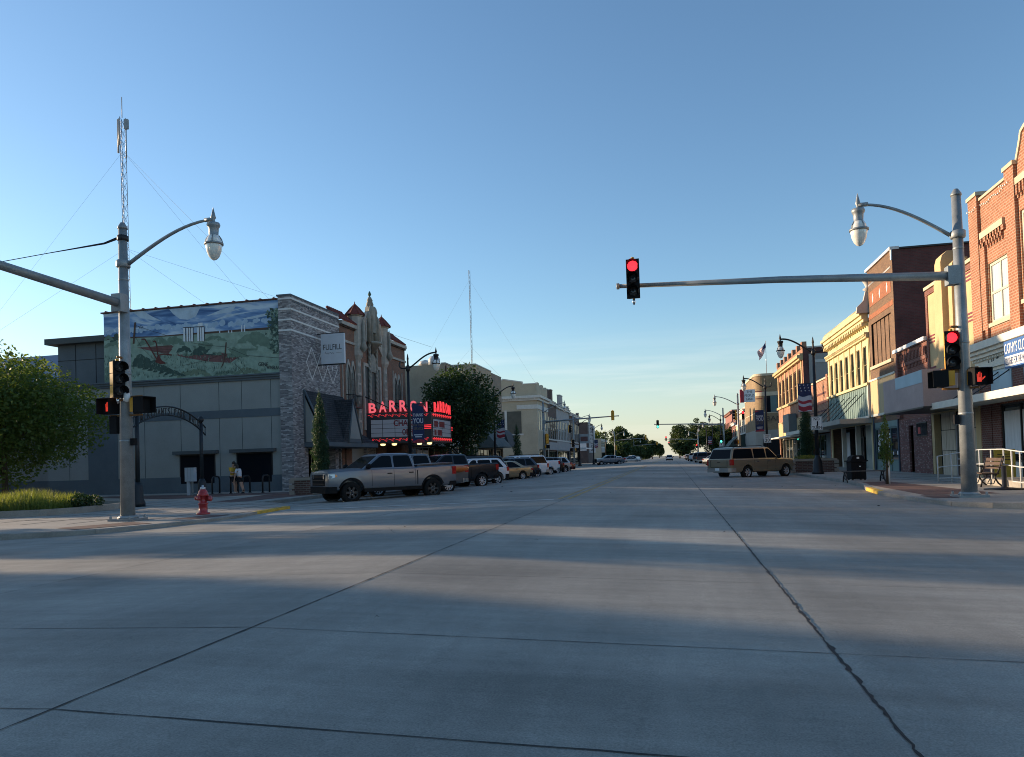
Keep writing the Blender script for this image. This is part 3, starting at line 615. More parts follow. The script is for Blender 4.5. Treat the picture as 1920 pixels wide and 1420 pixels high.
# centre bay
m = t.mb(TERRA); t.extr = None
bay = [(49.6, 9.7), (50.6, 10.5), (52.5, 10.5), (53.5, 9.7), (53.5, 11.2), (52.9, 11.5), (52.4, 12.6), (50.7, 12.6), (50.2, 11.5), (49.6, 11.2)]
m.extr(bay, lambda u, z, d: t.p(u, z, d), -.4, .12)
for u in (50.05, 50.35, 52.75, 53.05): t.box(m, u - .05, u + .05, 10.4, 12.1, .12, .2)
bayo = m.build('centre_gable', t.root)
m = t.mb(TERRAD)
for u, z1 in ((50.75, 12.6), (51.15, 13.15), (51.95, 13.15), (52.35, 12.5)):
    m.lathe([(.16, 10.4), (.16, z1 - .5), (.2, z1 - .4), (.13, z1 - .1), (0, z1 + .1)], t.p(u, 0, .22), 8)
m.lathe([(.42, 11.2), (.42, 12.7), (.36, 13.1), (.26, 13.2)], t.p(51.55, 0, .0), 8, smooth=False)
m.lathe([(.26, 13.2), (.28, 13.35), (.2, 13.55), (.23, 13.62), (.12, 13.85), (.0, 13.95)], t.p(51.55, 0, .0), 10)
m.lathe([(.05, 9.6), (.55, 10.3), (.75, 10.35), (.75, 10.5)], t.p(51.55, 0, .12), 10); m.build('finial_cluster', bayo)
m = t.mb(pm('copper_eagle', (.06, .13, .11), .6, .2)); m.lathe([(.06, 0), (.14, .14), (.06, .34), (0, .4)], t.p(51.55, 13.93, 0), 6); m.poly([t.p(51.3, 14.12, .02), t.p(51.55, 14.0, .02), t.p(51.55, 14.2, .02)]); m.build('eagle', bayo)
# windows
def gothic(u0, u1, z0, zs, zp, name='window'):
    m = t.mb(TERRA); o_, i_ = arch(u0 - .1, u1 + .1, z0, zs, zp + .35), arch(u0, u1, z0, zs, zp)
    n = len(o_)
    for k in range(n):
        a, c_ = o_[k], o_[(k + 1) % n]; e, f = i_[k], i_[(k + 1) % n]
        m.poly([t.p(*a, .07), t.p(*c_, .07), t.p(*f, .07), t.p(*e, .07)]); m.poly([t.p(*a, 0), t.p(*c_, 0), t.p(*c_, .07), t.p(*a, .07)])
    w = m.build(name, t.root); g_ = t.mb(pm('leaded_window', (.10, .105, .10), .3, 0, .2, 3)); g_.poly([t.p(*q, .012) for q in i_]); g_.build('pane', w)
    g_ = t.mb(BRKTRIM); um = (u0 + u1) / 2; t.box(g_, um - .02, um + .02, z0, zs + .1, .013, .03)
    for k in range(5): z = z0 + (zs - z0) * k / 5; t.box(g_, u0, u1, z, z + .03, .013, .028)
    g_.build('glazing_bar', w)
for u in (47.1, 47.85, 56.0, 56.75): gothic(u, u + .62, 5.9, 7.8, 8.4)
for u in (46.45, 48.75, 55.75, 57.75): t.slab('corner_strip', TERRA, (u, u + .1, 3.6, 8.9, 0, .06))
m = t.mb(TERRA); t.box(m, 49.9, 50.15, 4, 8.6, 0, .1); t.box(m, 52.95, 53.2, 4, 8.6, 0, .1); t.box(m, 49.9, 53.2, 8.6, 8.85, 0, .1)
g_ = t.mb(pm('leaded_window', (.10, .105, .10))); t.box(g_, 50.15, 52.95, 4, 8.6, -.02, .015)
w = m.build('window', t.root); g_.build('pane', w)
for u in (50.9, 52.2):
    m = t.mb(TERRAD)
    ps = [t.p(u + .05 * cos(k * 1.05), 4.2 + k * .13, .14 + .05 * sin(k * 1.05)) for k in range(50)]; m.tube(ps, .09, 6); ps = [t.p(u - .05 * cos(k * 1.05), 4.2 + k * .13, .14 - .05 * sin(k * 1.05)) for k in range(50)]; m.tube(ps, .09, 6); m.build('twisted_column', t.root)
m = t.mb(TERRAD); m.extr(arch(51.0, 52.1, 8.3, 9.2, 9.7), lambda u, z, d: t.p(u, z, d), 0, .15); m.build('arched_hood', t.root)
for a, c_ in ((47.0, 48.6), (55.9, 57.5)):
    m = t.mb(BLACKM)
    for k in range(9): m.tube([t.p(a + (c_ - a) * k / 8, 5.5, .5), t.p(a + (c_ - a) * k / 8, 6.3, .5)], .02, 4)
    m.tube([t.p(a, 6.3, 0), t.p(a, 6.3, .5), t.p(c_, 6.3, .5), t.p(c_, 6.3, 0)], .025, 4); t.box(m, a, c_, 5.42, 5.5, 0, .55)
    m.build('balcony', t.root)
t.slab('entrance_pier', THBR, *[(u, u + .9, .15, 3.0, -1.2, -.02) for u in (46.9, 53.4, 57.4)]); t.slab('entrance_pier', GREYBR, (51.6, 53.2, .15, 3.0, -1.3, -.5))
t.shop(47.8, 51.4, .15, 2.6, CREAMF, 4, (48.2, 49.2), -1.58)
# marquee: a wedge with its long face towards us
PA, PB_, PC_, PD = V((XL, 50.3, 0)), V((-16.9, 51.5, 0)), V((-16.9, 56.6, 0)), V((XL, 57.8, 0))
mq = thing('marquee', 'lit theatre marquee with red BARRON letters and white programme boards', 'marquee', (-19, 53.8, 3.0))
def mm(mat): q = MB(mat); q.M = MX.Translation((19, -53.8, -3.0)); return q
NAVY = pm('marquee_navy', (.012, .014, .024), .4, 0, .1, 3)
m = mm(NAVY); lo, hi = 3.02, 5.2; P4 = [PA, PB_, PC_, PD]
m.poly([(q.x, q.y, lo) for q in P4]); m.poly([(q.x, q.y, hi) for q in P4])
for i in range(3): a, c_ = P4[i], P4[i + 1]; m.poly([(a.x, a.y, lo), (c_.x, c_.y, lo), (c_.x, c_.y, hi), (a.x, a.y, hi)])
m.use(pm('marquee_red', (.16, .012, .02), .4)); m.poly([(PA.x, PA.y + .4, 5.21), (PB_.x - .3, PB_.y + .3, 5.21), (PB_.x - .3, PB_.y + .3, 5.5), (PA.x, PA.y + .4, 5.5)])
m.build('canopy_box', mq)
def face(A, B, txt, l1, l2, first):
    d = (B - A); L = d.length; d.normalize(); n = V((d.y, -d.x, 0)); W = lambda s, z, o: tuple(A + d * s + n * o + V((0, 0, z)))
    m = mm(BOARD); m.poly([W(L * .07, 3.45, .02), W(L * (.84 if first else .93), 3.45, .02), W(L * (.84 if first else .93), 4.72, .02), W(L * .07, 4.72, .02)]); bd = m.build('programme_board', mq)
    m = mm(BLACKP); e = L * (.84 if first else .93)
    for z in (3.45, 3.76, 4.08, 4.40, 4.72): m.poly([W(L * .07, z - .012, .024), W(e, z - .012, .024), W(e, z + .012, .024), W(L * .07, z + .012, .024)])
    for f in (.07, .25, .44, .63, .84) if first else (.07, .5, .93): m.poly([W(L * f - .015, 3.45, .023), W(L * f + .015, 3.45, .023), W(L * f + .015, 4.72, .023), W(L * f - .015, 4.72, .023)])
    m.build('board_rail', bd)
    m = mm(pm('programme_letters', (.16, .012, .02), .5))
    if not first:
        for z, fs in ((4.27, (.12, .30, .36, .62)), (3.64, (.12, .22, .27, .48))):
            for f0, f1 in (fs[:2], fs[2:]): m.poly([W(L * f0, z - .12, .03), W(L * f1, z - .12, .03), W(L * f1, z + .3, .03), W(L * f0, z + .3, .03)])
        m.build('programme_lettering', bd)
    else: m.text(l1, W(L * (.63 if first else .5), 4.25, .03), d, (0, 0, 1), .40, L * (.42 if first else .7), bold=.03); m.text(l2, W(L * (.70 if first else .42), 3.6, .03), d, (0, 0, 1), .40, L * (.3 if first else .5), bold=.03); m.build('programme_lettering', bd)
    m = mm(NEON if first else NEONR); st = .02 * L if first else .08 * L
    k = len(txt); wd = L * (.95 if first else .84) / k
    for i, ch in enumerate(txt):
        zz = 5.24 + (.10 * sin(pi * (i + .5) / k)); m.text(ch, W(st + wd * (i + .5), zz - .02, -.12 if first else .06), d, (0, 0, 1), .64 + .12 * sin(pi * (i + .5) / k), wd * (.72 if ch != 'I' else .2), ext=.05, bold=.028)
    m.build('neon_letters', mq)
    m = mm(NEONR)
    for z in (3.22, 4.98):
        nn = 9 if first else 10
        for i in range(nn):
            s0 = L * (.03 + .94 * i / nn); m.tube([W(s0 + L * .94 / nn * f, z + .07 * sin(f * 2 * pi + .5), .05) for f in (0, .14, .28, .42, .56, .7)], .012 if first else .02, 4)
            m.tube([W(s0 + L * .94 / nn * .72 + .09 * cos(q), z + .07 + .06 * sin(q), .05) for q in (0, 1.2, 2.5, 3.8, 5)], .011 if first else .02, 4)
    m.build('neon_scroll', mq)
    m = mm(NEONR)
    for z in (4.0, 4.12, 4.24): m.tube([W(L * (.89 if first else .96), z, .06), W(L * (1.0), z + .01, .06)], .03, 4)
    m.build('neon_ornament', mq)
face(PA, PB_, 'BARRON', 'CHA CHI', 'OILFIELD', True); face(PB_, PC_, 'BARRON', 'MOVIE', 'FRI', False)
m = mm(WARM)
for x, y in ((-20.4, 50.9), (-19.6, 51.1), (-17.9, 51.7), (-17.2, 51.9)): m.lathe([(0, 2.84), (.16, 2.87), (.2, 2.98), (0, 3.0)], (x, y, 0), 10)
m.build('soffit_lamp', mq)
m = mm(BLACKM)
for u in (50.0, 54.3, 57.9): m.tube([(XL + .05, u, 6.4), (-19.2, min(56, u + 1.2), 5.22)], .04, 5)
m.build('tie_rod', mq)
# ------------------------------------------------------------------ the rest of the west side
TAN = pm('tan_stucco', (.38, .305, .215), .9, 0, .16, .35, .06); TANBR = brick('tan_brick', (.30, .235, .17), (.25, .19, .14), (.24, .2, .16))
BEIGE = pm('beige_brickwork', (.43, .365, .265), .85, 0, .1, .5, .06); BEIGET = pm('pale_stone_trim', (.56, .54, .49), .75, 0, .12, 2)
BRKBR = brick('brown_brick', (.15, .095, .08), (.115, .08, .07), (.09, .08, .07)); GREYP = pm('grey_painted_wall', (.34, .325, .315), .85, 0, .12, 1, .05)
o = Bld('L', 58.75, 69.9, 4.9, 'low_storefront', 'single storey brown brick storefront with a white fascia beyond the marquee')
o.wall(THBR, [(59.1, 69.6, .12, 3.1)], depth=16, rev=1.2)
o.slab('fascia', WHITEP, (59.0, 69.7, 3.05, 3.75, .0, 1.6)); o.shop(59.3, 69.4, .15, 3.0, CREAMF, 6, (62.4, 63.4), -1.15, curtain=(3, 4))
o = Bld('L', 70, 81.6, 11.15, 'tan_stucco_building', 'tan stucco building standing behind the round street tree')
wn = [(71 + k * 2.2, 72.2 + k * 2.2, 6.2, 8.6) for k in range(5)]
o.wall(TAN, wn + [(70.5, 81.2, .12, 3.1)], depth=18); o.slab('coping', TERRAD, (69.95, 81.6, 11.16, 11.3, -.4, .08)); [o.window(*q, CREAMF) for q in wn]; o.shop(70.6, 81.1, .15, 3.0, CREAMF, 5, (75, 76))
o.slab('downpipe', PB, (70.0, 70.12, .15, 11, .02, .14)); m = o.mb(pm('roof_vent', (.5, .5, .48), .5)); m.lathe([(.4, 11.15), (.4, 11.5), (.75, 11.6), (.55, 11.95), (0, 12.1)], (XL - 3, 73, 0), 10); m.lathe([(.6, 11.15), (.6, 11.8), (.4, 12.1), (0, 12.2)], (XL - 1.4, 71, 0), 10); m.build('roof_vent', o.root)
o = Bld('L', 81.7, 89.3, 12.5, 'tan_corner_block', 'tall tan block with a shingled canopy roof and toothed brick corner')
wn = [(86.2, 88.6, 5.0, 8.0)]
o.wall(TAN, wn + [(82, 89, .12, 3.0)], depth=18, side=TAN); o.window(*wn[0], CREAMF, nu=3); o.shop(82.2, 88.9, .15, 2.9, CREAMF, 4, (84, 85)); o.slab('coping', BEIGET, (81.7, 89.3, 12.51, 12.62, -8, .05))
o.slab('toothing', THBR, *[(81.66, 81.8, 9 + k * .4, 9.2 + k * .4, -.25, .03) for k in range(9)])
m = o.mb(pm('canopy_shingle', (.09, .115, .12), .9, 0, .2, 3)); A = [o.p(81.9, 5.9, .02), o.p(89.2, 5.9, .02), o.p(89.2, 3.2, 2.3), o.p(81.9, 3.2, 2.3)]; m.poly(A); m.poly([A[0], A[3], o.p(81.9, 3.2, .02)]); m.poly([A[1], A[2], o.p(89.2, 3.2, .02)]); o.box(m, 81.9, 89.2, 3.05, 3.2, .02, 2.3); m.build('canopy', o.root)
o = Bld('L', 89.35, 94.8, 12.4, 'brown_corner_building', 'narrow brown brick building at the far corner with dark curved awning')
wn = [(89.8, 91.3, 4.6, 7.8), (91.7, 93.2, 4.6, 7.8)]
o.wall(TANBR, wn + [(89.7, 94.5, .12, 3.0)], depth=18); [o.window(*q, WHITEP, nu=2) for q in wn]; o.shop(89.9, 94.3, .15, 2.9, CREAMF, 3, (91, 92))
m = o.mb(pm('dark_awning_cloth', (.05, .055, .065), .8, 0, .1, 2)); prf = [(0, 5.6), (.8, 5.4), (1.5, 4.7), (1.9, 3.2), (0, 3.2)]
m.extr([(d, z) for d, z in prf], lambda d, z, u: o.p(u, z, d), 90, 94.7); m.build('awning', o.root)
# beyond the second crossing
o = Bld('L', 121, 131.8, 12.2, 'beige_bank', 'beige two storey corner building with stepped parapet and pale cornice')
wn = [(122.6 + k * 2.1, 124.0 + k * 2.1, 6.4, 9.8) for k in range(4)]
o.wall(BEIGE, wn + [(122, 131, .12, 3.2)], depth=24); [o.window(*q, BEIGET) for q in wn]; o.shop(122.2, 130.8, .15, 3.1, BRKTRIM, 4)
m = o.mb(BEIGE)
m.extr([(-24, 12.2), (0, 12.2), (0, 14.0), (-2.4, 14.0), (-2.4, 14.5), (-5.5, 15.1), (-8.5, 14.5), (-8.5, 14.0), (-24, 14.0)], lambda d, z, u: o.p(u, z, d), 121, 121.4)
pr = [(121.4, 12.2), (131.8, 12.2), (131.8, 13.6), (131.2, 14.2), (130.2, 14.2), (129.8, 13.6), (128.2, 13.6), (127.6, 14.3), (126.4, 14.3), (125.8, 13.6), (124.2, 13.6), (123.7, 14.3), (122.6, 14.4), (121.4, 14.0)]
m.extr(pr, lambda u, z, d: o.p(u, z, d), -.4, 0); m.build('parapet', o.root)
m = o.mb(BEIGET); o.box(m, 120.4, 132, 11.7, 12.1, -24, .7); o.box(m, 120.7, 131.9, 11.3, 11.699, -24, .35); o.box(m, 120.9, 131.85, 9.9, 10.6, -3.4, .1)
for k in range(60): m.box(XL - 24 + k * .4, XL - 23.8 + k * .4, 120.5, 120.95, 11.5, 11.69)
m.extr([(-2.3, 14.01), (-2.3, 14.5), (-5.5, 15.1), (-8.5, 14.5), (-8.5, 14.3), (-5.5, 14.9), (-2.5, 14.35)], lambda d, z, u: o.p(u, z, d), 120.95, 121.42); o.box(m, 120.95, 121.42, 14.0, 14.15, -2.3, .05)
m.build('cornice', o.root)
m = o.mb(pm('boarded_window', (.10, .095, .075), .9)); m.box(XL - 9.6, XL - 2.7, 120.93, 120.99, 5.9, 9.6); w = m.build('boarded_window', o.root); m = o.mb(BEIGET); m.box(XL - 9.9, XL - 2.4, 120.9, 120.99, 5.6, 5.88); m.box(XL - 5.5, XL - 5.1, 120.9, 120.928, 5.9, 9.8); m.build('sill', w)
def plain(side, u0, u1, h, name, label, mat, nw, z0, z1, side_mat=None, trim=BEIGET, shopm=BRKTRIM, crown=(), depth=16, fascia=None, ww=.6):
    o = Bld(side, u0, u1, h, name, label); L = u1 - u0; wn = []
    for k in range(nw): c_ = u0 + L * (k + .5) / nw; wn.append((c_ - L / nw * ww / 2, c_ + L / nw * ww / 2, z0, z1))
    o.wall(mat, wn + [(u0 + .3, u1 - .3, .12, 3.1)], depth=depth, side=side_mat); [o.window(*q, trim) for q in wn]
    if wn:
        m = o.mb(trim); o.box(m, u0, u1, z0 - .25, z0 - .05, 0, .12); o.box(m, u0, u1, h - .9, h - .5, 0, .35); o.box(m, u0, u1, h - .5, h - .35, 0, .5); m.build('cornice', o.root)
    else: o.slab('coping', trim, (u0, u1, h - .25, h + .02, -.3, .1))
    o.shop(u0 + .4, u1 - .4, .15, 3.0, shopm, max(2, int(L / 2.4)))
    o.slab('sign_band', fascia or GREYP, (u0 + .1, u1 - .1, 3.2, 4.6, 0, .12))
    for a, c_, z in crown: m = o.mb(mat); o.box(m, a, c_, h - .02, z, -.6, 0); m.use(trim); o.box(m, a - .05, c_ + .05, z, z + .15, -.65, .06); m.build('parapet_block', o.root)
    return o
plain('L', 131.9, 142, 12.4, 'dark_brick_storefront', 'dark brick storefront with two parapet turrets beside the beige corner building', BRKBR, 4, 5.2, 9.2, crown=((131.9, 133, 14.0), (136, 138, 14.3)))
plain('L', 142.1, 160, 12.2, 'grey_storefront', 'grey painted storefront with tall windows and a central parapet block', GREYP, 8, 5.2, 9.0, crown=((147.5, 151, 14.2), (159, 160, 12.6)))
plain('L', 160.1, 178, 11.7, 'brown_storefront', 'brown brick storefront with a canopy at the end of the far west row', BRKBR, 7, 5.2, 9.4, crown=((160.1, 161, 12.3), (177, 178, 12.2)))
cn = thing('canopy', 'flat white canopy over the pavement in front of the far brown storefront', 'canopy', (XL + 1.2, 172, 3.6)); m = MB(WHITEP); m.box(-1.2, 1.6, -6, 6, 0, .25); m.build('canopy_slab', cn)
o = Bld('L', 196, 209.8, 10.8, 'brown_brick_shop', 'plain brown brick shop with a tall white vertical sign'); o.wall(brick('plain_brown_brick', (.13, .085, .075), (.1, .07, .06), (.1, .085, .08)), [], depth=22); o.slab('white_panel', WHITEP, (195.95, 195.99, 3.5, 6.6, -2.6, -.4)); o.slab('coping', BRKTRIM, (195.9, 209.9, 10.8, 10.95, -22, .08))
vs = thing('vertical_sign', 'tall white vertical shop sign with dark letters on the brown brick shop', 'sign', (-20.4, 199, 6.5)); m = MB(WHITEP); m.box(-1, .6, -.2, .2, -3.6, 3.6); m.build('panel', vs); m = MB(NAVY)
for k, ch in enumerate('ASWDUCA'): m.text(ch, (-.2, -.21, 2.7 - k * .98), (1, 0, 0), (0, 0, 1), .6, .7)
m.build('lettering', vs)
hs = thing('hanging_sign', 'small pale box sign hanging over the pavement before the brown brick shop', 'sign', (-19.8, 176, 6)); m = MB(pm('sign_grey', (.35, .37, .38), .5)); m.box(-1.6, 1.0, -.15, .15, -1, 1.2); m.build('panel', hs); m = MB(PR); m.box(-1.1, .6, -.17, -.151, -.5, .6); m.build('panel_art', hs)
plain('L', 234, 252, 7.5, 'far_pale_building', 'small pale building beside the trees down the west side', BEIGE, 5, 4.9, 6.4)
# ------------------------------------------------------------------ east side
ORB = brick('orange_brick', (.33, .135, .075), (.27, .10, .055), (.36, .25, .17), .24, .11, .85, .12, .018)
LIMEST = pm('limestone_trim', (.52, .43, .30), .8, 0, .12, 2, .06); CREAMS = pm('cream_stucco', (.52, .38, .20), .85, 0, .14, .8, .06); MAROON = pm('maroon_stripe', (.20, .05, .06), .8)
DKBR = brick('dark_red_brick', (.14, .05, .045), (.10, .04, .038), (.1, .065, .058), .24, .085, .85, .3)
BRN2 = brick('tan_brown_brick', (.215, .125, .072), (.15, .09, .058), (.15, .11, .08), .24, .085, .85, .15)
REDB = brick('red_face_brick', (.24, .085, .06), (.17, .06, .05), (.2, .14, .11), .24, .085); SPECK = brick('speckled_brick', (.17, .07, .06), (.5, .4, .36), (.12, .08, .07), .17, .085, .85, .2, .012, -.55)
YEL = pm('yellow_stucco', (.60, .49, .26), .8, 0, .08, 1, .05); TEAL = pm('teal_panel', (.17, .245, .225), .6, 0, .12, .6, .04, stretch=(1, 4, .15)); TEALD = pm('teal_frame', (.10, .155, .15), .6)
TANP = pm('tan_panel', (.50, .375, .205), .7, 0, .08, 1, .04, stretch=(1, 5, .2)); PINKC = pm('pink_grey_canopy', (.40, .31, .285), .8, 0, .1, .9, .05); PALEB = pm('pale_blue_paint', (.38, .49, .53), .7, 0, .08, 1)
WHITEW = pm('white_trim', (.66, .62, .52), .7, 0, .09, 2, .05); WOODP = pm('weathered_wood', (.48, .40, .30), .85, 0, .25, 1.6, .1, stretch=(1, 6, .35))
b = Bld('R', 21.55, 35.45, 11.75, 'clothing_store', 'orange brick clothing store with curved gable and white cornice at right edge')
wl = [(32.05, 34.0, 6.5, 8.95), (28.9, 31.0, 6.9, 10.2), (26.0, 28.1, 6.9, 10.2), (23.0, 24.65, 6.5, 8.95)]
b.wall(ORB, wl + [(22, 35, .12, 3.15)], depth=24, rev=.14)
CURT = pm('window_blind', (.42, .47, .50), .7, 0, .15, 2, stretch=(1, 7, .3))
for q in wl: b.window(*q, CREAMF, d=-.06, nu=2, nz=2, fw=.11, sill=LIMEST, pane=CURT)
m = b.mb(ORB)
for a, c_ in ((34.55, 35.47), (31.1, 31.9), (24.8, 25.65), (21.53, 22.45)): b.box(m, a, c_, 5.75, 12.0, .002, .13)
gb = [(25.65, 11.74), (31.35, 11.74), (31.25, 11.86), (31.0, 12.1), (30.8, 12.45), (30.64, 12.75), (30.55, 12.98), (30.2, 13.1), (28.5, 13.2), (26.8, 13.1), (26.45, 12.98), (26.36, 12.75), (26.2, 12.45), (26.0, 12.1), (25.75, 11.86)]
m.extr(gb, lambda u, z, d: b.p(u, z, d), -.35, -.002); m.build('pier', b.root)
m = b.mb(LIMEST)
for a, c_ in ((34.5, 35.52), (31.05, 31.95), (24.75, 25.7), (21.5, 22.5)): b.box(m, a, c_, 12.001, 12.16, -.36, .18)
for a, c_ in ((31.95, 34.5), (22.5, 24.75)): b.box(m, a, c_, 11.751, 11.86, -.3, .07)
for a, c_, z in ((32.3, 34.5, 10.25), (25.8, 31.25, 11.35), (22.5, 24.7, 10.25)): b.box(m, a, c_, z - .13, z + .13, 0, .1)
g2 = gb[2:]; off = [V((p_[0] - 28.5, p_[1] - 11)).normalized() * .14 for p_ in g2]
for i in range(len(g2) - 1):
    a, c_ = g2[i], g2[i + 1]; e, f = off[i], off[i + 1]
    m.add([b.p(a[0], a[1], .05), b.p(c_[0], c_[1], .05), b.p(c_[0] + f.x, c_[1] + f.y, .05), b.p(a[0] + e.x, a[1] + e.y, .05), b.p(a[0], a[1], -.4), b.p(c_[0], c_[1], -.4), b.p(c_[0] + f.x, c_[1] + f.y, -.4), b.p(a[0] + e.x, a[1] + e.y, -.4)], [(0, 1, 2, 3), (7, 6, 5, 4), (3, 2, 6, 7), (0, 4, 5, 1)])
m.build('coping', b.root)
for a, n_, z in ((32.45, 8, 10.1), (25.9, 20, 11.2), (22.65, 8, 10.1)):
    m = b.mb(ORB)
    for k in range(n_): b.box(m, a + k * .265, a + k * .265 + .12, z - .38, z, 0, .1); b.box(m, a + k * .265, a + k * .265 + .12, z - .5, z - .38, 0, .055)
    m.build('corbels', b.root)
m = b.mb(ORB); b.box(m, 34.05, 34.54, 6.3, 9.9, .0, .1); b.box(m, 32.21, 34.05, 9.9, 10.1, 0, .1); b.box(m, 34.05, 34.3, 5.75, 6.3, 0, .1); m.build('panel_moulding', b.root)
m = b.mb(WHITEW)
for z0, z1, d in ((5.45, 5.75, .55), (5.3, 5.449, .42), (5.15, 5.299, .3), (4.68, 4.8, .2), (4.8, 5.149, .12), (4.55, 4.679, .1)): b.box(m, 21.5, 35.5, z0, z1, .002, d)
for k in range(90): b.box(m, 21.6 + k * .155, 21.68 + k * .155, 5.05, 5.148, .121, .22)
m.build('cornice', b.root)
m = b.mb(pm('peeling_patch', (.07, .065, .06), .9)); [m.poly([b.p(u, z, .124), b.p(u + .12, z + .02, .124), b.p(u + .09, z + .14, .124), b.p(u + .02, z + .1, .124)]) for u, z in ((34.0, 4.88), (33.7, 4.9), (33.55, 4.92), (33.2, 4.95), (33.1, 4.98))]; m.build('peeled_paint', b.root)
b.slab('transom_board', PALEB, (32.25, 34.15, 3.5, 4.54, .0, .05), (22.6, 31.2, 3.5, 4.54, 0, .05))
b.slab('brick_pier', brick('pier_brick', (.16, .06, .045), (.12, .05, .04), (.2, .15, .13), .24, .09), (34.3, 35.3, .15, 4.54, -.5, .03), (31.3, 32.2, 3.3, 4.54, -.5, .03), (33.45, 34.25, .15, 3.2, -.5, .02))
b.shop(22.2, 33.4, .15, 3.15, BRKTRIM, 7, (27, 28), -.04, .75, WHITEW, curtain=(1, 2, 5, 6))
cn = thing('canopy', 'white edged flat canopy over the clothing store pavement with tie rods', 'canopy', (12.1, 28.5, 3.2)); m = MB(WHITEW); m.box(-.9, .88, -7.1, 7.2, .02, .1); m.box(-.98, -.9, -7.1, 7.2, -.06, .22); m.box(-.9, .9, 7.2, 7.27, -.04, .2); m.build('canopy_slab', cn)
m = MB(BLACKM)
for u in (5.9, 4.9, 3.9, -.5, -4): m.tube([(.88, u, 1.25), (-.8, u - .15, .12)], .022, 5); m.lathe([(0, 0), (.06, .02), (0, .05)], (.86, u, 1.22), 8)
m.build('tie_rod', cn)
sg = thing('shop_sign', "long blue and white sign reading CATHY'S CLOSET below the white cornice", 'sign', (12.35, 29.2, 4.8))
m = MB(pm('sign_blue', (.045, .12, .32), .45, 0, .08, 2)); m.box(-.22, .2, -1.5, 1.5, -.48, .5); m.build('panel', sg)
m = MB(WHITEP); m.text("CATHY'S CLOSET", (-.225, 1.44, .04), (0, -1, 0), (0, 0, 1), .36, 2.05, 'l', bold=.008); m.use(WHITEP); m.box(-.223, -.2205, -1.46, 1.46, -.43, -.06); m.build('lettering', sg)
m = MB(pm('sign_ink_blue', (.03, .06, .16), .5)); m.text('CLOTHES FOR THE WHOLE FAMILY', (-.226, 1.42, -.37), (0, -1, 0), (0, 0, 1), .25, 2.45, 'l'); m.build('small_lettering', sg)
m = b.mb(pm('string_bulb', (.7, .68, .6), .3)); br = random.Random(4)
for k in range(24): u = 35.4 - k * .17; m.lathe([(0, -.05), (.035, 0), (0, .05)], b.p(u, 11.55 - .1 * sin(k * .5) ** 2, .19 if u > 34.5 or 31.3 < u < 32.2 else .04), 6)
m.build('string_lights', b.root)
# art deco front
b = Bld('R', 35.5, 41.65, 9.5, 'art_deco_building', 'ochre art deco front with rounded vertical fins and maroon stripes')
b.wall(CREAMS, [(36, 41.3, .12, 3.15)], depth=22, rev=.3)
m = b.mb(CREAMS)
for u, z, d, w in ((39.75, 9.9, .15, .5), (39.1, 10.1, .3, .45), (38.3, 10.6, .5, .8), (37.45, 10.1, .3, .45), (36.85, 9.9, .15, .4)):
    m.extr([(0, 4.9), (d, 4.9), (d, z - .5), (d - .08, z - .2), (d - .3, z), (-.4, z), (-.4, 9.4), (0, 9.4)], lambda q, zz, uu: b.p(uu, zz, q), u - w / 2, u + w / 2)
m.build('fin', b.root)
m = b.mb(MAROON)
for z in (8.75, 6.95, 5.35):
    for k in range(3): b.box(m, 35.52, 36.4, z + k * .16, z + k * .16 + .08, 0, .02); b.box(m, 40.6, 41.63, z + k * .16 - (.2 if z < 8 else 0), z + k * .16 + .08 - (.2 if z < 8 else 0), 0, .02) if z < 8 else None
m.build('stripes', b.root)
b.slab('brick_edging', REDB, (41.4, 41.66, 5.0, 9.4, .0, .05), (35.5, 36.6, 9.2, 9.45, 0, .06), (40.1, 41.66, 9.2, 9.45, 0, .06)); b.slab('coping', LIMEST, (35.5, 41.7, 9.501, 9.66, -.4, .1))
cn = thing('canopy', 'deep pink grey boxed canopy in front of the art deco building', 'canopy', (11.9, 38.6, 3.3)); m = MB(PINKC); m.box(-1.1, 1.08, -3.1, 3.05, 0, 1.62); m.build('canopy_box', cn); m = MB(PALEB); m.box(-1.115, -1.102, -3.05, .9, 1.05, 1.6); m.build('pale_band', cn); m = MB(BRKTRIM); m.box(-1.13, 1.05, -3.12, 3.07, -.07, -.002); m.build('rim', cn)
for a, c_ in ((40.35, 38.55), (36.6, 35.6)):
    m = b.mb(WOODP); lo, hi = sorted((a, c_)); k = 0
    while lo < hi - .05: b.box(m, lo, min(hi, lo + .58), .15 + (k % 2) * .004, 1.3, -.1, -.03 + (k % 2) * .01); b.box(m, lo, min(hi, lo + .58), 1.33, 2.3, -.1, -.03 + ((k + 1) % 2) * .01); b.box(m, lo, min(hi, lo + .58), 2.33, 3.15, -.1, -.03 + (k % 2) * .01); lo += .6; k += 1
    m.build('wood_panelling', b.root)
b.slab('lobby_wall', BLACKP, (36, 41.3, .1, 3.15, -.32, -.3)); b.shop(36.65, 38.5, .15, 2.6, ALLOY, 3, (37.2, 38.0), -.06, .8, PB)
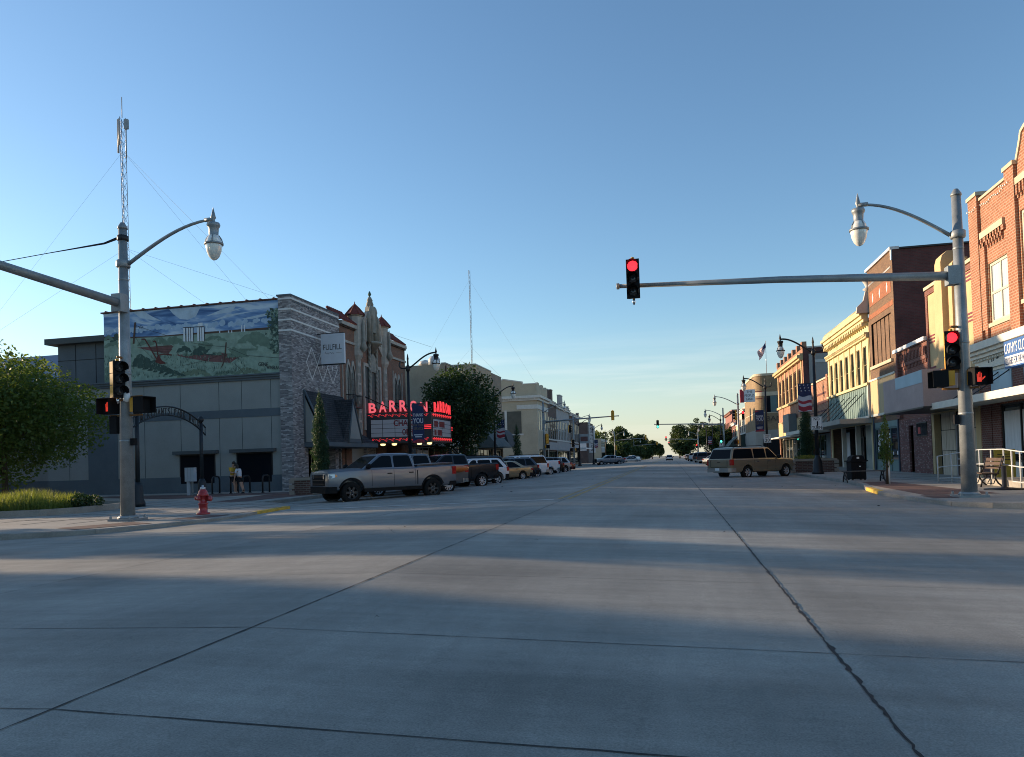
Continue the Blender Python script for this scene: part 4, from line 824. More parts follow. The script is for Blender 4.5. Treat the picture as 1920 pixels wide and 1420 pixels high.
# low red brick shop
b = Bld('R', 41.7, 47.15, 7.0, 'low_red_brick_shop', 'low red brick shop with corbelled brick top and white coping'); b.wall(REDB, [(42, 46.9, .12, 3.1)], depth=20, rev=.1)
m = b.mb(REDB)
for k in range(22): b.box(m, 41.9 + k * .235, 42.02 + k * .235, 6.3, 6.75, .0, .1); b.box(m, 41.9 + k * .235, 42.02 + k * .235, 5.9, 6.1, .0, .05)
b.box(m, 41.7, 47.1, 6.1, 6.29, 0, .08); b.box(m, 46.75, 47.15, 3.2, 6.3, 0, .12); b.box(m, 46.3, 46.45, 3.2, 6.9, 0, .2); m.build('corbelling', b.root)
b.slab('coping', WHITEP, (41.65, 47.2, 7.001, 7.2, -.5, .2)); b.slab('worn_sign_band', pm('worn_sign', (.16, .15, .14), .9, 0, .6, 4), (42, 46.2, 3.9, 4.7, .0, .05))
b.slab('speckled_wall', SPECK, (41.7, 44.6, .13, 3.1, -.1, .01), (45.4, 47.1, .13, 3.1, -.1, .01), (44.6, 45.4, 2.75, 3.1, -.1, .01)); b.slab('doorway', pm('brown_door', (.045, .02, .016), .6), (44.6, 45.4, .13, 2.75, -.3, -.25))
w = b.slab('window', BRKTRIM, (42.3, 43.95, 2.1, 2.85, .011, .05)); m = b.mb(DGLASS); b.box(m, 42.35, 43.1, 2.15, 2.8, .051, .055); b.box(m, 43.15, 43.9, 2.15, 2.8, .051, .055); m.build('pane', w); m = b.mb(pm('poster_red', (.4, .05, .04), .6)); b.box(m, 43.25, 43.65, 2.25, 2.6, .056, .058); m.build('poster', w)
# tall brick block
b = Bld('R', 47.2, 52.85, 13.15, 'tall_brick_block', 'tall dark red brick block with orange brick diamonds on its street front')
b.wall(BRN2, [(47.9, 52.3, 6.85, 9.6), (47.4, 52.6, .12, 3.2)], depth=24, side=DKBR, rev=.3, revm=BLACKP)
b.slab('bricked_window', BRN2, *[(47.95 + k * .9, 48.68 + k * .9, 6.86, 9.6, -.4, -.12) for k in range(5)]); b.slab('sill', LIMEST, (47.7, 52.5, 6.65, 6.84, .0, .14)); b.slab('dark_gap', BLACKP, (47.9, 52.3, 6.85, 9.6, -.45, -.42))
OB2 = brick('orange_band_brick', (.36, .115, .05), (.28, .09, .045), (.25, .15, .1), .24, .085)
b.slab('orange_panel', OB2, (47.6, 52.4, 10.75, 11.7, .0, .02), (47.3, 52.7, 9.95, 10.25, 0, .02)); m = b.mb(WHITEST)
for u in (48.4, 50.0, 51.6): m.poly([b.p(u, 11.55, .025), b.p(u + .14, 11.2, .025), b.p(u, 10.85, .025), b.p(u - .14, 11.2, .025)])
for k in range(22): b.box(m, 47.5 + k * .235, 47.6 + k * .235, 12.15, 12.25, 0, .03)
m.build('white_diamond', b.root)
b.slab('coping', WHITEST, (47.15, 52.9, 13.151, 13.32, -.4, .12), (47.15, 47.35, 12.55, 13.15, 0, .06)); b.slab('side_coping', BRKTRIM, (47.1, 47.4, 13.151, 13.25, -24, -.41))
b.slab('tan_panel', TANP, (47.25, 52.8, 3.75, 5.9, .0, .08)); b.slab('panel_trim', WHITEW, (47.2, 52.85, 5.901, 6.02, 0, .13), (47.2, 52.85, 3.6, 3.749, 0, .13)); b.slab('teal_band', TEAL, (47.4, 52.6, 2.83, 3.45, -.2, -.02))
f = b.shop(47.5, 52.5, .15, 2.8, TEALD, 3, None, -.06, .7, TEAL); m = b.mb(WHITEP); br = random.Random(2)
for k in range(16): u = br.uniform(47.7, 52.1); z = br.uniform(1.1, 2.3); b.box(m, u, u + br.uniform(.15, .35), z, z + br.uniform(.15, .4), -.088, -.08)
m.build('notices', f); b.slab('edge_post', pm('blue_post', (.03, .05, .08), .6), (52.55, 52.8, .15, 3.6, -.1, .02), (47.22, 47.4, .15, 3.6, -.1, .05))
# yellow front
b = Bld('R', 53, 66.1, 10.2, 'yellow_storefront', 'yellow two storey storefront with bracketed cornice and teal panels'); wl = [(53.75 + k * 1.78, 54.75 + k * 1.78, 5.95, 8.45) for k in range(7)]
b.wall(YEL, wl + [(53.4, 65.8, .12, 3.2)], depth=22, side=BRN2, rev=.1)
for q in wl: b.window(*q, pm('olive_frame', (.22, .18, .09), .6), d=-.05, fw=.05, sill=None)
m = b.mb(YEL)
for k in range(8): b.box(m, 53.1 + k * 1.78, 53.62 + k * 1.78, 5.7, 8.9, 0, .05)
for z0, z1, d in ((8.9, 9.15, .2), (9.15, 9.25, .3), (9.95, 10.15, .3), (10.15, 10.4, .42), (10.4, 10.6, .55), (5.75, 5.92, .25)): b.box(m, 53, 66.1, z0, z1, 0.002, d)
for k in range(44): b.box(m, 53.1 + k * .295, 53.22 + k * .295, 9.0, 9.13, .2, .28)
for k in range(24): b.box(m, 53.15 + k * .54, 53.35 + k * .54, 9.7, 9.94, 0, .4); m.lathe([(0, 0), (.12, .03), (0, .06)], (13 - .01, 53.5 + k * .54, 9.5), 6, 'x')
b.box(m, 53.02, 66.08, 10.601, 10.9, -.3, .36)
for k in range(40): b.box(m, 53.1 + k * .325, 53.3 + k * .325, 10.9, 11.05, -.1, .28)
m.build('cornice', b.root)
m = b.mb(pm('cornice_scroll', (.45, .42, .38), .7)); m.extr([(-.5, 10.5), (.75, 10.5), (.7, 10.9), (.3, 11.3), (.15, 11.9), (-.5, 11.9)], lambda d, z, u: b.p(u, z, d), 52.75, 53.0); m.lathe([(.1, 11.9), (.3, 12.05), (.1, 12.2), (.24, 12.5), (.3, 12.6), (0, 12.7)], b.p(52.9, 0, 0), 10); m.build('urn_scroll', b.root)
m = b.mb(TEAL); b.box(m, 53.2, 66, 3.75, 5.75, 0, .08)
for k in range(22): b.box(m, 53.5 + k * .57, 53.54 + k * .57, 3.76, 5.7, .08, .11)
m.build('teal_panel', b.root); b.slab('panel_edge', WHITEW, (53.02, 53.19, 3.6, 5.74, 0, .2), (53.02, 66.1, 3.6, 3.74, 0, .15))
cn = thing('canopy', 'thin flat canopy hung on rods below the teal panels', 'canopy', (12.0, 59.5, 3.25)); m = MB(pm('canopy_grey', (.36, .34, .29), .7)); m.box(-1, .99, -6.4, 6.5, 0, .32); m.build('canopy_slab', cn); m = MB(BLACKM)
for k in range(6): m.tube([(.9, -5 + k * 2, 2.1), (-.9, -5.6 + k * 2, .32)], .03, 5)
m.build('tie_rod', cn)
b.shop(55.4, 65.6, .15, 3.2, BRKTRIM, 5, (59, 60), -.9, .5, TEALD, curtain=(0, 4)); b.slab('column', WHITEW, (53.4, 54.9, .15, 3.2, -.3, .0), (58.0, 58.3, .15, 3.2, -.4, -.1), (62.5, 62.8, .15, 3.2, -.4, -.1)); b.slab('fluting', TEALD, *[(53.5 + k * .25, 53.56 + k * .25, .2, 3.1, 0, .02) for k in range(6)])
# low orange brick front
b = Bld('R', 66.15, 77.9, 7.6, 'low_orange_brick_shop', 'low orange brick shop with dark band and pale awning edge behind the lamp post'); b.wall(ORB, [(66.5, 77.5, .12, 3.1)], depth=20, rev=.4)
b.slab('brick_band', DKBR, (66.4, 77.6, 5.6, 5.85, 0, .02), (66.4, 77.6, 6.4, 6.55, 0, .02), (66.4, 77.6, 4.9, 5.05, 0, .02)); b.slab('coping', LIMEST, (66.1, 77.95, 7.601, 7.75, -.3, .1)); b.slab('end_pier', ORB, (66.15, 66.7, 3.2, 7.9, 0, .15), (71.6, 72.0, .15, 7.9, 0, .15), (77.4, 77.9, 3.2, 7.9, 0, .15))
b.slab('dark_fascia', pm('green_black_fascia', (.05, .065, .06), .6, 0, .3, 1.5), (66.7, 77.3, 3.45, 4.7, 0, .1)); b.shop(66.6, 77.3, .15, 3.0, TEALD, 5, (70, 71), -.4); b.slab('grey_panel', pm('slate_panel', (.12, .15, .16), .8), (67.4, 69.2, .15, 3.0, -.35, -.2))
cn = thing('canopy', 'white edged pavement canopy on the low orange brick shop', 'canopy', (12.1, 72, 3.1)); m = MB(WHITEW); m.box(-1, .89, -5.7, 5.7, 0, .3); m.build('canopy_slab', cn)
# six window brick block
b = Bld('R', 78, 96.2, 11.7, 'six_window_brick_block', 'orange brick block with six tall windows and battlemented parapet'); wl = [(79.3 + k * 2.75, 81.2 + k * 2.75, 6.9, 9.9) for k in range(6)]
b.wall(ORB, wl + [(78.4, 95.8, .12, 3.1)], depth=22, side=DKBR, rev=.12); CRB = pm('cream_brick_trim', (.50, .36, .18), .8, 0, .1, 2)
for q in wl: b.window(*q, pm('brown_frame', (.12, .07, .045), .6), d=-.06, nu=2, fw=.12)
m = b.mb(CRB)
for z0, z1, d in ((10.55, 10.75, .35), (10.75, 11.05, .55), (11.05, 11.2, .3), (6.6, 6.85, .2), (4.9, 5.0, .1)): b.box(m, 77.95, 96.25, z0, z1, .002, d)
for k in range(7): b.box(m, 78.55 + k * 2.75, 79.0 + k * 2.75, 6.86, 10.5, 0, .08)
m.build('cornice', b.root); m = b.mb(ORB)
for k in range(7): b.box(m, 78 + k * 2.9, 78.8 + k * 2.9, 11.701, 12.35, -.4, .05)
m.build('battlement', b.root); b.slab('grey_side_paint', pm('grey_wall_paint', (.33, .31, .28), .9, 0, .12, .5, .05), (77.94, 77.98, .2, 11.1, -22, -.55)); b.slab('side_coping', BEIGET, (77.9, 78.2, 11.701, 11.85, -22, -.41), (77.9, 77.98, 10.21, 10.5, -22, -1.0))
b.slab('cream_fascia', CRB, (78.1, 96, 3.2, 4.85, 0, .1)); b.shop(78.5, 95.7, .15, 3.0, CREAMF, 7, (86, 87), -.3); b.slab('pale_awning', WHITEW, (79, 95, 3.05, 3.2, .1, 1.2))
sg = thing('shop_sign', 'dark rectangular hanging sign on the cream fascia of the six window block', 'sign', (12.2, 84.5, 4.6)); m = MB(pm('sign_slate', (.12, .15, .16), .5)); m.box(-.1, .7, -2, 2, -1, .9); m.build('panel', sg)
# round cornered bank
b = Bld('R', 121, 138, 13.6, 'round_corner_bank', 'tan brick bank with rounded corner, cream band and the word BANK')
BKB = brick('bank_brick', (.30, .21, .12), (.22, .155, .09), (.24, .17, .1), .3, .1); q = []
def roundc(r, d=0): return [(13 + r - (r + d) * cos(a), 121 + r - (r + d) * sin(a)) for a in [k * pi / 16 for k in range(9)]]
def ringwall(m, z0, z1, r, d=0):
    pts = [(13 - d, 138)] + roundc(r, d) + [(34, 121 - d)]; vs = [(x, y, z) for z in (z0, z1) for x, y in pts]; n = len(pts)
    m.add(vs, [(i, i + 1, n + i + 1, n + i) for i in range(n - 1)]); m.poly([(x, y, z1) for x, y in pts] + [(34, 138, z1)]); m.poly([(x, y, z0) for x, y in pts] + [(34, 138, z0)])
m = b.mb(BKB); ringwall(m, 5, 13.4, 1.3); m.build('wall', b.root); m = b.mb(LIMEST); ringwall(m, 13.401, 13.75, 1.3, .12); ringwall(m, 10.3, 10.9, 1.3, .05); ringwall(m, 7.6, 7.72, 1.3, .04); m.build('cream_band', b.root)
m = b.mb(pm('bank_stone', (.30, .28, .24), .8, 0, .1, .8)); ringwall(m, .1, 5.0, 1.3, .06); m.build('stone_base', b.root)
m = b.mb(DGLASS); m.box(14.3, 15.2, 120.93, 120.98, 7.75, 10.25); m.use(TEALD); m.box(15.2, 16.2, 120.92, 120.985, 7.75, 10.25); w = m.build('window', b.root); m = b.mb(BLACKP); m.box(13.9, 16.4, 120.86, 120.93, .2, 3.6); m.build('entrance', b.root)
m = b.mb(pm('bank_letters', (.06, .045, .035), .6)); m.text('BANK', (16.1, 120.93, 6.4), (1, 0, 0), (0, 0, 1), .75, 3.2); m.build('lettering', b.root)
sg = thing('bank_sign', 'white THE PEOPLES BANK blade sign with red end on the round bank', 'sign', (11.7, 119.6, 10.3)); m = MB(WHITEP); m.box(-.55, 1.1, -.2, .2, -.95, .95); m.build('panel', sg); m = MB(pm('sign_red', (.36, .02, .03), .5)); m.box(-1.1, -.551, -.3, .3, -1.0, 1.0); [m.box(1.1, 2.2, -.06, .06, z, z + .12) for z in (-.6, .5)]; m.build('red_end', sg)
m = MB(NAVY); [m.text(t_, (.28, -.205, z), (1, 0, 0), (0, 0, 1), .36, w_) for t_, z, w_ in (('THE', .42, .8), ('PEOPLES', -.14, 1.4), ('BANK', -.72, 1.0))]; m.build('lettering', sg)
plain('R', 138.2, 150, 9.8, 'pale_lit_storefront', 'pale sunlit storefront with dark awning next to the round bank', pm('warm_cream', (.55, .45, .36), .8, 0, .1, 1), 3, 5.2, 8)  # one even warm cream base colour
cn = thing('awning', 'dark green curved awning over the pavement beyond the round bank', 'awning', (11.5, 144, 2.6)); m = MB(pm('green_awning', (.03, .055, .05), .7)); m.extr([(-1.6, 0), (1.45, 0), (1.45, 2.4), (.5, 2.1), (-.7, 1.2)], lambda x, z, y: (x, y, z), -5.5, 5.5); m.build('awning_cloth', cn)
plain('R', 150.2, 158, 7.2, 'small_yellow_shop', 'small yellow shop in the far east row', YEL, 0, 4, 6); plain('R', 158.2, 167, 8.2, 'small_red_shop', 'small red brick shop in the far east row', REDB, 2, 4.9, 6.6, crown=((161, 164, 9.0),))
plain('R', 167.3, 187, 11.0, 'pink_brick_block', 'tall pinkish brick block at the end of the east row', brick('pink_brick', (.34, .13, .11), (.28, .11, .09), (.25, .16, .14)), 5, 5, 8.6, trim=REDB)
plain('R', 187.2, 200, 6.0, 'far_dark_shop', 'low dark shop past the pink brick block', BRKBR, 0, 3, 4)
fl = thing('flagpole', 'flagpole carrying a hanging flag on the round bank roof', 'flagpole', (15.3, 125, 13.6)); m = MB(ALLOY); m.tube([(0, 0, 0), (.02, 0, 5.6)], [.06, .035], 6); m.lathe([(0, 0), (.09, .08), (0, .16)], (.02, 0, 5.6), 8); m.build('pole', fl)
fg = thing('flag', 'red and white striped flag hanging limply from the rooftop pole', 'flag', (15.3, 125, 18.4)); m = MB(); RF = pm('flag_red', (.35, .02, .03), .8); BF = pm('flag_blue', (.02, .03, .12), .8)
def fp(s, t_): return (-.05 - 1.5 * s * .75 + .12 * sin(t_ * 5 + s * 4), .2 * sin(s * 9 + t_ * 2), -.2 - t_ * 1.5 - s * 1.35 + .9)
for i in range(13):
    for k in range(8):
        m.use(BF if i < 7 and k < 3 else (RF if i % 2 == 0 else WHITEP)); m.poly([fp(k / 8, i / 13), fp((k + 1) / 8, i / 13), fp((k + 1) / 8, (i + 1) / 13), fp(k / 8, (i + 1) / 13)])
m.build('cloth', fg)
# ------------------------------------------------------------------ street furniture
def luminaire(par, p, mat, s=1.0, sub=True):
    """teardrop lantern hanging below p (local to par)"""
    m = MB(mat); m.M = MX.Translation(p) @ MX.Scale(s, 4)
    m.lathe([(0, .42), (.03, .3), (.07, .12), (.09, .05), (.05, -.02), (.05, -.1), (.2, -.13), (.22, -.2), (.2, -.26), (.17, -.3), (.15, -.55), (.2, -.62)], n=10)
    for k in range(4): a = k * pi / 2 + .4; m.tube([(.16 * cos(a), .16 * sin(a), -.55), (.25 * cos(a), .25 * sin(a), -.68), (.29 * cos(a), .29 * sin(a), -.84)], .018, 4)
    m.lathe([(.27, -.80), (.31, -.81), (.31, -.87), (.27, -.87)], n=14)
    l = m.build('lantern', par); g_ = MB(GLOBE); g_.M = MX.Translation(p) @ MX.Scale(s, 4)
    g_.lathe([(.17, -.56), (.23, -.68), (.265, -.86), (.27, -.92), (.24, -1.1), (.17, -1.27), (.09, -1.36), (.03, -1.39), (0, -1.4)], n=14); g_.build('globe', l)
    return l
def sighead(par, p, a, lit, s=1.0, back=None):
    """three section signal; a = heading it faces (rad), lit = 0 top, 1, 2 or None"""
    M = rotz(*p, a) @ MX.Scale(s, 4)
    m = MB(YELLOWH); m.M = M
    for k in range(3): m.box(-.12, .06, -.17, .17, .02 + k * .36, .36 + k * .36)
    m.use(BLACKP); m.box(.061, .085, -.185, .185, -.01, 1.11)
    m.use(YELLOWH); m.lathe([(0, 0), (.05, .01), (.05, .08), (0, .1)], (0, 0, 1.09), 8); m.use(CHROME); m.lathe([(.02, -.18), (.05, -.1), (.03, 0)], (0, 0, .0), 6)
    h = m.build('signal_head', par)
    for k in range(3):
        on = lit == 2 - k; l = MB((REDG, REDG, GRNG)[lit] if on else LENSOFF); l.M = M; c_ = (.09, 0, .19 + k * .36)
        l.lathe([(.148, 0), (.11, .025), (.05, .04), (0, .045)], c_, 16, 'x'); l.build('lens', h)
        v = MB(BLACKP); v.M = M; v.lathe([(.16, 0), (.165, .26)], c_, 16, 'x', True, -.5, pi + .5) if False else None
        rs = []
        for dx in (0, .12, .24): rs.append([(c_[0] + dx, .16 * sin(q), c_[2] + .16 * cos(q)) for q in [-2.2 + .1 * dx / .24 * 3 + 4.4 * i / 14 * (1 - .14 * dx / .24) for i in range(15)]])
        v.smooth = True; v.rings(rs, False, False); v.build('visor', h)
    return h
def pedhead(par, p, a, hand=True):
    M = rotz(*p, a); m = MB(BLACKP); m.M = M; m.box(-.1, .08, -.22, .22, 0, .44); m.box(.08, .28, -.22, -.2, 0, .44); m.box(.08, .28, .2, .22, 0, .44); m.box(.08, .28, -.2, .2, .42, .44); m.use(YELLOWH); m.box(-.26, -.1, -.19, .19, .03, .42)
    h = m.build('pedestrian_signal', par)
    if hand:
        q = MB(HANDG); q.M = M @ MX.Translation((.085, 0, .0)); q.box(0, .005, -.075, .035, .08, .2)
        for k, (y, z) in enumerate(((-.07, .29), (-.036, .33), (-.003, .34), (.03, .31))): q.box(0, .005, y - .010, y + .010, .2, z)
        q.poly([(0.005, .05, .12), (.005, .13, .2), (.005, .12, .23), (.005, .05, .18)]); q.build('lit_hand', h)
    return h
def sigpole(loc, label, h, r, arm=None, lamp=None, heads=(), peds=(), top=True, group=None, wired=False):
    t = thing('traffic_signal_pole', label, 'traffic signal', loc, 0, group)
    m = MB(STEEL); m.tube([(0, 0, 0), (0, 0, h)], [r * 1.02, r * .6], 16); m.lathe([(r * .72, h), (r * .7, h + .05), (r * .3, h + .18), (0, h + .2)], n=14)
    for z in (2.2, 4.1, h * .82): q = r * (1.02 - .42 * z / h); m.lathe([(q, z), (q * 1.06, z + .015), (q * 1.06, z + .05), (q, z + .065)], n=14)
    m.build('pole', t)
    m = MB(STEEL); m.box(-r * 1.9, r * 1.9, -r * 1.9, r * 1.9, 0, .06)
    for sx in (-1, 1):
        for sy in (-1, 1): m.lathe([(.035, 0), (.035, .07), (.02, .1), (0, .1)], (sx * r * 1.6, sy * r * 1.6, .05), 6, smooth=False)
    m.lathe([(r * 1.5, .06), (r * 1.2, .14)], n=14); m.build('base_plate', t)
    if arm:
        (dx, dy), L, z, rise = arm; m = MB(STEEL); m.cbox((dx * r * .9, dy * r * .9, z), (r * 1.6, r * 1.6, .5))
        m.tube([(dx * r, dy * r, z), (dx * L * .5, dy * L * .5, z + rise * .6), (dx * L, dy * L, z + rise)], [.125, .095, .06], 12); m.lathe([(0, -.05), (.09, -.04), (.09, .04), (0, .05)], (dx * L, dy * L, z + rise), 10, 'x' if abs(dx) > .5 else 'y'); m.build('mast_arm', t)
    if lamp:
        (dx, dy), L, z, rise = lamp; m = MB(STEEL); ps = [(dx * (r + (L - r) * f), dy * (r + (L - r) * f), z + rise * sin(f * pi / 2)) for f in [k / 12 for k in range(13)]]
        m.tube(ps, [.055 - .018 * k / 12 for k in range(13)], 8); m.lathe([(r * .9, z - .1), (r, z - .08), (r, z + .08), (r * .9, z + .1)], n=14); m.tube([(dx * (L - .25), dy * (L - .25), z + rise), (dx * L, dy * L, z + rise)], .06, 8); la = m.build('lamp_arm', t); luminaire(la, (dx * L, dy * L, z + rise), STEEL, .82)
    for p_, a, lit, s_ in heads: sighead(t, p_, a, lit, s_)
    for p_, a, hd in peds: pedhead(t, p_, a, hd)
    if heads and top:
        m = MB(pm('bracket_bronze', (.22, .11, .04), .5, .2)); 
        for p_, a, lit, s_ in heads:
            if p_[2] < 5: [m.tube([(0, 0, p_[2] + e), (p_[0], p_[1], p_[2] + e)], .035, 6) for e in (-.06, 1.14)]
        for p_, a, hd in peds: [m.tube([(0, 0, p_[2] + e), (p_[0], p_[1], p_[2] + e)], .03, 6) for e in (-.05, .47)]
        m.build('bracket', t)
    return t
W_, E_, S_, N_ = pi, 0, -pi / 2, pi / 2
lp = sigpole((-15.0, 18.3, .15), 'near left steel traffic signal pole with lantern arm before the mural corner', 8.25, .19, ((0, -1), 13.5, 6.1, .35), ((1, 0), 2.88, 7.25, 1.0),
    [((.02, -.33, 3.43), -.32, None, .92)], [((-.42, -.1, 3.0), S_ - .1, True), ((.62, -.12, 3.0), E_ - .2, False)])
m = MB(BLACKP); m.box(-.45, -.22, -.12, .12, 2.45, 2.95); m.box(.2, .32, -.1, .04, 2.1, 2.3); m.use(WHITEP); m.lathe([(0, 0), (.1, .05), (.08, .25), (0, .3)], (.2, -.2, 3.3), 8); m.build('push_button_box', lp)
m = MB(BLACKM); m.lathe([(.12, 7.9), (.15, 7.92), (.15, 8.05), (.12, 8.07)], n=12); m.tube([(-.2, 0, 8.0), (-.6, 0, 7.9), (-2.4, -.1, 7.75), (-10, -.2, 7.2), (-30, -.5, 7.6)], [.04, .03, .012, .012, .012], 5); m.build('span_cable', lp)
rp = sigpole((7.73, 22.05, .15), 'near right steel traffic signal pole with red signal arm over the road', 8.1, .19, ((-1, 0), 9.1, 5.95, .42), ((-1, 0), 2.46, 7.05, 1.05),
    [((-.32, -.12, 3.42), S_ - .12, 0, .92), ((-8.64, -.22, 5.93), S_ - .05, 0, 1.02)], [((-.58, -.1, 2.95), W_, False), ((.22, -.34, 2.95), S_ + .1, True)])
m = MB(BLACKP); m.box(-.32, -.2, -.12, .0, 1.95, 2.2); m.build('push_button', rp)
# signals of the next crossings: the same pole kit, farther down the street
far = 'distant traffic signal poles'
def fpole(x, y, lab, arm=None, lamp=1, heads=(), peds=()):
    sx = 1 if x < 0 else -1
    return sigpole((x, y, .15), lab, 8.4, .17, ((sx, 0), arm, 6.0, .4) if arm else None, ((sx, 0), 2.7, 7.3, 1.0) if lamp else None, heads, peds, group=far)
fpole(-15.5, 92, 'signal pole with yellow backed heads and long arm by beige bank', 9.3, 1, [((8.6, 0, 5.9), N_, None, 1.05), ((.35, .1, 3.3), N_ + .5, None, 1.1)], [((.4, -.1, 2.7), E_, False)])
fpole(-15.6, 121.8, 'signal pole by the white walking signal left of the second crossing', None, 1, [((-.1, -.35, 3.2), S_ + .5, None, 1.1), ((-.6, -.2, 5.6), S_ + .7, None, 1.1)], [((-.4, -.2, 2.6), S_, False), ((.5, -.1, 2.6), E_, False)])
fpole(8.0, 93.5, 'signal pole before the round bank carrying a red light', None, 1, [((.55, -.2, 5.4), S_, 0, .9), ((-.3, .2, 5.4), W_, None, 1.0)], [((-.3, -.1, 2.5), W_, False)])
fpole(8.1, 121.3, 'signal pole with a green light arm past the round bank', 10.6, 1, [((-10.1, -.2, 5.8), S_, 2, 1.1), ((-.45, -.15, 3.1), S_, 2, 1.1)], [])
fpole(-15.4, 209, 'thin signal pole at the third crossing on the left', 9.2, 1, [((8.6, 0, 5.9), N_, None, 1.2), ((.4, 0, 3.3), N_ + .4, None, 1.2)])
fpole(8.0, 233, 'thin signal pole at the third crossing on the right', 10, 1, [((-9.5, -.2, 5.9), S_, 0, 1.2), ((-.5, -.1, 3.2), S_, 0, 1.2)])
fpole(-15.4, 318, 'farthest signal pole on the left before the trees', 10, 1, [((9.6, 0, 5.9), N_, None, 1.3)])
fpole(8.0, 330, 'farthest signal pole on the right before the trees', 9.5, 1, [((-9, -.2, 5.9), S_, 0, 1.2)])
# black street lamps
def make_lamp():
    t = thing('street_lamp', '', 'street lamp', (0, 0, 0)); m = MB(BLACKM)
    m.lathe([(.34, 0), (.34, .12), (.27, .2), (.25, .75), (.16, .95), (.13, 1.1)], n=12); m.build('base', t)
    m = MB(BLACKM); m.tube([(0, 0, 1.05), (0, 0, 7.2)], [.115, .075], 12); m.lathe([(.11, 7.0), (.14, 7.1), (.14, 7.25), (.06, 7.4), (.05, 7.7), (.07, 7.75), (.03, 8.0), (0, 8.1)], n=8)
    ps = [(-.1 - .45 * sin(k * .2), 0, 7.2 - .02 * k + .006 * k * k) for k in range(9)]; m.tube(ps + [(-.5, 0, 7.6)], .05, 6); m.build('pole', t)
    m = MB(BLACKM); ps = [(.08 + 1.72 * f, 0, 7.2 + .32 * f + .75 * sin(f * pi / 2) ** 1.3 - .22 * f * f) for f in [k / 12 for k in range(13)]]; m.tube(ps, .05, 8); m.build('lamp_arm', t)
    luminaire(t, (1.82, 0, 8.05), BLACKM, .82); return t
LAMP = make_lamp(); first = True
lamps = [(-15.6, 43.3, 0, 'black street lamp on the left kerb in front of the theatre marquee'), (-15.6, 65.8, 0, 'black street lamp left of the road beyond the round street tree'), (-15.6, 129.2, 0, 'black street lamp at the left kerb beyond the second crossing'),
         (-15.6, 153, 0, 'smaller black street lamp beside the white vertical sign'), (8.36, 46.6, pi, 'black street lamp with the NO J TURN sign on the right'), (8.36, 69.8, pi, 'black street lamp carrying the speed 20 sign before the bank'),
         (8.4, 133, pi, 'black street lamp just past the second crossing on the right'), (8.4, 159.5, pi, 'far black street lamp in front of the dark trees on the right'), (8.4, 186, pi, 'farther black street lamp among the right hand trees'), (-15.6, 182, 0, 'far black street lamp left of the third crossing')]
for i, (x, y, a, lab) in enumerate(lamps):
    if i == 0: LAMP.location = (x, y, .15); LAMP.rotation_euler = (0, 0, a); LAMP['label'] = lab; LAMP['group'] = 'black street lamps along the kerbs'
    else: dup(LAMP, (x, y, .15), a, lab, 'black street lamps along the kerbs')
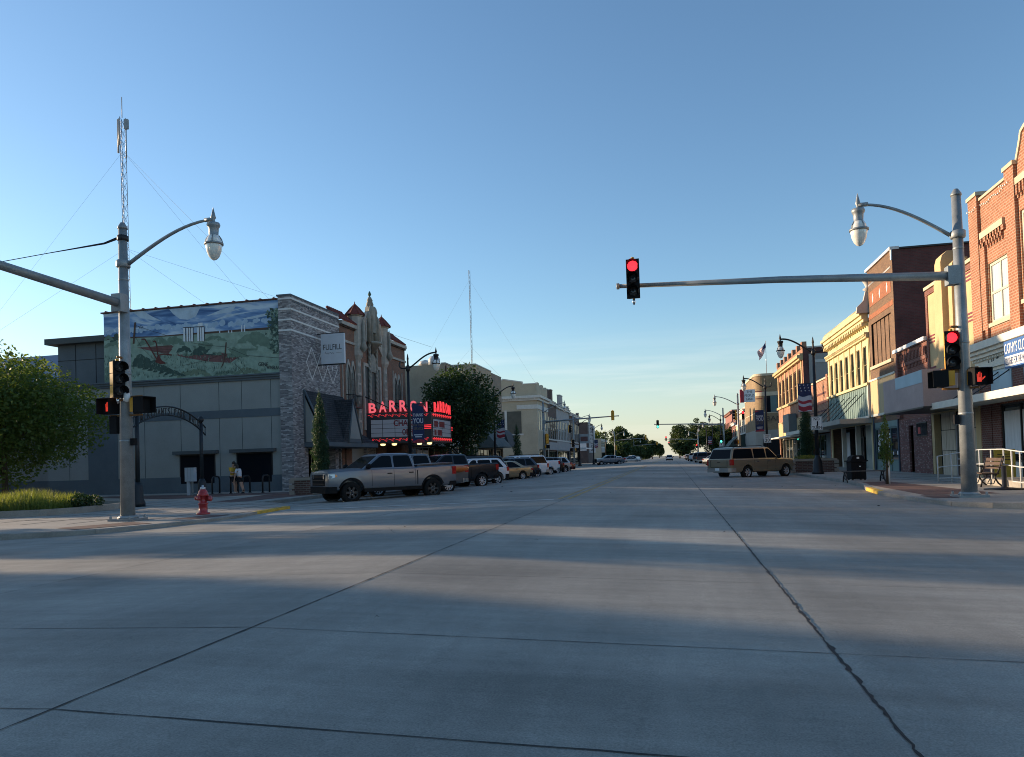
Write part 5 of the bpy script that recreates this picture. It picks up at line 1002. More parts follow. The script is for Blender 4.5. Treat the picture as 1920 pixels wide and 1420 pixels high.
# banners and small signs on the lamp posts
BNAVY = pm('banner_navy', (.02, .03, .085), .8, 0, .15, 3); BRED = pm('banner_red', (.30, .03, .045), .8, 0, .12, 3); BGOLD = pm('banner_gold', (.16, .13, .08), .8); BWHITE = pm('banner_white', (.46, .47, .52), .8, 0, .08, 3)
def banner(x, y, kind, lab, top=5.15, side=1, h=2.4):
    t = thing('banner', lab, 'banner', (x + side * .12, y, top), 0, 'patriotic banners on the street lamps'); w = .74; X = lambda f: side * (.08 + w * f)
    m = MB(BNAVY); a, c_ = sorted((X(0), X(1))); m.box(a, c_, -.012, .012, -h, 0); m.build('cloth', t); fr = -.016
    R_ = lambda f0, f1, z0, z1, mm_, e=0: (mm_, [(min(X(f0), X(f1)), fr - e, -z1 * h), (max(X(f0), X(f1)), fr - e, -z1 * h), (max(X(f0), X(f1)), fr - e, -z0 * h), (min(X(f0), X(f1)), fr - e, -z0 * h)])
    m = MB(BWHITE); xm = X(.5)
    if kind == 'thanks':
        for t_, z, hh, ww in (('THANK', .33, .18, .66), ('YOU', .50, .3, .64)): m.text(t_, (xm, fr, -z * h), (1, 0, 0), (0, 0, 1), hh, ww, bold=.02)
        m.use(BGOLD); m.text('FOR YOUR', (xm, fr, -.58 * h), (1, 0, 0), (0, 0, 1), .13, .62); m.text('SERVICE', (xm, fr, -.67 * h), (1, 0, 0), (0, 0, 1), .16, .6)
        m.use(BWHITE); [m.poly(q) for _, q in (R_(.12, .85, .78, .81, 0), R_(.2, .8, .83, .86, 0))]
        m.use(BRED); m.poly([(min(X(0), X(1)), fr, -h), (max(X(0), X(1)), fr, -h), (max(X(0), X(1)), fr, -.93 * h), (xm, fr, -.9 * h), (min(X(0), X(1)), fr, -.96 * h)])
        m.poly([(X(.5), fr, -.04 * h), (X(1), fr, -.0), (X(1), fr, -.1 * h)])
    else:
        a, c_ = min(X(0), X(1)), max(X(0), X(1)); f = lambda s_, z: (a + (c_ - a) * s_, fr, -z * h)
        for z0, mat in ((.40, BWHITE), (.56, BRED), (.66, BWHITE), (.76, BRED), (.92, BWHITE)):
            m.use(mat); e = {.40: 0, .56: .001, .66: .002, .76: .003, .92: .004}[z0]; pts = [f(s_, z0 + .09 * s_ + .05 * sin(s_ * 5)) for s_ in [k / 6 for k in range(7)]]
            pts = [(p_[0], p_[1] - e, max(p_[2], -h)) for p_ in pts]; m.poly([(a, fr - e, -h), (c_, fr - e, -h)] + pts[::-1])
        m.use(BWHITE)
        for k in range(9): q = f(.15 + .3 * (k % 3) + .05 * (k // 3), .06 + .1 * (k // 3)); m.poly([(q[0] + .05 * (1 if j_ % 2 == 0 else .45) * sin(j_ * pi / 5), fr, q[2] + .05 * (1 if j_ % 2 == 0 else .45) * cos(j_ * pi / 5)) for j_ in range(10)])
    m.build('print', t); m = MB(BLACKM); [m.tube([(-side * .12, 0, z), (X(1.05), 0, z)], .018, 5) for z in (.0, -h)]; m.build('rod', t)
banner(-15.6, 43.3, 'thanks', 'THANK YOU banner on the lamp in front of the marquee'); banner(8.36, 46.6, 'flag', 'stars and stripes banner above the NO J TURN sign', 5.5, -1, 1.65)
banner(-15.6, 65.8, 'flag', 'stars and stripes banner on the second left street lamp', 5.2, 1, 1.65); banner(8.36, 69.8, 'thanks', 'THANK YOU banner above the speed 20 sign', 5.3, -1, 1.9); banner(-15.6, 153, 'flag', 'small stars and stripes banner beside the white vertical sign', 5.2, 1, 1.65); banner(8.4, 159.5, 'flag', 'far stars and stripes banner on the right beside dark trees', 5.2, -1, 1.65)
def rsign(x, y, z, w, h, lines, lab):
    t = thing('road_sign', lab, 'road sign', (x, y, z)); m = MB(WHITEP); m.box(-w / 2, w / 2, -.012, 0, -h / 2, h / 2); m.build('panel', t); m = MB(BLACKP); e = .025
    for a in ((-w / 2 + e, w / 2 - e, h / 2 - e - .015, h / 2 - e), (-w / 2 + e, w / 2 - e, -h / 2 + e, -h / 2 + e + .015), (-w / 2 + e, -w / 2 + e + .015, -h / 2 + e + .015, h / 2 - e - .015), (w / 2 - e - .015, w / 2 - e, -h / 2 + e + .015, h / 2 - e - .015)): m.box(a[0], a[1], -.0135, -.0121, a[2], a[3])
    for t_, zz, hh, ww in lines: m.text(t_, (0, -.0145, zz), (1, 0, 0), (0, 0, 1), hh, ww, bold=.015)
    m.build('lettering', t)
rsign(8.36, 46.42, 3.12, .62, .78, (('NO', .17, .16, .32), ('J', -.10, .22, .15), ('TURN', -.33, .16, .54)), 'white NO J TURN sign on the lamp post beside the brick planter')
rsign(8.36, 69.6, 2.75, .62, .78, (('SPEED', .2, .09, .4), ('LIMIT', .07, .09, .36), ('20', -.28, .26, .4)), 'white speed limit 20 sign below a THANK YOU banner')
rsign(8.4, 132.8, 3.2, .7, .85, (('2', -.2, .4, .3),), 'small far white road sign above the parked wagon roof')
# hydrant
hy = thing('fire_hydrant', 'red fire hydrant with silver cap on the left corner pavement', 'fire hydrant', (-14.0, 20.3, .15)); HR = pm('hydrant_red', (.36, .03, .03), .4, 0, .12, 6, coat=.4)
m = MB(HR); m.lathe([(.2, 0), (.2, .05), (.13, .07), (.125, .3), (.15, .31), (.15, .35), (.125, .36), (.13, .55), (.17, .56), (.17, .61), (.14, .63), (.13, .7), (.08, .77)], n=14); m.build('body', hy)
m = MB(ALLOY); m.lathe([(.085, .76), (.075, .82), (.03, .84), (.03, .89), (0, .89)], n=10); m.build('cap', hy)
m = MB(HR); m.lathe([(.075, 0), (.075, .12), (.09, .12), (.09, .17), (.0, .18)], (.1, 0, .48), 10, 'x'); m.lathe([(.055, 0), (.055, -.1), (.07, -.1), (.07, -.15), (0, -.16)], (0, -.1, .5), 10, 'y'); m.lathe([(.055, 0), (.055, -.1), (.07, -.1), (.07, -.15), (0, -.16)], (-.1, 0, .5), 10, 'x'); m.build('nozzle', hy)
# archway reading MERCHANTS PARK
A1, A2 = V((-20.2, 26.1, .15)), V((-20.2, 31.0, .15)); A1 = V((-20.35, 25.4, .15)); A2 = V((-21.55, 31.2, .15))
av = thing('park_archway', 'dark iron archway with MERCHANTS PARK lettering between two posts', 'archway', (A1 + A2) / 2); d = (A2 - A1); L = d.length; d.normalize(); o_ = (A1 + A2) / 2
n_ = V((d.y, -d.x, 0)); IRON = pm('dark_iron', (.016, .02, .024), .5, .2, .15, 4); loc = lambda s, z, e=0: tuple(A1 - o_ + d * s + n_ * e + V((0, 0, z)))
for s in (0, L):
    m = MB(IRON); m.M = MX.Translation(loc(s, 0)); m.lathe([(.26, 0), (.26, .15), (.2, .3), (.18, .8), (.1, .95)], n=12); m.tube([(0, 0, .9), (0, 0, 3.55)], .085, 10); m.lathe([(.05, 3.55), (.13, 3.65), (.14, 3.75), (.08, 3.86), (0, 3.88)], n=10); m.build('post', av)
m = MB(IRON); zc = lambda s: 3.35 + .75 * (1 - ((s - L / 2) / (L / 2 + .55)) ** 2)
for e in (0, .36): m.tube([loc(-.5 + (L + 1) * k / 24, zc(-.5 + (L + 1) * k / 24) + e - .36) for k in range(25)], .035, 6)
for k in range(49): s = -.5 + (L + 1) * k / 48; m.tube([loc(s, zc(s) - .36), loc(s, zc(s))], .012, 4) if k % 6 == 0 or k in (1, 2, 46, 47) else None
m.build('arch', av); m = MB(IRON); tx = 'MERCHANTS PARK WALK'
for k, ch in enumerate(tx):
    if ch != ' ': s = L * (.03 + .94 * (k + .5) / len(tx)); sl = -1.5 * (s - L / 2) / (L / 2 + .55) ** 2; m.text(ch, loc(s, zc(s) - .325, .02), (d + V((0, 0, sl))).normalized(), (0, 0, 1), .27, L * .94 / len(tx) * .72, ext=.02, bold=.01)
m.build('lettering', av)
# utility box and bike racks
ub = thing('utility_pedestal', 'pale grey utility box on a post below the stucco window', 'utility box', (-25.55, 36.0, .15)); m = MB(pm('pale_grey_metal', (.42, .46, .50), .5, .1, .06, 3)); m.box(-.28, .28, -.12, .12, .75, 1.5); m.box(-.22, -.05, -.05, .05, 0, .75); m.use(STEEL); m.box(.05, .15, -.03, .03, 0, .75); [m.box(x, x + .015, -.125, -.121, .78, 1.47) for x in (-.1, .08)]; m.build('cabinet', ub)
for i, (x, lab) in enumerate(((-25.1, 'black hoop bike rack right of the utility box'), (-23.95, 'black hoop bike rack below the first stucco window'), (-23.2, 'black hoop bike rack beside the embracing couple'), (-22.0, 'black hoop bike rack nearest the brick corner'))):
    m = MB(BLACKM); m.tube([(0, -.35, 0), (0, -.35, .75), (0, -.3, .88), (0, -.2, .95), (0, .2, .95), (0, .3, .88), (0, .35, .75), (0, .35, 0)], .045, 8); m.lathe([(.1, 0), (.1, .02), (0, .02)], (0, -.35, 0), 8); m.lathe([(.1, 0), (.1, .02), (0, .02)], (0, .35, 0), 8)
    tag(m.build('bike_rack', None, (x, 37.6, .155)), lab, 'bike rack', 'hoop bike racks before the mural building')
# planters with columnar junipers
PLB = brick('planter_brick', (.13, .065, .05), (.09, .05, .04), (.2, .17, .14), .3, .1); PLC = pm('planter_cap', (.30, .25, .2), .8, 0, .12, 2)
def planter(x0, x1, y0, y1, z1, lab):
    t = thing('brick_planter', lab, 'planter', ((x0 + x1) / 2, (y0 + y1) / 2, .15)); w, l = (x1 - x0) / 2, (y1 - y0) / 2; m = MB(PLB); m.box(-w, w, -l, l, 0, z1 - .12); m.build('brick_wall', t)
    m = MB(PLC); m.box(-w - .05, w + .05, -l - .05, l + .05, z1 - .12, z1)
    for sx in (-1, 1):
        for k in range(3): m.box(sx * w - .14, sx * w + .14, -l - .03, -l + .2, .02 + k * .27, .22 + k * .27)
    m.build('stone_cap', t); m = MB(EARTH); m.box(-w + .15, w - .15, -l + .15, l - .15, z1, z1 + .02); m.build('soil', t); return t
planter(-18.05, -16.8, 33.2, 37.0, .82, 'brick planter with stone corners in front of the silver truck'); planter(7.6, 10.2, 50.6, 55.5, .85, 'brick planter at the kerb in front of the tan wagon'); planter(-18.4, -16.7, 83, 86.5, .85, 'distant brick planter with juniper by the beige bank')
# ------------------------------------------------------------------ plants
def crownmesh(name, parent, mat, blobs, n, ls, seed, droop=.2, fill=.5, flat=1.0):
    """leaf-sized faces gathered in clumps; blobs = (cx, cy, cz, rx, ry, rz)"""
    r_ = random.Random(seed); vs = []; fs = []
    wts = [b_[3] * b_[4] + b_[5] * b_[3] for b_ in blobs]; tot = sum(wts)
    for b_, w in zip(blobs, wts):
        for i in range(int(n * w / tot)):
            while True:
                x, y, z = r_.uniform(-1, 1), r_.uniform(-1, 1), r_.uniform(-1, 1); q = x * x + y * y + z * z
                if q < 1 and r_.random() < fill + (1 - fill) * q: break
            px, py, pz = b_[0] + x * b_[3], b_[1] + y * b_[4], b_[2] + z * b_[5]; s = ls * r_.uniform(.6, 1.3)
            a = V((r_.gauss(0, 1), r_.gauss(0, 1), r_.gauss(0, .7) - droop)).normalized(); c_ = a.cross(V((r_.gauss(0, 1), r_.gauss(0, 1), r_.gauss(0, 1)))).normalized()
            p_ = V((px, py, pz)); k = len(vs); vs += [p_ - a * s, p_ + c_ * s * .5 * flat, p_ + a * s, p_ - c_ * s * .5 * flat]; fs.append((k, k + 1, k + 2, k + 3))
    me = bpy.data.meshes.new(name); me.from_pydata([tuple(v) for v in vs], [], fs); me.materials.append(mat); o = bpy.data.objects.new(name, me); COL.objects.link(o); o.parent = parent; return o
BARK = pm('bark', (.085, .06, .042), .95, 0, .3, 5, .15)
def tree(name, lab, loc, h, r, th, tr, mat, n, ls, seed, group=None, cat='tree', oval=1.0, clumps=26, limbs=7):
    t = thing(name, lab, cat, loc, 0, group); r_ = random.Random(seed); m = MB(BARK); ch = (h - th) / 2; cz = th + ch
    m.tube([(0, 0, -.05), (.03, .02, th * .5), (0, .05, th), (.08, 0, cz)], [tr * 1.25, tr, tr * .85, tr * .4], 9); bl = []
    for k in range(limbs):
        a = 2 * pi * k / limbs + r_.uniform(-.4, .4); z0 = th * .85 + ch * r_.uniform(0, .6); L = r * r_.uniform(.5, .8)
        m.tube([(0, 0, z0), (L * .4 * cos(a), L * .4 * sin(a), z0 + L * .35), (L * cos(a), L * sin(a), z0 + L * r_.uniform(.5, .9))], [tr * .45, tr * .3, tr * .1], 6)
    m.build('trunk', t)
    for k in range(clumps):
        a = k * 2.39996 + r_.uniform(-.3, .3); u = -1 + 2 * (k + .5) / clumps; w = (1 - u * u) ** .5; f = r_.uniform(.5, 1.06)
        s_ = r * r_.uniform(.2, .42); bl.append((f * r * .78 * w * cos(a), f * r * .78 * w * sin(a), cz + f * ch * .82 * u * oval, s_, s_, s_ * r_.uniform(.7, 1.1)))
    bl.append((0, 0, cz, r * .5, r * .5, ch * .55))
    crownmesh('crown', t, mat, bl, n, ls, seed + 1); return t
LF1 = leafmat('leaf_maple', (.05, .092, .025), (.095, .135, .032), .42); LF2 = leafmat('leaf_dark', (.018, .042, .016), (.032, .062, .02), .3); LF3 = leafmat('leaf_far', (.026, .05, .018), (.045, .07, .024), .3); LFJ = leafmat('leaf_juniper', (.022, .055, .028), (.04, .08, .04), .2); LFG = leafmat('leaf_gold', (.10, .13, .03), (.15, .16, .04), .45)
tree('maple_tree', 'leafy green tree at the left edge behind the ornamental grass', (-31.5, 30.1, .2), 7.2, 4.55, 1.15, .15, LF1, 32000, .10, 5, cat='tree', clumps=60)
tree('street_tree', 'dark round street tree between the marquee and the shingled canopy', (-17.3, 61.2, .15), 9.9, 3.9, 1.7, .16, LF2, 21000, .13, 21, clumps=40)
def column(lab, loc, h, r, mat, seed, n=5000, ls=.075, name='juniper', cat='shrub', group=None, stem=.5):
    t = thing(name, lab, cat, loc, 0, group); m = MB(BARK); m.tube([(0, 0, 0), (.03, 0, h * .6)], [.06, .02], 6); m.build('trunk', t); r_ = random.Random(seed); bl = []
    for k in range(30):
        f = k / 29; rr = r * (min(1, f * 5 + .6) * (1 - f ** 3.0 * .85)); z = stem + (h - stem) * f; a = r_.uniform(0, 6.3); bl.append((rr * .22 * cos(a), rr * .22 * sin(a), z, rr * r_.uniform(.75, .88), rr * r_.uniform(.75, .88), h / 13))
    crownmesh('foliage', t, mat, bl, n, ls, seed, droop=-1.2, flat=.6); return t
JG = 'columnar junipers in the kerb planters'
column('dark green columnar juniper rising behind the silver truck hood', (-17.45, 35.1, .9), 4.25, .5, LFJ, 31, 16000, .05, group=JG, stem=.0); column('sunlit columnar juniper in the planter by the tan wagon', (8.9, 53.4, .95), 3.9, .55, LFJ, 32, 16000, .05, group=JG, stem=0); column('distant dark juniper against the beige bank wall', (-17.5, 84.8, .9), 4.7, .65, LFJ, 33, 3500, .09, group=JG, stem=0)
column('young slender tree with stake by the waste bin', (8.03, 31.0, .15), 2.6, .30, LF1, 34, 1300, .055, 'sapling', 'tree', None, .75)
m = MB(WHITEP); m.tube([(.08, -.02, .0), (.08, -.02, .95)], .03, 6); m.build('tree_guard', bpy.data.objects['sapling'])
sh = thing('planter_flowers', 'low yellow green plants around the juniper foot in the right planter', 'plant', (8.6, 51.6, 1.02)); crownmesh('foliage', sh, LFG, [(0, 0, .08, .8, .7, .16), (.3, .8, .08, .7, .6, .15)], 900, .05, 40)
# far trees closing the street
ft = [('dense tall tree far left of the vanishing road', -21, 318, 15.8, 5.4), ('rounded far tree beside the left signal pole', -14.2, 335, 12.2, 5.6), ('far tree nearest the road gap on the left', -9.3, 372, 10.0, 4.2), ('bright far tree behind the brown brick shop', -31, 300, 13.5, 6.5), ('low dark far tree under the left signal arm', -17.5, 262, 6.6, 4.6), ('low dark shrubs behind the far left parked cars', -12.0, 330, 6.0, 4.5), ('dense dark far tree filling the left clump', -17.5, 345, 9.5, 5.5), ('small far tree beside the left parked cars', -13.2, 300, 5.5, 3.4), ('dark tree between parked cars and tall far tree', -20.8, 248, 6.2, 3.2), ('hazy farthest tree at the left of the road gap', -7.5, 470, 9, 3.8),
      ('tall spreading far tree right of the road gap', 3.6, 345, 17.0, 6.0), ('big far tree with broad crown on the right', 11.5, 352, 18.4, 6.6), ('third far tree right of the road', 19.5, 340, 17.2, 6.5), ('lower far tree nearest the road on the right', 5.2, 300, 8.6, 4.2), ('dark street tree before the pink brick block', 10.6, 196, 9.6, 4.0), ('dark shrubby tree behind the far red signals', 12.8, 172, 7.6, 3.4), ('hazy farthest tree at the right of the road gap', 7.8, 460, 9.5, 4.4), ('tree top beyond the east rooftops', 24, 300, 14, 6)]
for k, (lab, x, y, h, r) in enumerate(ft): tree('deciduous_tree', lab, (x, y, .1), h, r, h * (.12 if h > 7 else .06), .28, LF2 if 'dark' in lab else (LFG if 'bright' in lab else LF3), 6500, .40 if y > 240 else .24, 60 + k, 'trees closing the street', clumps=24, limbs=5)
# off to the left, along the cross street: the trees and the shop row that shade the crossing
for k, (lab, x, y, h, r) in enumerate((('high crowned park tree outside the left edge', -34.6, 24.3, 8.7, 2.9), ('park tree nearest the dark annex off the left edge', -46, 37.6, 9.5, 3.9), ('cross street tree left of the grass bed', -36, 18.2, 7.8, 2.3), ('unseen low spreading tree added behind the maple to shade it', -50, 34.3, 8.2, 3.3), ('tall cross street cottonwood west of the park', -57, 17.4, 13.0, 2.5), ('tallest cross street cottonwood west of the park', -63, 16.2, 14.5, 3.6), ('broad cross street cottonwood behind the others', -76, 16.6, 16.5, 4.0))):  # unseen low tree added to shade the maple and silver pickup
    tree('shade_tree', lab, (x, y, .1), h, r, h * (.38 if k == 0 else .14), .2, LF1 if k < 4 else LF3, (9000, 9000, 4200, 9000, 6000, 6000, 8000, 8000)[k], .17 if k < 4 else .24, 90 + k, 'trees beyond the left edge', clumps=30)
o = Bld('L', -40, -4, 9, 'cross_street_shop_row', 'brick shop row across the cross street behind the left edge'); o.wall(BRKBR, [], depth=90)
# ornamental grass bed
bd = [(-19.85, 21.9), (-20.2, 24.2), (-21.2, 26.6), (-34, 27.5), (-34, 20.2), (-21.4, 20.2), (-20.4, 20.8)]
kb = MB(KERBM)
for i in range(len(bd)):
    a, c_ = V(bd[i]), V(bd[(i + 1) % len(bd)]); dd = (c_ - a).normalized(); q = V((-dd.y, dd.x)) * .16; kb.add([(a.x, a.y, .1), (c_.x, c_.y, .1), (c_.x, c_.y, .36), (a.x, a.y, .36), (a.x + q.x, a.y + q.y, .36), (c_.x + q.x, c_.y + q.y, .36), (a.x + q.x, a.y + q.y, .2), (c_.x + q.x, c_.y + q.y, .2)], [(0, 1, 2, 3), (3, 2, 5, 4), (4, 5, 7, 6)])
kb.use(EARTH); kb.poly([(x, y, .24) for x, y in bd]); tag(kb.build('planting_bed'), kind='structure')
gm = leafmat('leaf_grass', (.09, .135, .035), (.15, .18, .06), .45); vs = []; fs = []; gr = random.Random(77)
for k in range(22000):
    cx_, cy_ = gr.uniform(-31, -20.35), gr.uniform(20.55, 25.8)
    if cy_ < 20.5 + .62 * max(0, cx_ + 21.2) or cx_ > -.915 * cy_ + .1 * sin(cy_ * 5): continue
    cl = .8 + .25 * sin(cx_ * 2.1) * sin(cy_ * 1.7); a = gr.uniform(0, 6.3); h_ = gr.uniform(.45, .95) * cl; ln = gr.uniform(.1, .45); w = .012; k0 = len(vs); dx, dy = cos(a), sin(a)
    for f, b_ in ((0, 1), (.55, .75), (1, 0)): x, y, z = cx_ + dx * ln * f * f, cy_ + dy * ln * f * f, .24 + h_ * (f - .12 * f * f); vs += [(x - dy * w * b_, y + dx * w * b_, z), (x + dy * w * b_, y - dx * w * b_, z)]
    fs += [(k0, k0 + 1, k0 + 3, k0 + 2), (k0 + 2, k0 + 3, k0 + 5, k0 + 4)]
me = bpy.data.meshes.new('ornamental_grass'); me.from_pydata(vs, [], fs); me.materials.append(gm); o = bpy.data.objects.new('ornamental_grass', me); COL.objects.link(o); tag(o, 'tall feathery green grass filling the kerbed bed at left', 'grass', kind='stuff')
sh = thing('shrub', 'small dark shrub at the right end of the grass bed', 'shrub', (-20.35, 22.5, .24)); crownmesh('foliage', sh, LF2, [(0, 0, .3, .4, .4, .3), (.1, .5, .25, .35, .35, .25)], 1200, .05, 41)
# ------------------------------------------------------------------ right pavement furniture
tr = thing('waste_bin', 'black square waste bin with rounded lid on the right pavement', 'waste bin', (8.05, 35.9, .15), .1); tr.scale = (.87, .87, .86); m = MB(BLACKP); m.box(-.36, .36, -.36, .36, .06, .95); [m.box(x, y + 0, -.375 if False else y, y + .03, .1, .9) for x, y in ()]
for k in range(7): m.box(-.33 + k * .1, -.28 + k * .1, -.375, -.361, .1, .9)
m.build('body', tr); m = MB(BLACKP); m.box(-.44, .44, -.44, .44, .96, 1.02); m.extr([(-.34, 1.02), (.34, 1.02), (.28, 1.22), (.18, 1.28), (-.18, 1.28), (-.28, 1.22)], lambda x, z, y: (x, y, z), -.3, .3); m.build('lid', tr)
m = MB(WHITEP); m.box(.02, .1, -.38, -.376, .68, .74); m.box(-.06, .06, -.305, -.301, 1.1, 1.2); m.build('sticker', tr); m = MB(BLACKM); [m.box(x, x + .08, y, y + .08, 0, .06) for x in (-.34, .26) for y in (-.34, .26)]; m.build('foot', tr)
BWOOD = pm('bench_slat', (.085, .055, .04), .8, 0, .25, 5); BW2 = pm('bench_slat_dark', (.055, .05, .048), .7, 0, .2, 5)
def bench(loc, a, lab, back, L=1.5, wood=BWOOD):
    t = thing('bench', lab, 'bench', loc, a); m = MB(wood)
    for k in range(4): m.box(-.02 - k * .125, .085 - k * .125, -L / 2, L / 2, .43, .46)
    m.build('seat', t)
    if back:
        m = MB(wood); [m.add([(-.47 - .035 * k, -L / 2, .58 + k * .13), (-.47 - .035 * k, L / 2, .58 + k * .13), (-.5 - .035 * k, L / 2, .68 + k * .13), (-.5 - .035 * k, -L / 2, .68 + k * .13), (-.5 - .035 * k, -L / 2, .58 + k * .13), (-.5 - .035 * k, L / 2, .58 + k * .13), (-.53 - .035 * k, L / 2, .68 + k * .13), (-.53 - .035 * k, -L / 2, .68 + k * .13)], [(0, 1, 2, 3), (4, 5, 6, 7), (3, 2, 6, 7), (0, 1, 5, 4), (0, 3, 7, 4), (1, 2, 6, 5)]) for k in range(3)]; m.build('backrest', t)
    for y in (-L / 2 + .06, L / 2 - .06):
        m = MB(BLACKM); m.tube([(.1, y, 0), (.06, y, .2), (-.06, y, .3), (-.1, y, .42)], .028, 6); m.tube([(-.55, y, 0), (-.42, y, .12), (-.32, y, .3), (-.38, y, .42)], .028, 6); m.tube([(.08, y, .425), (-.45, y, .425)], .025, 6); m.tube([(-.2, y, .3), (-.1, y, .12), (-.28, y, .1), (-.34, y, .25)], .018, 5)
        if back: m.tube([(-.4, y, .42), (-.5, y, .7), (-.6, y, 1.0)], .026, 6); m.tube([(-.48, y, .64), (-.2, y, .68), (.06, y, .64), (.08, y, .45)], .022, 6)
        m.build('leg', t)
bench((7.85, 34.0, .15), pi / 2 + .05, 'low black backless bench beside the waste bin', False, 1.6, BW2); bench((9.95, 27.75, .15), pi, 'wooden bench with curled iron legs by the white railing', True, 1.4)
rl = thing('handrail', 'white pipe handrail along the store ramp at the right edge', 'railing', (10.6, 27.5, .15)); m = MB(pm('rail_white', (.5, .51, .5), .5, 0, .06, 3)); pts = [(9.95, 31.4), (10.35, 31.15), (10.75, 29.6), (10.75, 27.6), (10.5, 25.8), (10.5, 23.6)]; zt = [1.0, 1.08, 1.22, 1.22, 1.14, 1.06]
P3 = [V((x - 10.6, y - 27.5, 0)) for x, y in pts]
for f in (1, .58, .16): m.tube([tuple(p_ + V((0, 0, z * f))) for p_, z in zip(P3, zt)], .022, 6)
for i, p_ in enumerate(P3):
    m.tube([tuple(p_), tuple(p_ + V((0, 0, zt[i])))], .026, 6)
    if i < 5 and i > 0: q = (p_ + P3[i + 1]) / 2; m.tube([tuple(q), tuple(q + V((0, 0, (zt[i] + zt[i + 1]) / 2)))], .026, 6)
m.build('rail', rl); ra = MB(CONC); ra.poly([(10.4, 31.2, .152), (12.9, 31.2, .152), (12.9, 29.5, .36), (10.6, 29.5, .36)]); ra.poly([(10.6, 29.5, .36), (12.9, 29.5, .36), (12.9, 22, .36), (10.6, 22, .36)]); ra.poly([(10.6, 29.5, .36), (10.6, 22, .36), (10.6, 22, .15), (10.6, 29.5, .15)]); ra.poly([(10.4, 31.2, .152), (10.6, 29.5, .36), (10.6, 29.5, .15)]); tag(ra.build('ramp'), kind='structure')
us = thing('parasol_base', 'black parasol stand with flat round base on the right pavement', 'parasol stand', (9.9, 25.45, .15)); m = MB(BLACKM); m.lathe([(.55, 0), (.55, .03), (.1, .06), (.07, .1), (.065, .72), (0, .72)], n=18); m.build('stand', us)
yb = thing('sandwich_board', 'yellow notice board standing behind the white railing', 'notice board', (12.1, 31.0, .2)); m = MB(pm('yellow_board', (.45, .33, .05), .6, 0, .1, 3)); m.box(-.35, .35, -.03, .03, .1, 1.15); m.build('panel', yb); m = MB(BRKTRIM); [m.box(-.25, .2, -.034, -.0305, z, z + .03) for z in (.75, .85, .95)]; [m.box(x, x + .04, -.03, .03, 0, .1) for x in (-.33, .29)]; m.build('lettering', yb)
# ------------------------------------------------------------------ masts
def mast(loc, h, w, r, lab, ns, guys, lean=0, ants=True):
    t = thing('radio_mast', lab, 'radio mast', loc); m = MB(pm('mast_steel', (.16, .17, .18), .5, .4, .1, 2)); L3 = [(w * cos(a), w * sin(a)) for a in (.4, 2.5, 4.6)]; P_ = lambda i, z: (L3[i % 3][0] - lean * z, L3[i % 3][1], z)
    for i in range(3): m.tube([P_(i, 0), P_(i, h)], r, 5)
    for k in range(ns):
        z0, z1 = h * k / ns, h * (k + 1) / ns
        for i in range(3): m.tube([P_(i, z0), P_(i + 1, z1)], r * .5, 3, False); m.tube([P_(i + 1, z0), P_(i, z1)], r * .5, 3, False)
    m.build('lattice', t); m = MB(pm('guy_wire', (.12, .13, .14), .5, .3, 0))
    for z, dx, dy, e in guys: m.tube([(-lean * z, 0, z), (dx, dy, e)], .011, 4, False)
    m.build('guy_wire', t)
    if ants:
        m = MB(pm('antenna_grey', (.34, .34, .33), .5)); m.M = MX.Translation((-lean * h, 0, 0)); m.tube([(0, 0, h), (0, 0, h + 2.6)], .05, 5)
        for x, y, z0, z1, rr in ((-.35, -.3, h - 4.5, h - .3, .12), (-.1, -.45, h - 3.6, h - .3, .1)): m.tube([(x, y, z0), (x, y, z1)], rr, 8)
        m.use(STEEL); m.tube([(.6, -.1, h - 5.2), (.62, -.1, h - .8)], .07, 6); m.tube([(.2, 0, h - 5), (.6, -.1, h - 5)], .04, 5); m.tube([(.2, 0, h - 1.2), (.7, -.1, h - 1.2)], .05, 5); m.cbox((.75, -.2, h - 1.0), (.5, .3, 1.2)); m.build('antenna', t)
mast((-64.9, 80, 0), 45.6, .38, .034, 'tall lattice radio mast with antennas above the left signal pole', 34, [(41.4, -42, 0, 0), (41.4, 40, -3, 1), (41.4, 25, 20, 1), (40.5, 3, -4, 20), (29.2, -42, -2, 8), (29.2, 40, -3, 14), (29.2, 20, 4, 14)], .010)
mast((-47.9, 180, 0), 49.5, .22, .03, 'slender distant radio mast above the tan buildings', 40, [(47, -30, 0, 0), (47, 28, 0, 0), (30, 28, 2, 0), (30, -30, 2, 0)], .002, False)
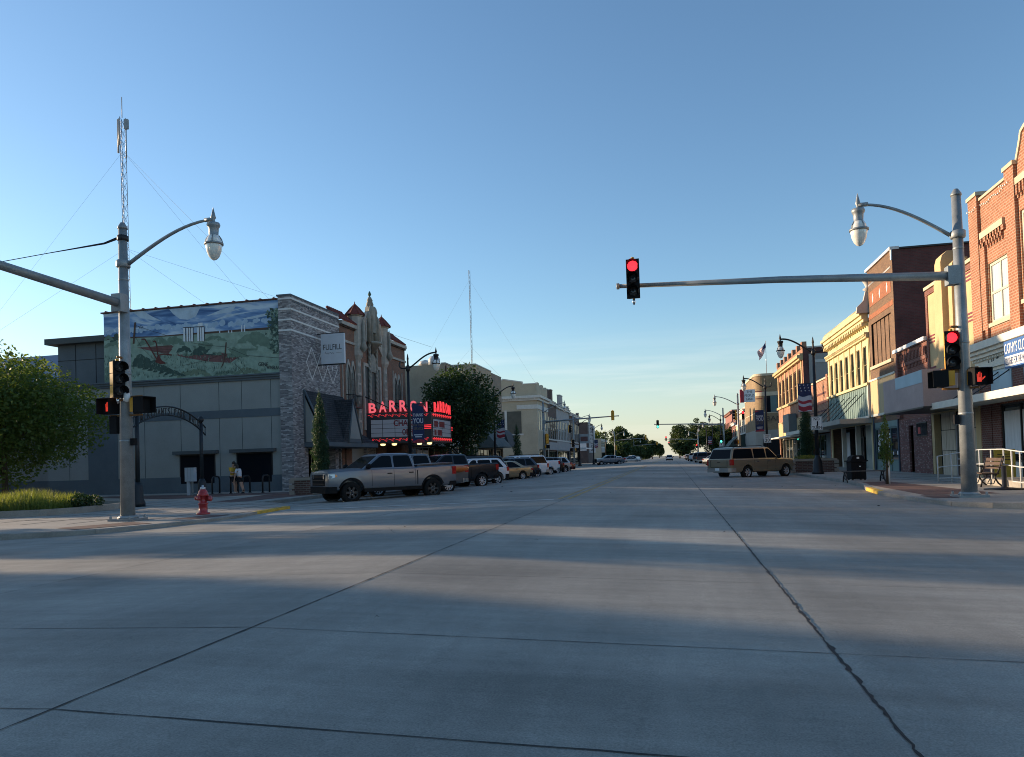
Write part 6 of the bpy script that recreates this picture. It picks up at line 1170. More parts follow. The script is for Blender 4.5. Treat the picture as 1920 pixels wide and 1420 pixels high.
# ------------------------------------------------------------------ vehicles (x forward, y left, origin on the ground under the middle)
def paint(n, c, met=.35): return pm('car_paint_' + n, c, .34, met, .03, 2, coat=.45, spec=.4)
def lerp(a, b_, t): return a + (b_ - a) * t
def make_vehicle(name, cat, P):
    t = thing(name, None, cat); ST = P['st']; wr = P['wr']; ax = P['ax']; pt = P['paint']; trim = P.get('trim', BLACKP)
    def stat(x):
        if x >= ST[0][0]: return ST[0]
        for a, c_ in zip(ST, ST[1:]):
            if x >= c_[0]: f = (a[0] - x) / (a[0] - c_[0]); return tuple(lerp(p_, q, f) for p_, q in zip(a, c_))
        return ST[-1]
    def half(s): x, zb, zt, w, cr = s; h = zt - zb; return [(w * .80, zb), (w * .95, zb + .05), (w * .985, zb + .16 * h), (w, zb + .45 * h), (w * .995, zb + .72 * h), (w * .965, zt - .06), (w * .90, zt), (w * .45, zt + cr * .8), (0, zt + cr)]
    def bY(x, z):
        hp = half(stat(x))
        for a, c_ in zip(hp, hp[1:7]):
            if a[1] <= z <= c_[1]: return lerp(a[0], c_[0], (z - a[1]) / max(1e-6, c_[1] - a[1]))
        return hp[0][0] if z < hp[0][1] else hp[6][0]
    m = MB(pt); rs = []
    for s in ST: hp = half(s); rs.append([(s[0], y, z) for y, z in hp] + [(s[0], -y, z) for y, z in reversed(hp[:-1])])
    m.smooth = True; m.rings(rs); bd_ = m.build('body', t)
    m = MB(BLACKP)
    for x in ax:
        for s in (-1, 1): m.lathe([(0, -.24), (wr + P.get('gap', .075), -.24), (wr + P.get('gap', .075), .5), (0, .5)] if s > 0 else [(0, .24), (wr + P.get('gap', .075), .24), (wr + P.get('gap', .075), -.5), (0, -.5)], (x, s * (P['w'] - .12), wr + .02), 26, 'y', False)
    if P.get('bed'): x0, x1, zf = P['bed']; m.box(x0, x1, -P['w'] + .13, P['w'] - .13, zf, 3)
    cut = m.build('cutter'); bm_ = bmesh.new(); bm_.from_mesh(cut.data); bmesh.ops.recalc_face_normals(bm_, faces=bm_.faces); bm_.to_mesh(cut.data); bm_.free()
    bm_ = bmesh.new(); bm_.from_mesh(bd_.data); bmesh.ops.recalc_face_normals(bm_, faces=bm_.faces); bm_.to_mesh(bd_.data); bm_.free()
    md = bd_.modifiers.new('b', 'BOOLEAN'); md.object = cut; md.operation = 'DIFFERENCE'; md.solver = 'EXACT'; md.use_self = True; baked(bd_, .55); bpy.data.objects.remove(cut)
    # greenhouse
    G = P['gh']; zb, zr, xfb, xfr, xrr, xrb, hb, hr = G; X0 = lambda q: lerp(xrb, xrr, q); X1 = lambda q: lerp(xfb, xfr, q); HW = lambda q: lerp(hb, hr, q); Zq = lambda q: lerp(zb, zr, q)
    def loop(q, sh, rc): 
        a, c_, h = X0(q) + sh, X1(q) - sh, HW(q) - sh; pts = []
        for cx_, cy_, a0 in ((c_ - rc, h - rc, 0), (a + rc, h - rc, pi / 2), (a + rc, -h + rc, pi), (c_ - rc, -h + rc, 1.5 * pi)):
            for k in range(4): an = a0 + k * pi / 6; pts.append((cx_ + rc * cos(an), cy_ + rc * sin(an), Zq(q)))
        return pts
    m = MB(pt); m.smooth = True; R5 = [loop(-.08, 0, .07), loop(.0, 0, .07), loop(.86, 0, .07), loop(.95, .035, .1), loop(1.0, .12, .12)]
    top = [(x, y, z + .015) for x, y, z in loop(1.0, .3, .1)]; R5.append(top); m.rings(R5); cab = m.build('cabin', t); cab.data.polygons.foreach_set('use_smooth', [True] * len(cab.data.polygons)); cab.data.set_sharp_from_angle(angle=.6)
    q0, q1 = P.get('wq', (.07, .85)); e = .006; PIL = P['pil']; ga = P.get('apil', .13); gc = P.get('cpil', .12)
    for s in (-1, 1):
        for i in range(len(PIL) + 1):
            f0, f1 = (X1(q0) - ga, X1(q1) - ga) if i == 0 else (PIL[i - 1] - .045, PIL[i - 1] - .045)
            b0, b1 = (X0(q0) + gc, X0(q1) + gc) if i == len(PIL) else (PIL[i] + .045, PIL[i] + .045)
            m = MB(P.get('tint', DGLASS)); Q = lambda x, q: (x, s * (HW(q) + e), Zq(q))
            if f0 - b0 > .15: m.poly([Q(b0, q0), Q(f0, q0), Q(lerp(f0, f1, .9), lerp(q0, q1, .9)), Q(f1 - .06, q1), Q(b1 + .06, q1), Q(lerp(b0, b1, .9), lerp(q0, q1, .9))]); m.build('side_window', t)
    m = MB(DGLASS); W = lambda q, f, off, y: (lerp(X0(q), X1(q), f) + off, y, Zq(q))
    m.poly([W(.04, 1, e, -HW(.04) + .1), W(.04, 1, e, HW(.04) - .1), W(.85, 1, e, HW(.85) - .1), W(.85, 1, e, -HW(.85) + .1)]); m.build('windscreen', t)
    m = MB(P.get('rtint', DGLASS)); r0 = P.get('rq', .08); m.poly([W(r0, 0, -e, -HW(r0) + .09), W(r0, 0, -e, HW(r0) - .09), W(.84, 0, -e, HW(.84) - .09), W(.84, 0, -e, -HW(.84) + .09)]); m.build('rear_window', t)
    # strips following the flank: door seams, sills, flares
    def flank(m, pts, w, off):
        for s in (-1, 1):
            for (xa, za), (xb, zb_) in zip(pts, pts[1:]):
                d = V((xb - xa, zb_ - za)).normalized(); nx, nz = -d.y * w / 2, d.x * w / 2
                m.poly([(x, s * (bY(x, z) + off), z) for x, z in ((xa - nx, za - nz), (xb - nx, zb_ - nz), (xb + nx, zb_ + nz), (xa + nx, za + nz))])
    m = MB(BLACKP)
    for x in P['seams']:
        s_ = stat(x); zz = [s_[1] + .12 + (s_[2] - .07 - s_[1] - .12) * k / 7 for k in range(8)]; flank(m, [(x, z) for z in zz], P.get('sw', .014), .004)
    m.build('door_seams', t)
    if P.get('flare'):
        ra = wr + P.get('gap', .075)
        for x in ax:
            for s in (-1, 1):
                m = MB(P['flare'])
                ring = [[], []]
                for k in range(19):
                    a = -.25 + (pi + .5) * k / 18
                    for j_, rr in ((0, ra - .012), (1, ra + .055)):
                        px, pz = x + rr * cos(a), wr + .02 + rr * sin(a); pz = max(pz, stat(px)[1] + .01); ring[j_].append((px, s * (bY(px, min(pz, stat(px)[2] - .07)) + (.022 if j_ == 0 else .006)), pz))
                for k in range(18): m.poly([ring[0][k], ring[0][k + 1], ring[1][k + 1], ring[1][k]])
                m.build('wheel_arch', t)
    if P.get('sill'):
        xa, xb = ax[1] + wr + .12, ax[0] - wr - .12; zs = stat(0)[1]
        for s in (-1, 1): m = MB(P['sill']); a, c_ = sorted((s * (P['w'] - .07), s * (P['w'] + .02))); m.box(xa, xb, a, c_, zs - .04, zs + .10); m.build('side_step', t)
    if P.get('molding'): m = MB(P.get('moldm', pt)); z = P['molding']; flank(m, [(ax[1] + wr + .15 + (ax[0] - ax[1] - 2 * wr - .3) * k / 8, z) for k in range(9)], .09, .016); m.build('side_moulding', t)
    for x, z in P['handles']:
        for s in (-1, 1): m = MB(P.get('handlem', BLACKP)); y = bY(x, z); a, c_ = sorted((s * (y - .01), s * (y + .035))); m.box(x - .1, x + .1, a, c_, z - .02, z + .02); m.build('door_handle', t)
    for s in (-1, 1):
        m = MB(P.get('mirm', BLACKP)); x = X1(.05) - ga - .02; y = s * (HW(.05) + .16); m.M = MX.Translation((x, y, Zq(.12) + .03)); sx, sy, sz = P.get('mir', (.09, .13, .1))
        m.smooth = True; m.rings([[(sx * k_ * cos(a) + dx, dy, sz * k_ * sin(a)) for a in [pi / 4 + i * pi / 4 for i in range(8)]] for dy, k_, dx in ((-sy, .75, 0), (-sy * .6, 1.1, 0), (sy * .6, 1.1, .0), (sy, .7, 0))]); m.smooth = False; m.box(-.04, .04, -s * .22 - .05, -s * .05 + .05, -.06, -.02); m.build('mirror', t)
    # wheels
    for x in ax:
        for s in (-1, 1):
            y = s * (P['w'] - .13); m = MB(RUBBER); w2 = P.get('ww', .13); r_ = wr; pr = [(r_ * .62, -w2), (r_ * .93, -w2), (r_ * .99, -w2 * .75), (r_, -w2 * .4), (r_, w2 * .4), (r_ * .99, w2 * .75), (r_ * .93, w2), (r_ * .62, w2)]
            m.lathe(pr, (x, y, wr), 28, 'y', caps=False); whl = m.build('wheel', t); m = MB(P.get('rim', ALLOY)); R = r_ * .64; o_ = s * w2 * .82
            m.lathe([(R, o_ + s * .01), (R * .9, o_), (R * .86, o_ - s * .06)], (x, y, wr), 24, 'y', caps=False); m.lathe([(0, o_ - s * .005), (R * .22, o_ - s * .008), (R * .24, o_ - s * .05)], (x, y, wr), 12, 'y')
            ns = P.get('spokes', 6)
            for k in range(ns):
                a = 2 * pi * k / ns; d = V((cos(a), 0, sin(a))); n_ = V((-sin(a), 0, cos(a))); c0 = V((x, y + o_ - s * .012, wr)); wi, wo = R * P.get('spw', .15), R * P.get('spw', .15) * 1.25
                m.poly([tuple(c0 + d * R * .15 - n_ * wi), tuple(c0 + d * R * .9 - n_ * wo), tuple(c0 + d * R * .9 + n_ * wo), tuple(c0 + d * R * .15 + n_ * wi)])
            m.use(BLACKP); m.lathe([(0, o_ - s * .075), (R * .98, o_ - s * .075)], (x, y, wr), 18, 'y', False)
            m.use(CHROME)
            for k in range(6): a = k * pi / 3 + .3; m.lathe([(0, o_ + s * .004), (.013, o_), (.013, o_ - s * .01)], (x + R * .3 * cos(a), y, wr + R * .3 * sin(a)), 6, 'y', False)
            m.build('rim', whl)
    BASE[t.name] = P['paint']; P['extra'](t, P, bY, stat); return t
def lampq(t, name, mat, pts): m = MB(mat); m.poly(pts); return m.build(name, t)
def front_rear(t, P, bY, stat):
    F, Rr = P['st'][0], P['st'][-1]; w = P['w']; xf, xr = F[0], Rr[0]; zl = P['hl']; zt_ = P['tl']; bm_ = P.get('bump', BLACKP)
    for s in (-1, 1):
        m = MB(CLEARL); a, c_ = zl; xs = [xf + .012, P['st'][1][0] + .01, P['st'][1][0] - .22]; ys = [s * F[3] * .55, s * (bY(xs[1], a) + .012), s * (bY(xs[2], a) + .012)]
        m.poly([(xs[0], ys[0], a), (xs[1], ys[1], a), (xs[1], ys[1] * .985, c_), (xs[0], ys[0], c_)]); m.poly([(xs[1], ys[1], a), (xs[2], ys[2], a + .05), (xs[2], ys[2] * .985, c_), (xs[1], ys[1] * .985, c_)])
        m.use(AMBER); m.poly([(xs[2] - .0, ys[2] + s * .002, a + .05), (xs[2] - .1, s * (bY(xs[2] - .1, a) + .014), a + .07), (xs[2] - .1, s * (bY(xs[2] - .1, c_) + .012), c_ - .03), (xs[2], ys[2] * .985 + s * .002, c_)]) if P.get('amber') else None
        m.build('headlight', t); m = MB(REDL); a, c_, wd = zt_; xe = xr - .012; x2 = P['st'][-2][0]; yo = s * (bY(xe + .02, (a + c_) / 2) + .012); y2 = s * (bY(x2 + .1, (a + c_) / 2) + .014)
        zm = (a + c_) / 2; xx = [xr - .012, xr + .02, xr + .07, xr + .13, xr + .2]; ed = [(x_, s * (max(bY(x_, z_) for z_ in (a + .02, zm, c_ - .02)) + .012)) for x_ in xx]; m.extr([(xr - .012, s * (abs(ed[0][1]) - wd))] + ed + [(xr + .2, s * (abs(ed[-1][1]) - .1))], lambda q, y, z: (q, y, z), a, c_); m.build('tail_light', t)
    m = MB(P.get('grm', BLACKP)); a, c_ = P['gr']; gy_ = F[3] * .74; m.poly([(xf + .008, -gy_, a), (xf + .008, gy_, a), (xf + .008, gy_, c_), (xf + .008, -gy_, c_)]); g_ = m.build('grille', t)
    m = MB(P.get('grbar', CHROME)); n = 3
    for k in range(n): z = a + (c_ - a) * (k + .5) / n; m.box(xf + .009, xf + .02, -gy_ * .96, gy_ * .96, z - .012, z + .012)
    m.build('grille_bar', g_)
    for nm, x, d, zz, wd in (('front_bumper', xf, 1, P['fb'], F[3]), ('rear_bumper', xr, -1, P['rb'], Rr[3])):
        m = MB(bm_ if nm[0] == 'r' or not P.get('fbm') else P['fbm']); a, c_ = zz; k_ = .04 if nm[0] == 'f' else P.get('rbd', .05)
        zz_ = (a, (a + c_) / 2, c_); hs = [(x - d * e_, max(bY(x - d * e_, q_) for q_ in zz_) + .018) for e_ in (.34, .26, .18, .1, .04, 0)]; prof = hs + [(x + d * k_, wd * .90), (x + d * (k_ + .03), 0), (x + d * k_, -wd * .90)] + [(q_, -y_) for q_, y_ in reversed(hs)]
        m.extr(prof, lambda q, y, z: (q, y, z), a, c_); m.build(nm, t)
    m = MB(WHITEP); z = P.get('plz', .8); m.box(xr - P.get('pld', .022), xr - P.get('pld', .022) + .01, -.16, .16, z, z + .15); m.build('number_plate', t)
def pickup_extra(t, P, bY, stat):
    front_rear(t, P, bY, stat); x0 = P['split']; m = MB(BLACKP)
    for s in (-1, 1):
        zs = [stat(x0)[1] + .05 + (stat(x0)[2] - stat(x0)[1] - .06) * k / 6 for k in range(7)]
        for za, zc in zip(zs, zs[1:]): m.poly([(x0 - .02, s * (bY(x0, za) + .005), za), (x0 + .02, s * (bY(x0, za) + .005), za), (x0 + .02, s * (bY(x0, zc) + .005), zc), (x0 - .02, s * (bY(x0, zc) + .005), zc)])
    m.build('cab_gap', t); xr = P['st'][-1][0]; w = P['st'][-1][3]; m = MB(P['paint']); m.box(xr - .018, xr - .004, -w * .78, w * .78, .82, P['st'][-1][2] - .03); tg = m.build('tailgate', t); m = MB(BLACKP); m.box(xr - .024, xr - .0181, -.14, .14, 1.12, 1.2); m.build('tailgate_handle', tg)
    if P.get('cover'):
        m = MB(pm('tonneau', (.03, .035, .045), .35, 0, .1, 2)); z = 1.375; x1 = P['split'] - .06
        m.add([(x1, -w * .9, z + .01), (x1, w * .9, z + .01), (xr + .06, w * .9, z + .06), (xr + .06, -w * .9, z + .06), (x1, -w * .9, z + .07), (x1, w * .9, z + .07), (xr + .06, w * .9, z + .13), (xr + .06, -w * .9, z + .13)], [(4, 5, 6, 7), (0, 1, 5, 4), (1, 2, 6, 5), (2, 3, 7, 6), (3, 0, 4, 7)]); m.build('bed_cover', t)
    m = MB(BLACKP); m.lathe([(.05, 0), (.03, .03), (0, .05)], (P['gh'][3] - .25, 0, P['gh'][1] + .01), 8); m.build('antenna', t)
def suv_extra(t, P, bY, stat):
    front_rear(t, P, bY, stat); G = P['gh']
    if P.get('rails'):
        m = MB(BLACKP)
        for s in (-1, 1): m.tube([(G[3] - .3, s * (G[7] - .14), G[1] + .0), (G[3] - .4, s * (G[7] - .14), G[1] + .06), (G[4] + .3, s * (G[7] - .14), G[1] + .06), (G[4] + .2, s * (G[7] - .14), G[1])], .025, 5)
        for x in (-.2, -1.4): m.box(x - .03, x + .03, -G[7] + .14, G[7] - .14, G[1] + .045, G[1] + .075)
        m.build('roof_rack', t)
    xr = P['st'][-1][0]; m = MB(BLACKP); z0, z1 = P.get('tg', (.75, 1.1)); m.box(xr - .014, xr - .003, -.12, .12, z0 + .22, z0 + .25); [m.box(xr - .012, xr - .003, s * P['st'][-1][3] * .7 - .008, s * P['st'][-1][3] * .7 + .008, z0 - .05, z1) for s in (-1, 1)]; m.box(xr - .012, xr - .003, -P['st'][-1][3] * .7, P['st'][-1][3] * .7, z0 - .07, z0 - .055); m.build('tailgate_seam', t)
def pk_st(zb, cr=.03): return [(2.95, zb + .16, 1.17, .86, .03), (2.91, zb + .1, 1.26, .95, .04), (2.66, zb + .04, 1.305, 1.01, .055), (1.5, zb, 1.345, 1.03, .05), (1.15, zb, 1.36, 1.03, .03), (.5, zb, 1.355, 1.03, .03), (-.95, zb, 1.35, 1.03, .0), (-1.05, zb, 1.37, 1.03, .0), (-2.7, zb + .05, 1.40, 1.03, 0), (-2.92, zb + .1, 1.40, 1.0, 0)]
PK = dict(st=pk_st(.46), w=1.03, wr=.42, ax=(2.0, -1.74), paint=paint('silver_blue', (.15, .165, .19), .4), gh=(1.335, 1.95, 1.48, .60, -.80, -.95, .95, .78), pil=(.10,), seams=(1.10, .10, -.90), handles=((.30, 1.13), (-.70, 1.14)), hl=(.99, 1.17), tl=(1.0, 1.33, .06), gr=(.72, 1.15), grm=BLACKP, grbar=BLKRIM, fb=(.42, .68), rb=(.52, .70), split=-1.0, rim=BLKRIM, spokes=6, flare=BLACKP, sill=BLACKP, cover=True, amber=True, extra=pickup_extra, rq=.15, plz=.56, pld=.085, gap=.10, ww=.15)
silver = make_vehicle('pickup_truck', 'pickup', PK)
PK2 = dict(PK, st=pk_st(.42), wr=.40, rim=ALLOY, spokes=9, spw=.09, flare=None, cover=False, bed=(-2.82, -1.1, .75), gap=.075, paint=paint('near_black', (.012, .014, .018), .2), fbm=CHROME, amber=False)
black = make_vehicle('pickup_truck', 'pickup', PK2)
PK3 = dict(PK2, paint=paint('white', (.66, .67, .68), 0), spokes=10, bump=CHROME, handlem=WHITEP); white = make_vehicle('pickup_truck', 'pickup', PK3)
SU = dict(st=[(2.78, .5, .98, .82, .03), (2.70, .42, 1.06, .92, .05), (2.45, .38, 1.10, .98, .06), (1.3, .36, 1.16, 1.0, .06), (1.0, .36, 1.18, 1.0, .04), (-2.4, .38, 1.19, 1.0, 0), (-2.68, .46, 1.18, .97, 0), (-2.76, .5, 1.16, .93, 0)], w=1.0, wr=.38, ax=(1.83, -1.47), paint=paint('tan', (.30, .245, .165), .45), gh=(1.14, 1.86, 1.32, .55, -2.42, -2.74, .93, .77), pil=(.22, -.86), seams=(.92, .22, -.86), handles=((.36, 1.0), (-.62, 1.0)), hl=(.80, .98), tl=(.82, 1.16, .1), gr=(.62, .96), fb=(.36, .64), rb=(.42, .66), rbd=.12, plz=.52, pld=.16, rim=ALLOY, spokes=6, sill=PK['paint'] if False else None, flare=None, molding=.78, rails=True, tg=(.78, 1.14), handlem=CHROME, bump=pm('bumper_grey', (.33, .31, .28), .4, .3), rtint=DGLASS, extra=suv_extra, wq=(.09, .85), rq=.1)
SU['flare'] = SU['paint']; wagon = make_vehicle('station_wagon', 'suv', SU)
XO = dict(st=[(2.32, .45, .80, .74, .03), (2.26, .36, .92, .86, .05), (2.0, .30, 1.0, .92, .06), (1.1, .28, 1.06, .93, .05), (.8, .28, 1.08, .93, .03), (-1.9, .30, 1.12, .93, 0), (-2.2, .40, 1.10, .9, 0), (-2.32, .46, 1.04, .84, 0)], w=.93, wr=.36, ax=(1.42, -1.36), paint=paint('pearl_white', (.62, .62, .62), .05), gh=(1.05, 1.68, 1.22, .40, -1.75, -2.25, .86, .66), pil=(.05, -1.0), seams=(.85, .05, -.95), handles=((.2, .95), (-.8, .97)), hl=(.74, .92), tl=(.86, 1.10, .16), gr=(.55, .82), fb=(.3, .56), rb=(.34, .66), plz=.72, rim=ALLOY, spokes=5, flare=BLACKP, rails=False, tg=(.7, 1.0), extra=suv_extra, cpil=.3, gap=.06)
xover = make_vehicle('crossover_car', 'suv', XO)
SD = dict(st=[(2.42, .40, .66, .72, .02), (2.36, .30, .74, .84, .04), (2.1, .24, .82, .90, .06), (1.1, .22, .93, .915, .07), (.9, .22, .95, .915, .03), (-1.5, .24, .99, .915, .02), (-1.9, .26, 1.0, .91, .03), (-2.3, .32, .98, .86, .03), (-2.42, .40, .92, .80, .02)], w=.915, wr=.335, ax=(1.45, -1.38), paint=paint('gold', (.34, .265, .165), .5), gh=(.93, 1.46, 1.22, .25, -.95, -1.82, .83, .60), pil=(-.05,), seams=(.98, -.05, -1.02), handles=((.12, .84), (-.85, .86)), hl=(.56, .70), tl=(.74, .90, .22), gr=(.42, .62), fb=(.24, .44), rb=(.26, .56), plz=.62, rim=ALLOY, spokes=7, extra=front_rear, gap=.05, cpil=.42, apil=.2, ww=.11, flare=None)
sedan = make_vehicle('sedan_car', 'sedan', SD)
GP = 'vehicles angle parked along the street'
def park(src, x, y, hd, lab, p=None, z=0):
    """x, y = middle of the car, hd = heading"""
    if not src.get('used'): src['used'] = 1; src.location = (x, y, z); src.rotation_euler = (0, 0, hd); src['label'] = lab; src['group'] = GP; [repaint(c, p) for c in src.children] if p else None; return src
    r = dup(src, (x, y, z), hd, lab, GP, p or BASE[src.name]); return r
HL = math.atan2(-.753, -.657); NL = (.753, -.657); FW = (-.657, -.753)
def parkL(src, y, lab, p=None, xw=-10.6, hd=None):
    """left side: y = where the driver's side rear wheel stands"""
    ax, w = {'pickup_truck': (-1.74, .9), 'station_wagon': (-1.47, .87), 'crossover_car': (-1.36, .8), 'sedan_car': (-1.38, .79)}[src.name.split('.')[0]]
    h = HL if hd is None else hd; f = V((cos(h), sin(h))); n_ = V((-sin(h), cos(h))); c_ = V((xw, y)) - f * ax - n_ * w; return park(src, c_.x, c_.y, h, lab, p)
parkL(silver, 30.6, 'silver crew cab pickup with black wheels parked nearest on the left', xw=-10.1)
PWH = PK3['paint']; PBK = PK2['paint']; PDB = paint('dark_blue', (.02, .028, .045), .3); PBR = paint('dark_brown', (.03, .016, .012), .3); PLG = paint('light_grey', (.42, .42, .41), .4); PBG = paint('blue_grey', (.16, .20, .24), .45); PRD = paint('dark_red', (.12, .015, .015), .3); PGR = paint('olive_tan', (.22, .2, .14), .3)
parkL(white, 34.8, 'grey pickup with chrome bumper half hidden behind the silver pickup', paint('mid_grey', (.13, .135, .14), .4), xw=-10.7)
parkL(black, 41.4, 'black crew cab pickup with bright wheels parked before the white crossover', xw=-10.7); parkL(black, 38.1, 'dark blue pickup tucked between the grey and black pickups', PDB, xw=-12.2)
parkL(xover, 45.7, 'white crossover showing its red tail light behind the black pickup', xw=-10.8); parkL(wagon, 50.2, 'dark wagon parked behind the white crossover', PBK, xw=-12.2)
parkL(sedan, 54.4, 'gold sedan parked midway along the left kerb', xw=-10.9); parkL(xover, 57.9, 'dark blue crossover just past the gold sedan', PDB, xw=-11.0); parkL(wagon, 61.0, 'white wagon between the dark blue crossover and white pickup', PWH, xw=-11.0)
parkL(white, 67.8, 'white pickup with its bed open beside the brown crossover', PWH, xw=-11.0); parkL(xover, 73.6, 'dark brown crossover next to the far white pickup', PBR, xw=-11.2); parkL(xover, 79.0, 'light grey crossover near the end of the left row', PLG, xw=-11.2); parkL(sedan, 85.0, 'dark red sedan last in the left row before the crossing', PRD, xw=-11.6)
def car(src, x, y, hd, lab, p=None): return park(src, x, y, hd, lab, p)
car(white, -12.4, 152.5, HL - .45, 'blue grey work pickup with white bed beyond the second crossing', PBG); car(white, -12.6, 159.5, HL - .3, 'white pickup beside the blue grey work pickup', PWH); car(xover, -12.6, 166, HL, 'white crossover farther along the left past the second crossing', PWH)
car(sedan, -12.2, 172, HL, 'pale sedan at the far left kerb under the trees', PLG); car(sedan, -10.5, 200, .05, 'light grey sedan crossing the street in the distance', PLG); car(xover, -13, 240, HL, 'dark parked crossover far left near the trees', PDB); car(white, -13, 252, HL, 'far white pickup at the left kerb near the trees', PWH)
car(xover, -13, 266, HL, 'tiny grey crossover parked at the far left', PLG); car(xover, -.6, 205, pi / 2, 'white crossover driving away in the middle of the road', PWH); car(sedan, -13, 282, HL, 'tiny dark sedan parked at the far left', PBK)
HRT = rad(42)
car(wagon, 4.75, 47.4, HRT, 'dusty tan wagon parked at an angle on the right'); car(sedan, 6.1, 104.0, rad(52), 'silver sedan parked past the tan wagon on the right', paint('silver', (.45, .47, .48), .5)); car(wagon, 6.0, 126, rad(62), 'dark wagon behind the silver sedan on the right', PDB); car(wagon, 5.8, 141, rad(62), 'black wagon farther along the right kerb', PBK)
car(white, 5.6, 164, rad(66), 'white pickup on the right beyond the dark wagons', PWH); car(black, 4.9, 176, rad(80), 'olive tan pickup tail far down the right side', PGR); car(xover, 5.2, 216, rad(70), 'pale crossover far down the right kerb', PLG); car(xover, 5.6, 250, rad(70), 'tiny white crossover at the far right kerb', PWH)
ky = thing('kayak', 'orange kayak sticking out of the grey pickup bed behind the silver truck', 'kayak', (-10.5, 34.8, 1.02), HL + .12); m = MB(pm('kayak_orange', (.48, .14, .03), .4, 0, .1, 2)); m.smooth = True
rs = []
for x, w, h in ((-1.15, .03, .05), (-1.0, .16, .14), (-.6, .28, .2), (.0, .33, .22), (.8, .33, .22), (1.5, .25, .18), (2.0, .05, .06)): rs.append([(x, w * cos(a), .18 + h * sin(a) * (1 if sin(a) < 0 else .75)) for a in [k * pi / 6 for k in range(12)]])
m.rings(rs); m.build('hull', ky); m = MB(BLACKP); m.lathe([(.3, .0), (.33, .02), (.3, .04)], (.3, 0, .33), 14); m.build('cockpit_rim', ky)
SUN, SKY, DUST, OZ, EXPO = 4.3, .13, .5, 3.0, 1.02
# ------------------------------------------------------------------ people
def skin(name, pts, edges, mat, parent, root=0, lv=2):
    me = bpy.data.meshes.new(name); me.from_pydata([p_[:3] for p_ in pts], edges, []); me.materials.append(mat); o = bpy.data.objects.new(name, me); COL.objects.link(o); o.parent = parent
    md = o.modifiers.new('skin', 'SKIN'); md.use_smooth_shade = True
    for i, p_ in enumerate(pts): me.skin_vertices[0].data[i].radius = (p_[3], p_[3]); me.skin_vertices[0].data[i].use_root = i == root
    s_ = o.modifiers.new('sub', 'SUBSURF'); s_.levels = lv; s_.render_levels = lv; return baked(o)
SKIN_ = pm('skin', (.42, .24, .165), .6, 0, .06, 8); HAIRD = pm('dark_hair', (.02, .014, .01), .6, 0, .2, 12); SHOE = pm('shoe', (.03, .03, .03), .7); SHOEW = pm('pale_shoe', (.4, .38, .36), .7); SOCK = BLACKP
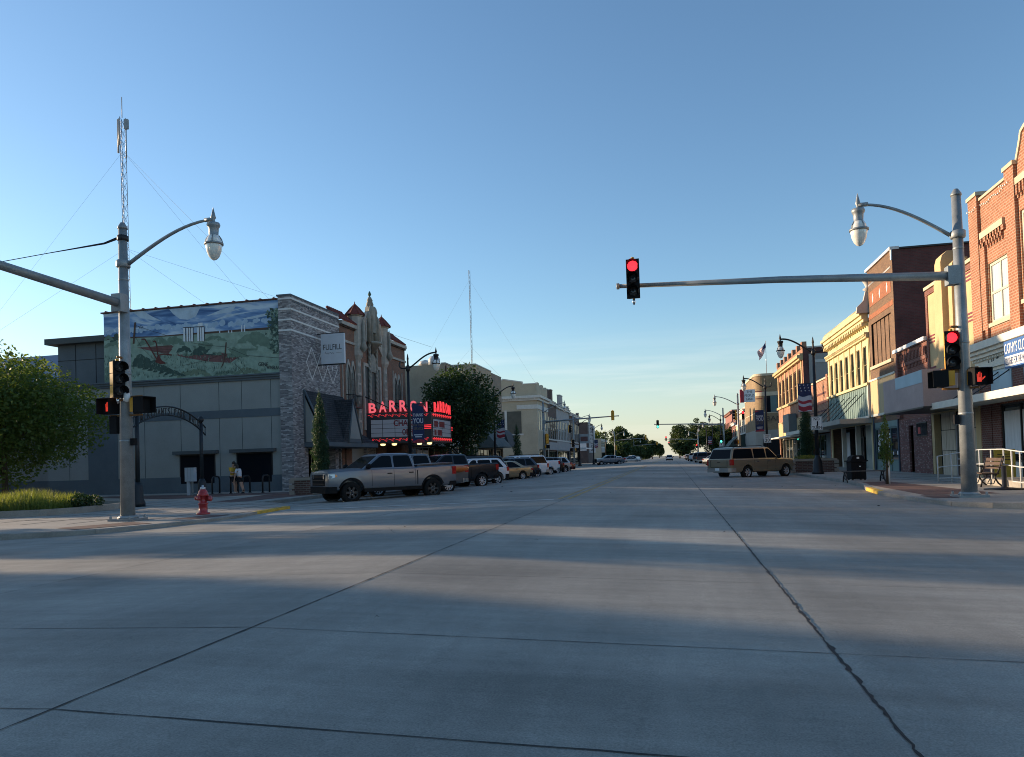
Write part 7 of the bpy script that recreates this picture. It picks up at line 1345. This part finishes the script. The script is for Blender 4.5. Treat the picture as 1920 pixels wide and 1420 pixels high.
def person(loc, lab, J, shirt, shorts, shoe, hair, longhair):
    t = thing('person', lab, 'person', loc); P_ = []; E_ = []
    def v(p_, r): P_.append((*p_, r)); return len(P_) - 1
    pel = v(J['pel'], .115); ch = v(J['che'], .125); nk = v(J['nek'], .052); h0 = v(J['hd0'], .08); h1 = v(J['hd1'], .088); E_ += [(pel, ch), (ch, nk), (nk, h0), (h0, h1)]
    for s in (0, 1):
        hp, kn, an, to = J['leg'][s]; a = v(hp, .09); c_ = v(kn, .058); e = v(an, .038); f = v(to, .035); E_ += [(pel, a), (a, c_), (c_, e), (e, f)]
        sh_, el, wr_, pa = J['arm'][s]; a = v(sh_, .06); c_ = v(el, .043); e = v(wr_, .028); f = v(pa, .03); E_ += [(ch, a), (a, c_), (c_, e), (e, f)]
        d = (V(pa) - V(wr_)).normalized(); sd = d.cross(V((0, .3, 1))).normalized(); cu = sd.cross(d)
        for k, L in enumerate((.075, .085, .08, .062)): b0 = V(pa) + d * .03 + sd * (.030 - .02 * k); i1 = v(tuple(b0), .010); i2 = v(tuple(b0 + d * L * .55 + cu * .008), .0095); i3 = v(tuple(b0 + d * L * .9 + cu * .03), .008); E_ += [(f, i1), (i1, i2), (i2, i3)]
        b0 = V(pa) + sd * .045; i1 = v(tuple(b0), .011); i2 = v(tuple(b0 + d * .04 + sd * .02), .009); E_ += [(f, i1), (i1, i2)]
    skin('body', P_, E_, SKIN_, t)
    hv = V(J['hd1']); fw = V(J['face']); m = MB(HAIRD); m.M = MX.Translation(hv - fw * .015 + V((0, 0, .02))); m.lathe([(.098, -.03), (.104, .02), (.085, .07), (.045, .1), (0, .108)], n=14)
    if longhair: m.lathe([(.07, -.28), (.085, -.15), (.09, -.03), (.06, .03)], (-fw.x * .05, 0, 0), 12)
    m.build('hair', t); m = MB(SKIN_); sdv = fw.cross(V((0, 0, 1))); c_ = hv + fw * .088 - V((0, 0, .04)); m.tube([tuple(c_ + V((0, 0, .03))), tuple(c_ + fw * .022 - V((0, 0, .012)))], [.008, .014], 6)
    for s in (-1, 1): m.lathe([(0, -.01), (.025, 0), (0, .01)], tuple(hv + sdv * s * .088 - V((0, 0, .03))), 8, 'y')
    m.use(HAIRD); [m.lathe([(0, -.008), (.009, 0), (0, .008)], tuple(hv + fw * .083 + sdv * s * .033 - V((0, 0, .01))), 6) for s in (-1, 1)]; m.use(pm('lips', (.3, .1, .09), .5)); m.lathe([(0, -.006), (.02, 0), (0, .006)], tuple(hv + fw * .078 - V((0, 0, .085))), 8); m.build('face', t)
    S_ = [(*J['pel'], .135), (*(V(J['pel']) * .5 + V(J['che']) * .5), .13), (*J['che'], .145), (*(V(J['nek']) - V((0, 0, .04))), .07)]; E2 = [(0, 1), (1, 2), (2, 3)]
    for s in (0, 1): a, c_ = V(J['arm'][s][0]), V(J['arm'][s][1]); S_ += [(*a, .078), (*(a + (c_ - a) * .75), .065)]; k = len(S_); E2 += [(2, k - 2), (k - 2, k - 1)]
    skin('shirt', S_, E2, shirt, t)
    S_ = [(*(V(J['pel']) + V((0, 0, .02))), .138)]; E2 = []
    for s in (0, 1): a, c_ = V(J['leg'][s][0]), V(J['leg'][s][1]); S_ += [(*a, .108), (*(a + (c_ - a) * .62), .09)]; k = len(S_); E2 += [(0, k - 2), (k - 2, k - 1)]
    skin('shorts', S_, E2, shorts, t)
    for s in (0, 1):
        an, to = V(J['leg'][s][2]), V(J['leg'][s][3]); skin('shoe', [(*(an - V((0, 0, .02))), .05), (*(to * .5 + an * .5 - V((0, 0, .03))), .046), (*to, .042)], [(0, 1), (1, 2)], shoe, t)
        skin('sock', [(*(an + V((0, 0, .03))), .045), (*(an + V((0, 0, .11))), .047)], [(0, 1)], SOCK, t, lv=1)
    return t
PY = 36.9
person((-23.55, PY, .16), 'person in yellow shirt and black shorts leaning on a bike rack', dict(pel=(-.02, 0, .90), che=(-.08, 0, 1.26), nek=(-.02, 0, 1.46), hd0=(.02, 0, 1.56), hd1=(.05, 0, 1.64), face=(.96, 0, -.28),
    leg=[((0, .1, .84), (.10, .11, .47), (.06, .12, .10), (.20, .12, .045)), ((0, -.1, .84), (.14, -.11, .47), (.12, -.12, .10), (.26, -.13, .045))], arm=[((-.07, .19, 1.37), (.06, .26, 1.12), (.28, .16, 1.12), (.34, .11, 1.13)), ((-.07, -.19, 1.37), (.04, -.27, 1.12), (.27, -.2, 1.18), (.34, -.15, 1.20))]),
    pm('yellow_cloth', (.52, .30, .03), .85, 0, .1, 6), pm('black_cloth', (.012, .012, .014), .9), SHOEW, HAIRD, False)
person((-23.55, PY, .16), 'person in white shirt and black shorts embraced by the one in yellow', dict(pel=(.40, 0, .86), che=(.30, 0, 1.19), nek=(.26, 0, 1.37), hd0=(.22, -.02, 1.46), hd1=(.19, -.03, 1.53), face=(-.98, 0, .1),
    leg=[((.40, .09, .80), (.48, .09, .45), (.58, .1, .10), (.45, .1, .045)), ((.40, -.09, .80), (.52, -.1, .45), (.66, -.12, .10), (.54, -.13, .045))], arm=[((.30, .16, 1.30), (.16, .25, 1.08), (-.02, .2, 1.12), (-.08, .17, 1.13)), ((.30, -.16, 1.30), (.24, -.22, 1.02), (.22, -.25, .80), (.20, -.25, .73))]),
    pm('white_cloth', (.58, .56, .58), .85, 0, .08, 6), pm('black_cloth', (.012, .012, .014)), SHOE, HAIRD, True)
# ------------------------------------------------------------------ camera, sun, sky
f_, cy_, PSI, TH, RHO = 1400, 830, .21, .024, -.031
cam = bpy.data.cameras.new('camera'); co = bpy.data.objects.new('camera', cam); COL.objects.link(co); cam.sensor_width = 36; cam.sensor_fit = 'HORIZONTAL'; cam.lens = 36 * f_ / 1920
cam.shift_y = (cy_ - 710) / 1920; cam.clip_start = .1; cam.clip_end = 5000
co.matrix_world = MX.Translation((0, 0, 1.5)) @ MX.Rotation(PSI, 4, 'Z') @ MX.Rotation(pi / 2 + TH, 4, 'X') @ MX.Rotation(RHO, 4, 'Z'); SC.camera = co
EL, AZ = rad(9.0), rad(12.5)          # the sun stands low on the left, a little ahead of us
sd = V((-cos(AZ) * cos(EL), sin(AZ) * cos(EL), sin(EL)))
sl = bpy.data.lights.new('sun', 'SUN'); sl.energy = SUN; sl.angle = rad(.55); sl.color = (1, .76, .52); so = bpy.data.objects.new('sun', sl); COL.objects.link(so); so.rotation_euler = (-sd).to_track_quat('-Z', 'Y').to_euler()
wd = bpy.data.worlds.new('World'); SC.world = wd; wd.use_nodes = True; nt = wd.node_tree; bg = nt.nodes['Background']; bg.inputs['Strength'].default_value = SKY
sk = nd(nt, 'ShaderNodeTexSky', sky_type='NISHITA'); sk.sun_disc = False; sk.sun_elevation = EL; sk.sun_rotation = math.atan2(sd.x, sd.y); sk.air_density = 1.12; sk.dust_density = DUST; sk.ozone_density = OZ; sk.altitude = 500
# thin streaks of cirrus low over the street
tc = nd(nt, 'ShaderNodeTexCoord'); mp = nd(nt, 'ShaderNodeMapping'); mp.inputs['Scale'].default_value = (1.6, 1.6, 26); mp.inputs['Rotation'].default_value = (0, .05, 0); nt.links.new(tc.outputs['Generated'], mp.inputs[0])
no = nd(nt, 'ShaderNodeTexNoise', Scale=1.7, Detail=5.0, Roughness=.55); nt.links.new(mp.outputs[0], no.inputs['Vector'])
r1 = nd(nt, 'ShaderNodeMapRange'); nt.links.new(no.outputs[0], r1.inputs[0]); r1.inputs[1].default_value = .44; r1.inputs[2].default_value = .64; r1.inputs[3].default_value = 0; r1.inputs[4].default_value = .3
sx = nd(nt, 'ShaderNodeSeparateXYZ'); nt.links.new(tc.outputs['Generated'], sx.inputs[0]); r2 = nd(nt, 'ShaderNodeMapRange'); nt.links.new(sx.outputs[2], r2.inputs[0]); r2.inputs[1].default_value = .17; r2.inputs[2].default_value = .08; r2.inputs[3].default_value = 0; r2.inputs[4].default_value = 1
mu = nd(nt, 'ShaderNodeMath', operation='MULTIPLY'); nt.links.new(r1.outputs[0], mu.inputs[0]); nt.links.new(r2.outputs[0], mu.inputs[1])
mx = nd(nt, 'ShaderNodeMix', data_type='RGBA'); nt.links.new(mu.outputs[0], mx.inputs[0]); nt.links.new(sk.outputs[0], mx.inputs[6]); mx.inputs[7].default_value = (5.2, 5.0, 4.5, 1); r3 = nd(nt, 'ShaderNodeMapRange', interpolation_type='SMOOTHSTEP'); nt.links.new(sx.outputs[2], r3.inputs[0]); r3.inputs[1].default_value = .20; r3.inputs[2].default_value = -.02; r3.inputs[3].default_value = 0; r3.inputs[4].default_value = .6
m2 = nd(nt, 'ShaderNodeMix', data_type='RGBA'); nt.links.new(r3.outputs[0], m2.inputs[0]); nt.links.new(mx.outputs[2], m2.inputs[6]); m2.inputs[7].default_value = (2.85, 2.92, 2.68, 1); nt.links.new(m2.outputs[2], bg.inputs[0])
vs_ = SC.view_settings; vs_.view_transform = 'Standard'; vs_.look = 'None'; vs_.exposure = EXPO; vs_.gamma = 1; SC.display_settings.display_device = 'sRGB'
SC.cycles.filter_width = 1.0; SC.cycles.max_bounces = 6; SC.cycles.transparent_max_bounces = 8; SC.cycles.use_adaptive_sampling = True
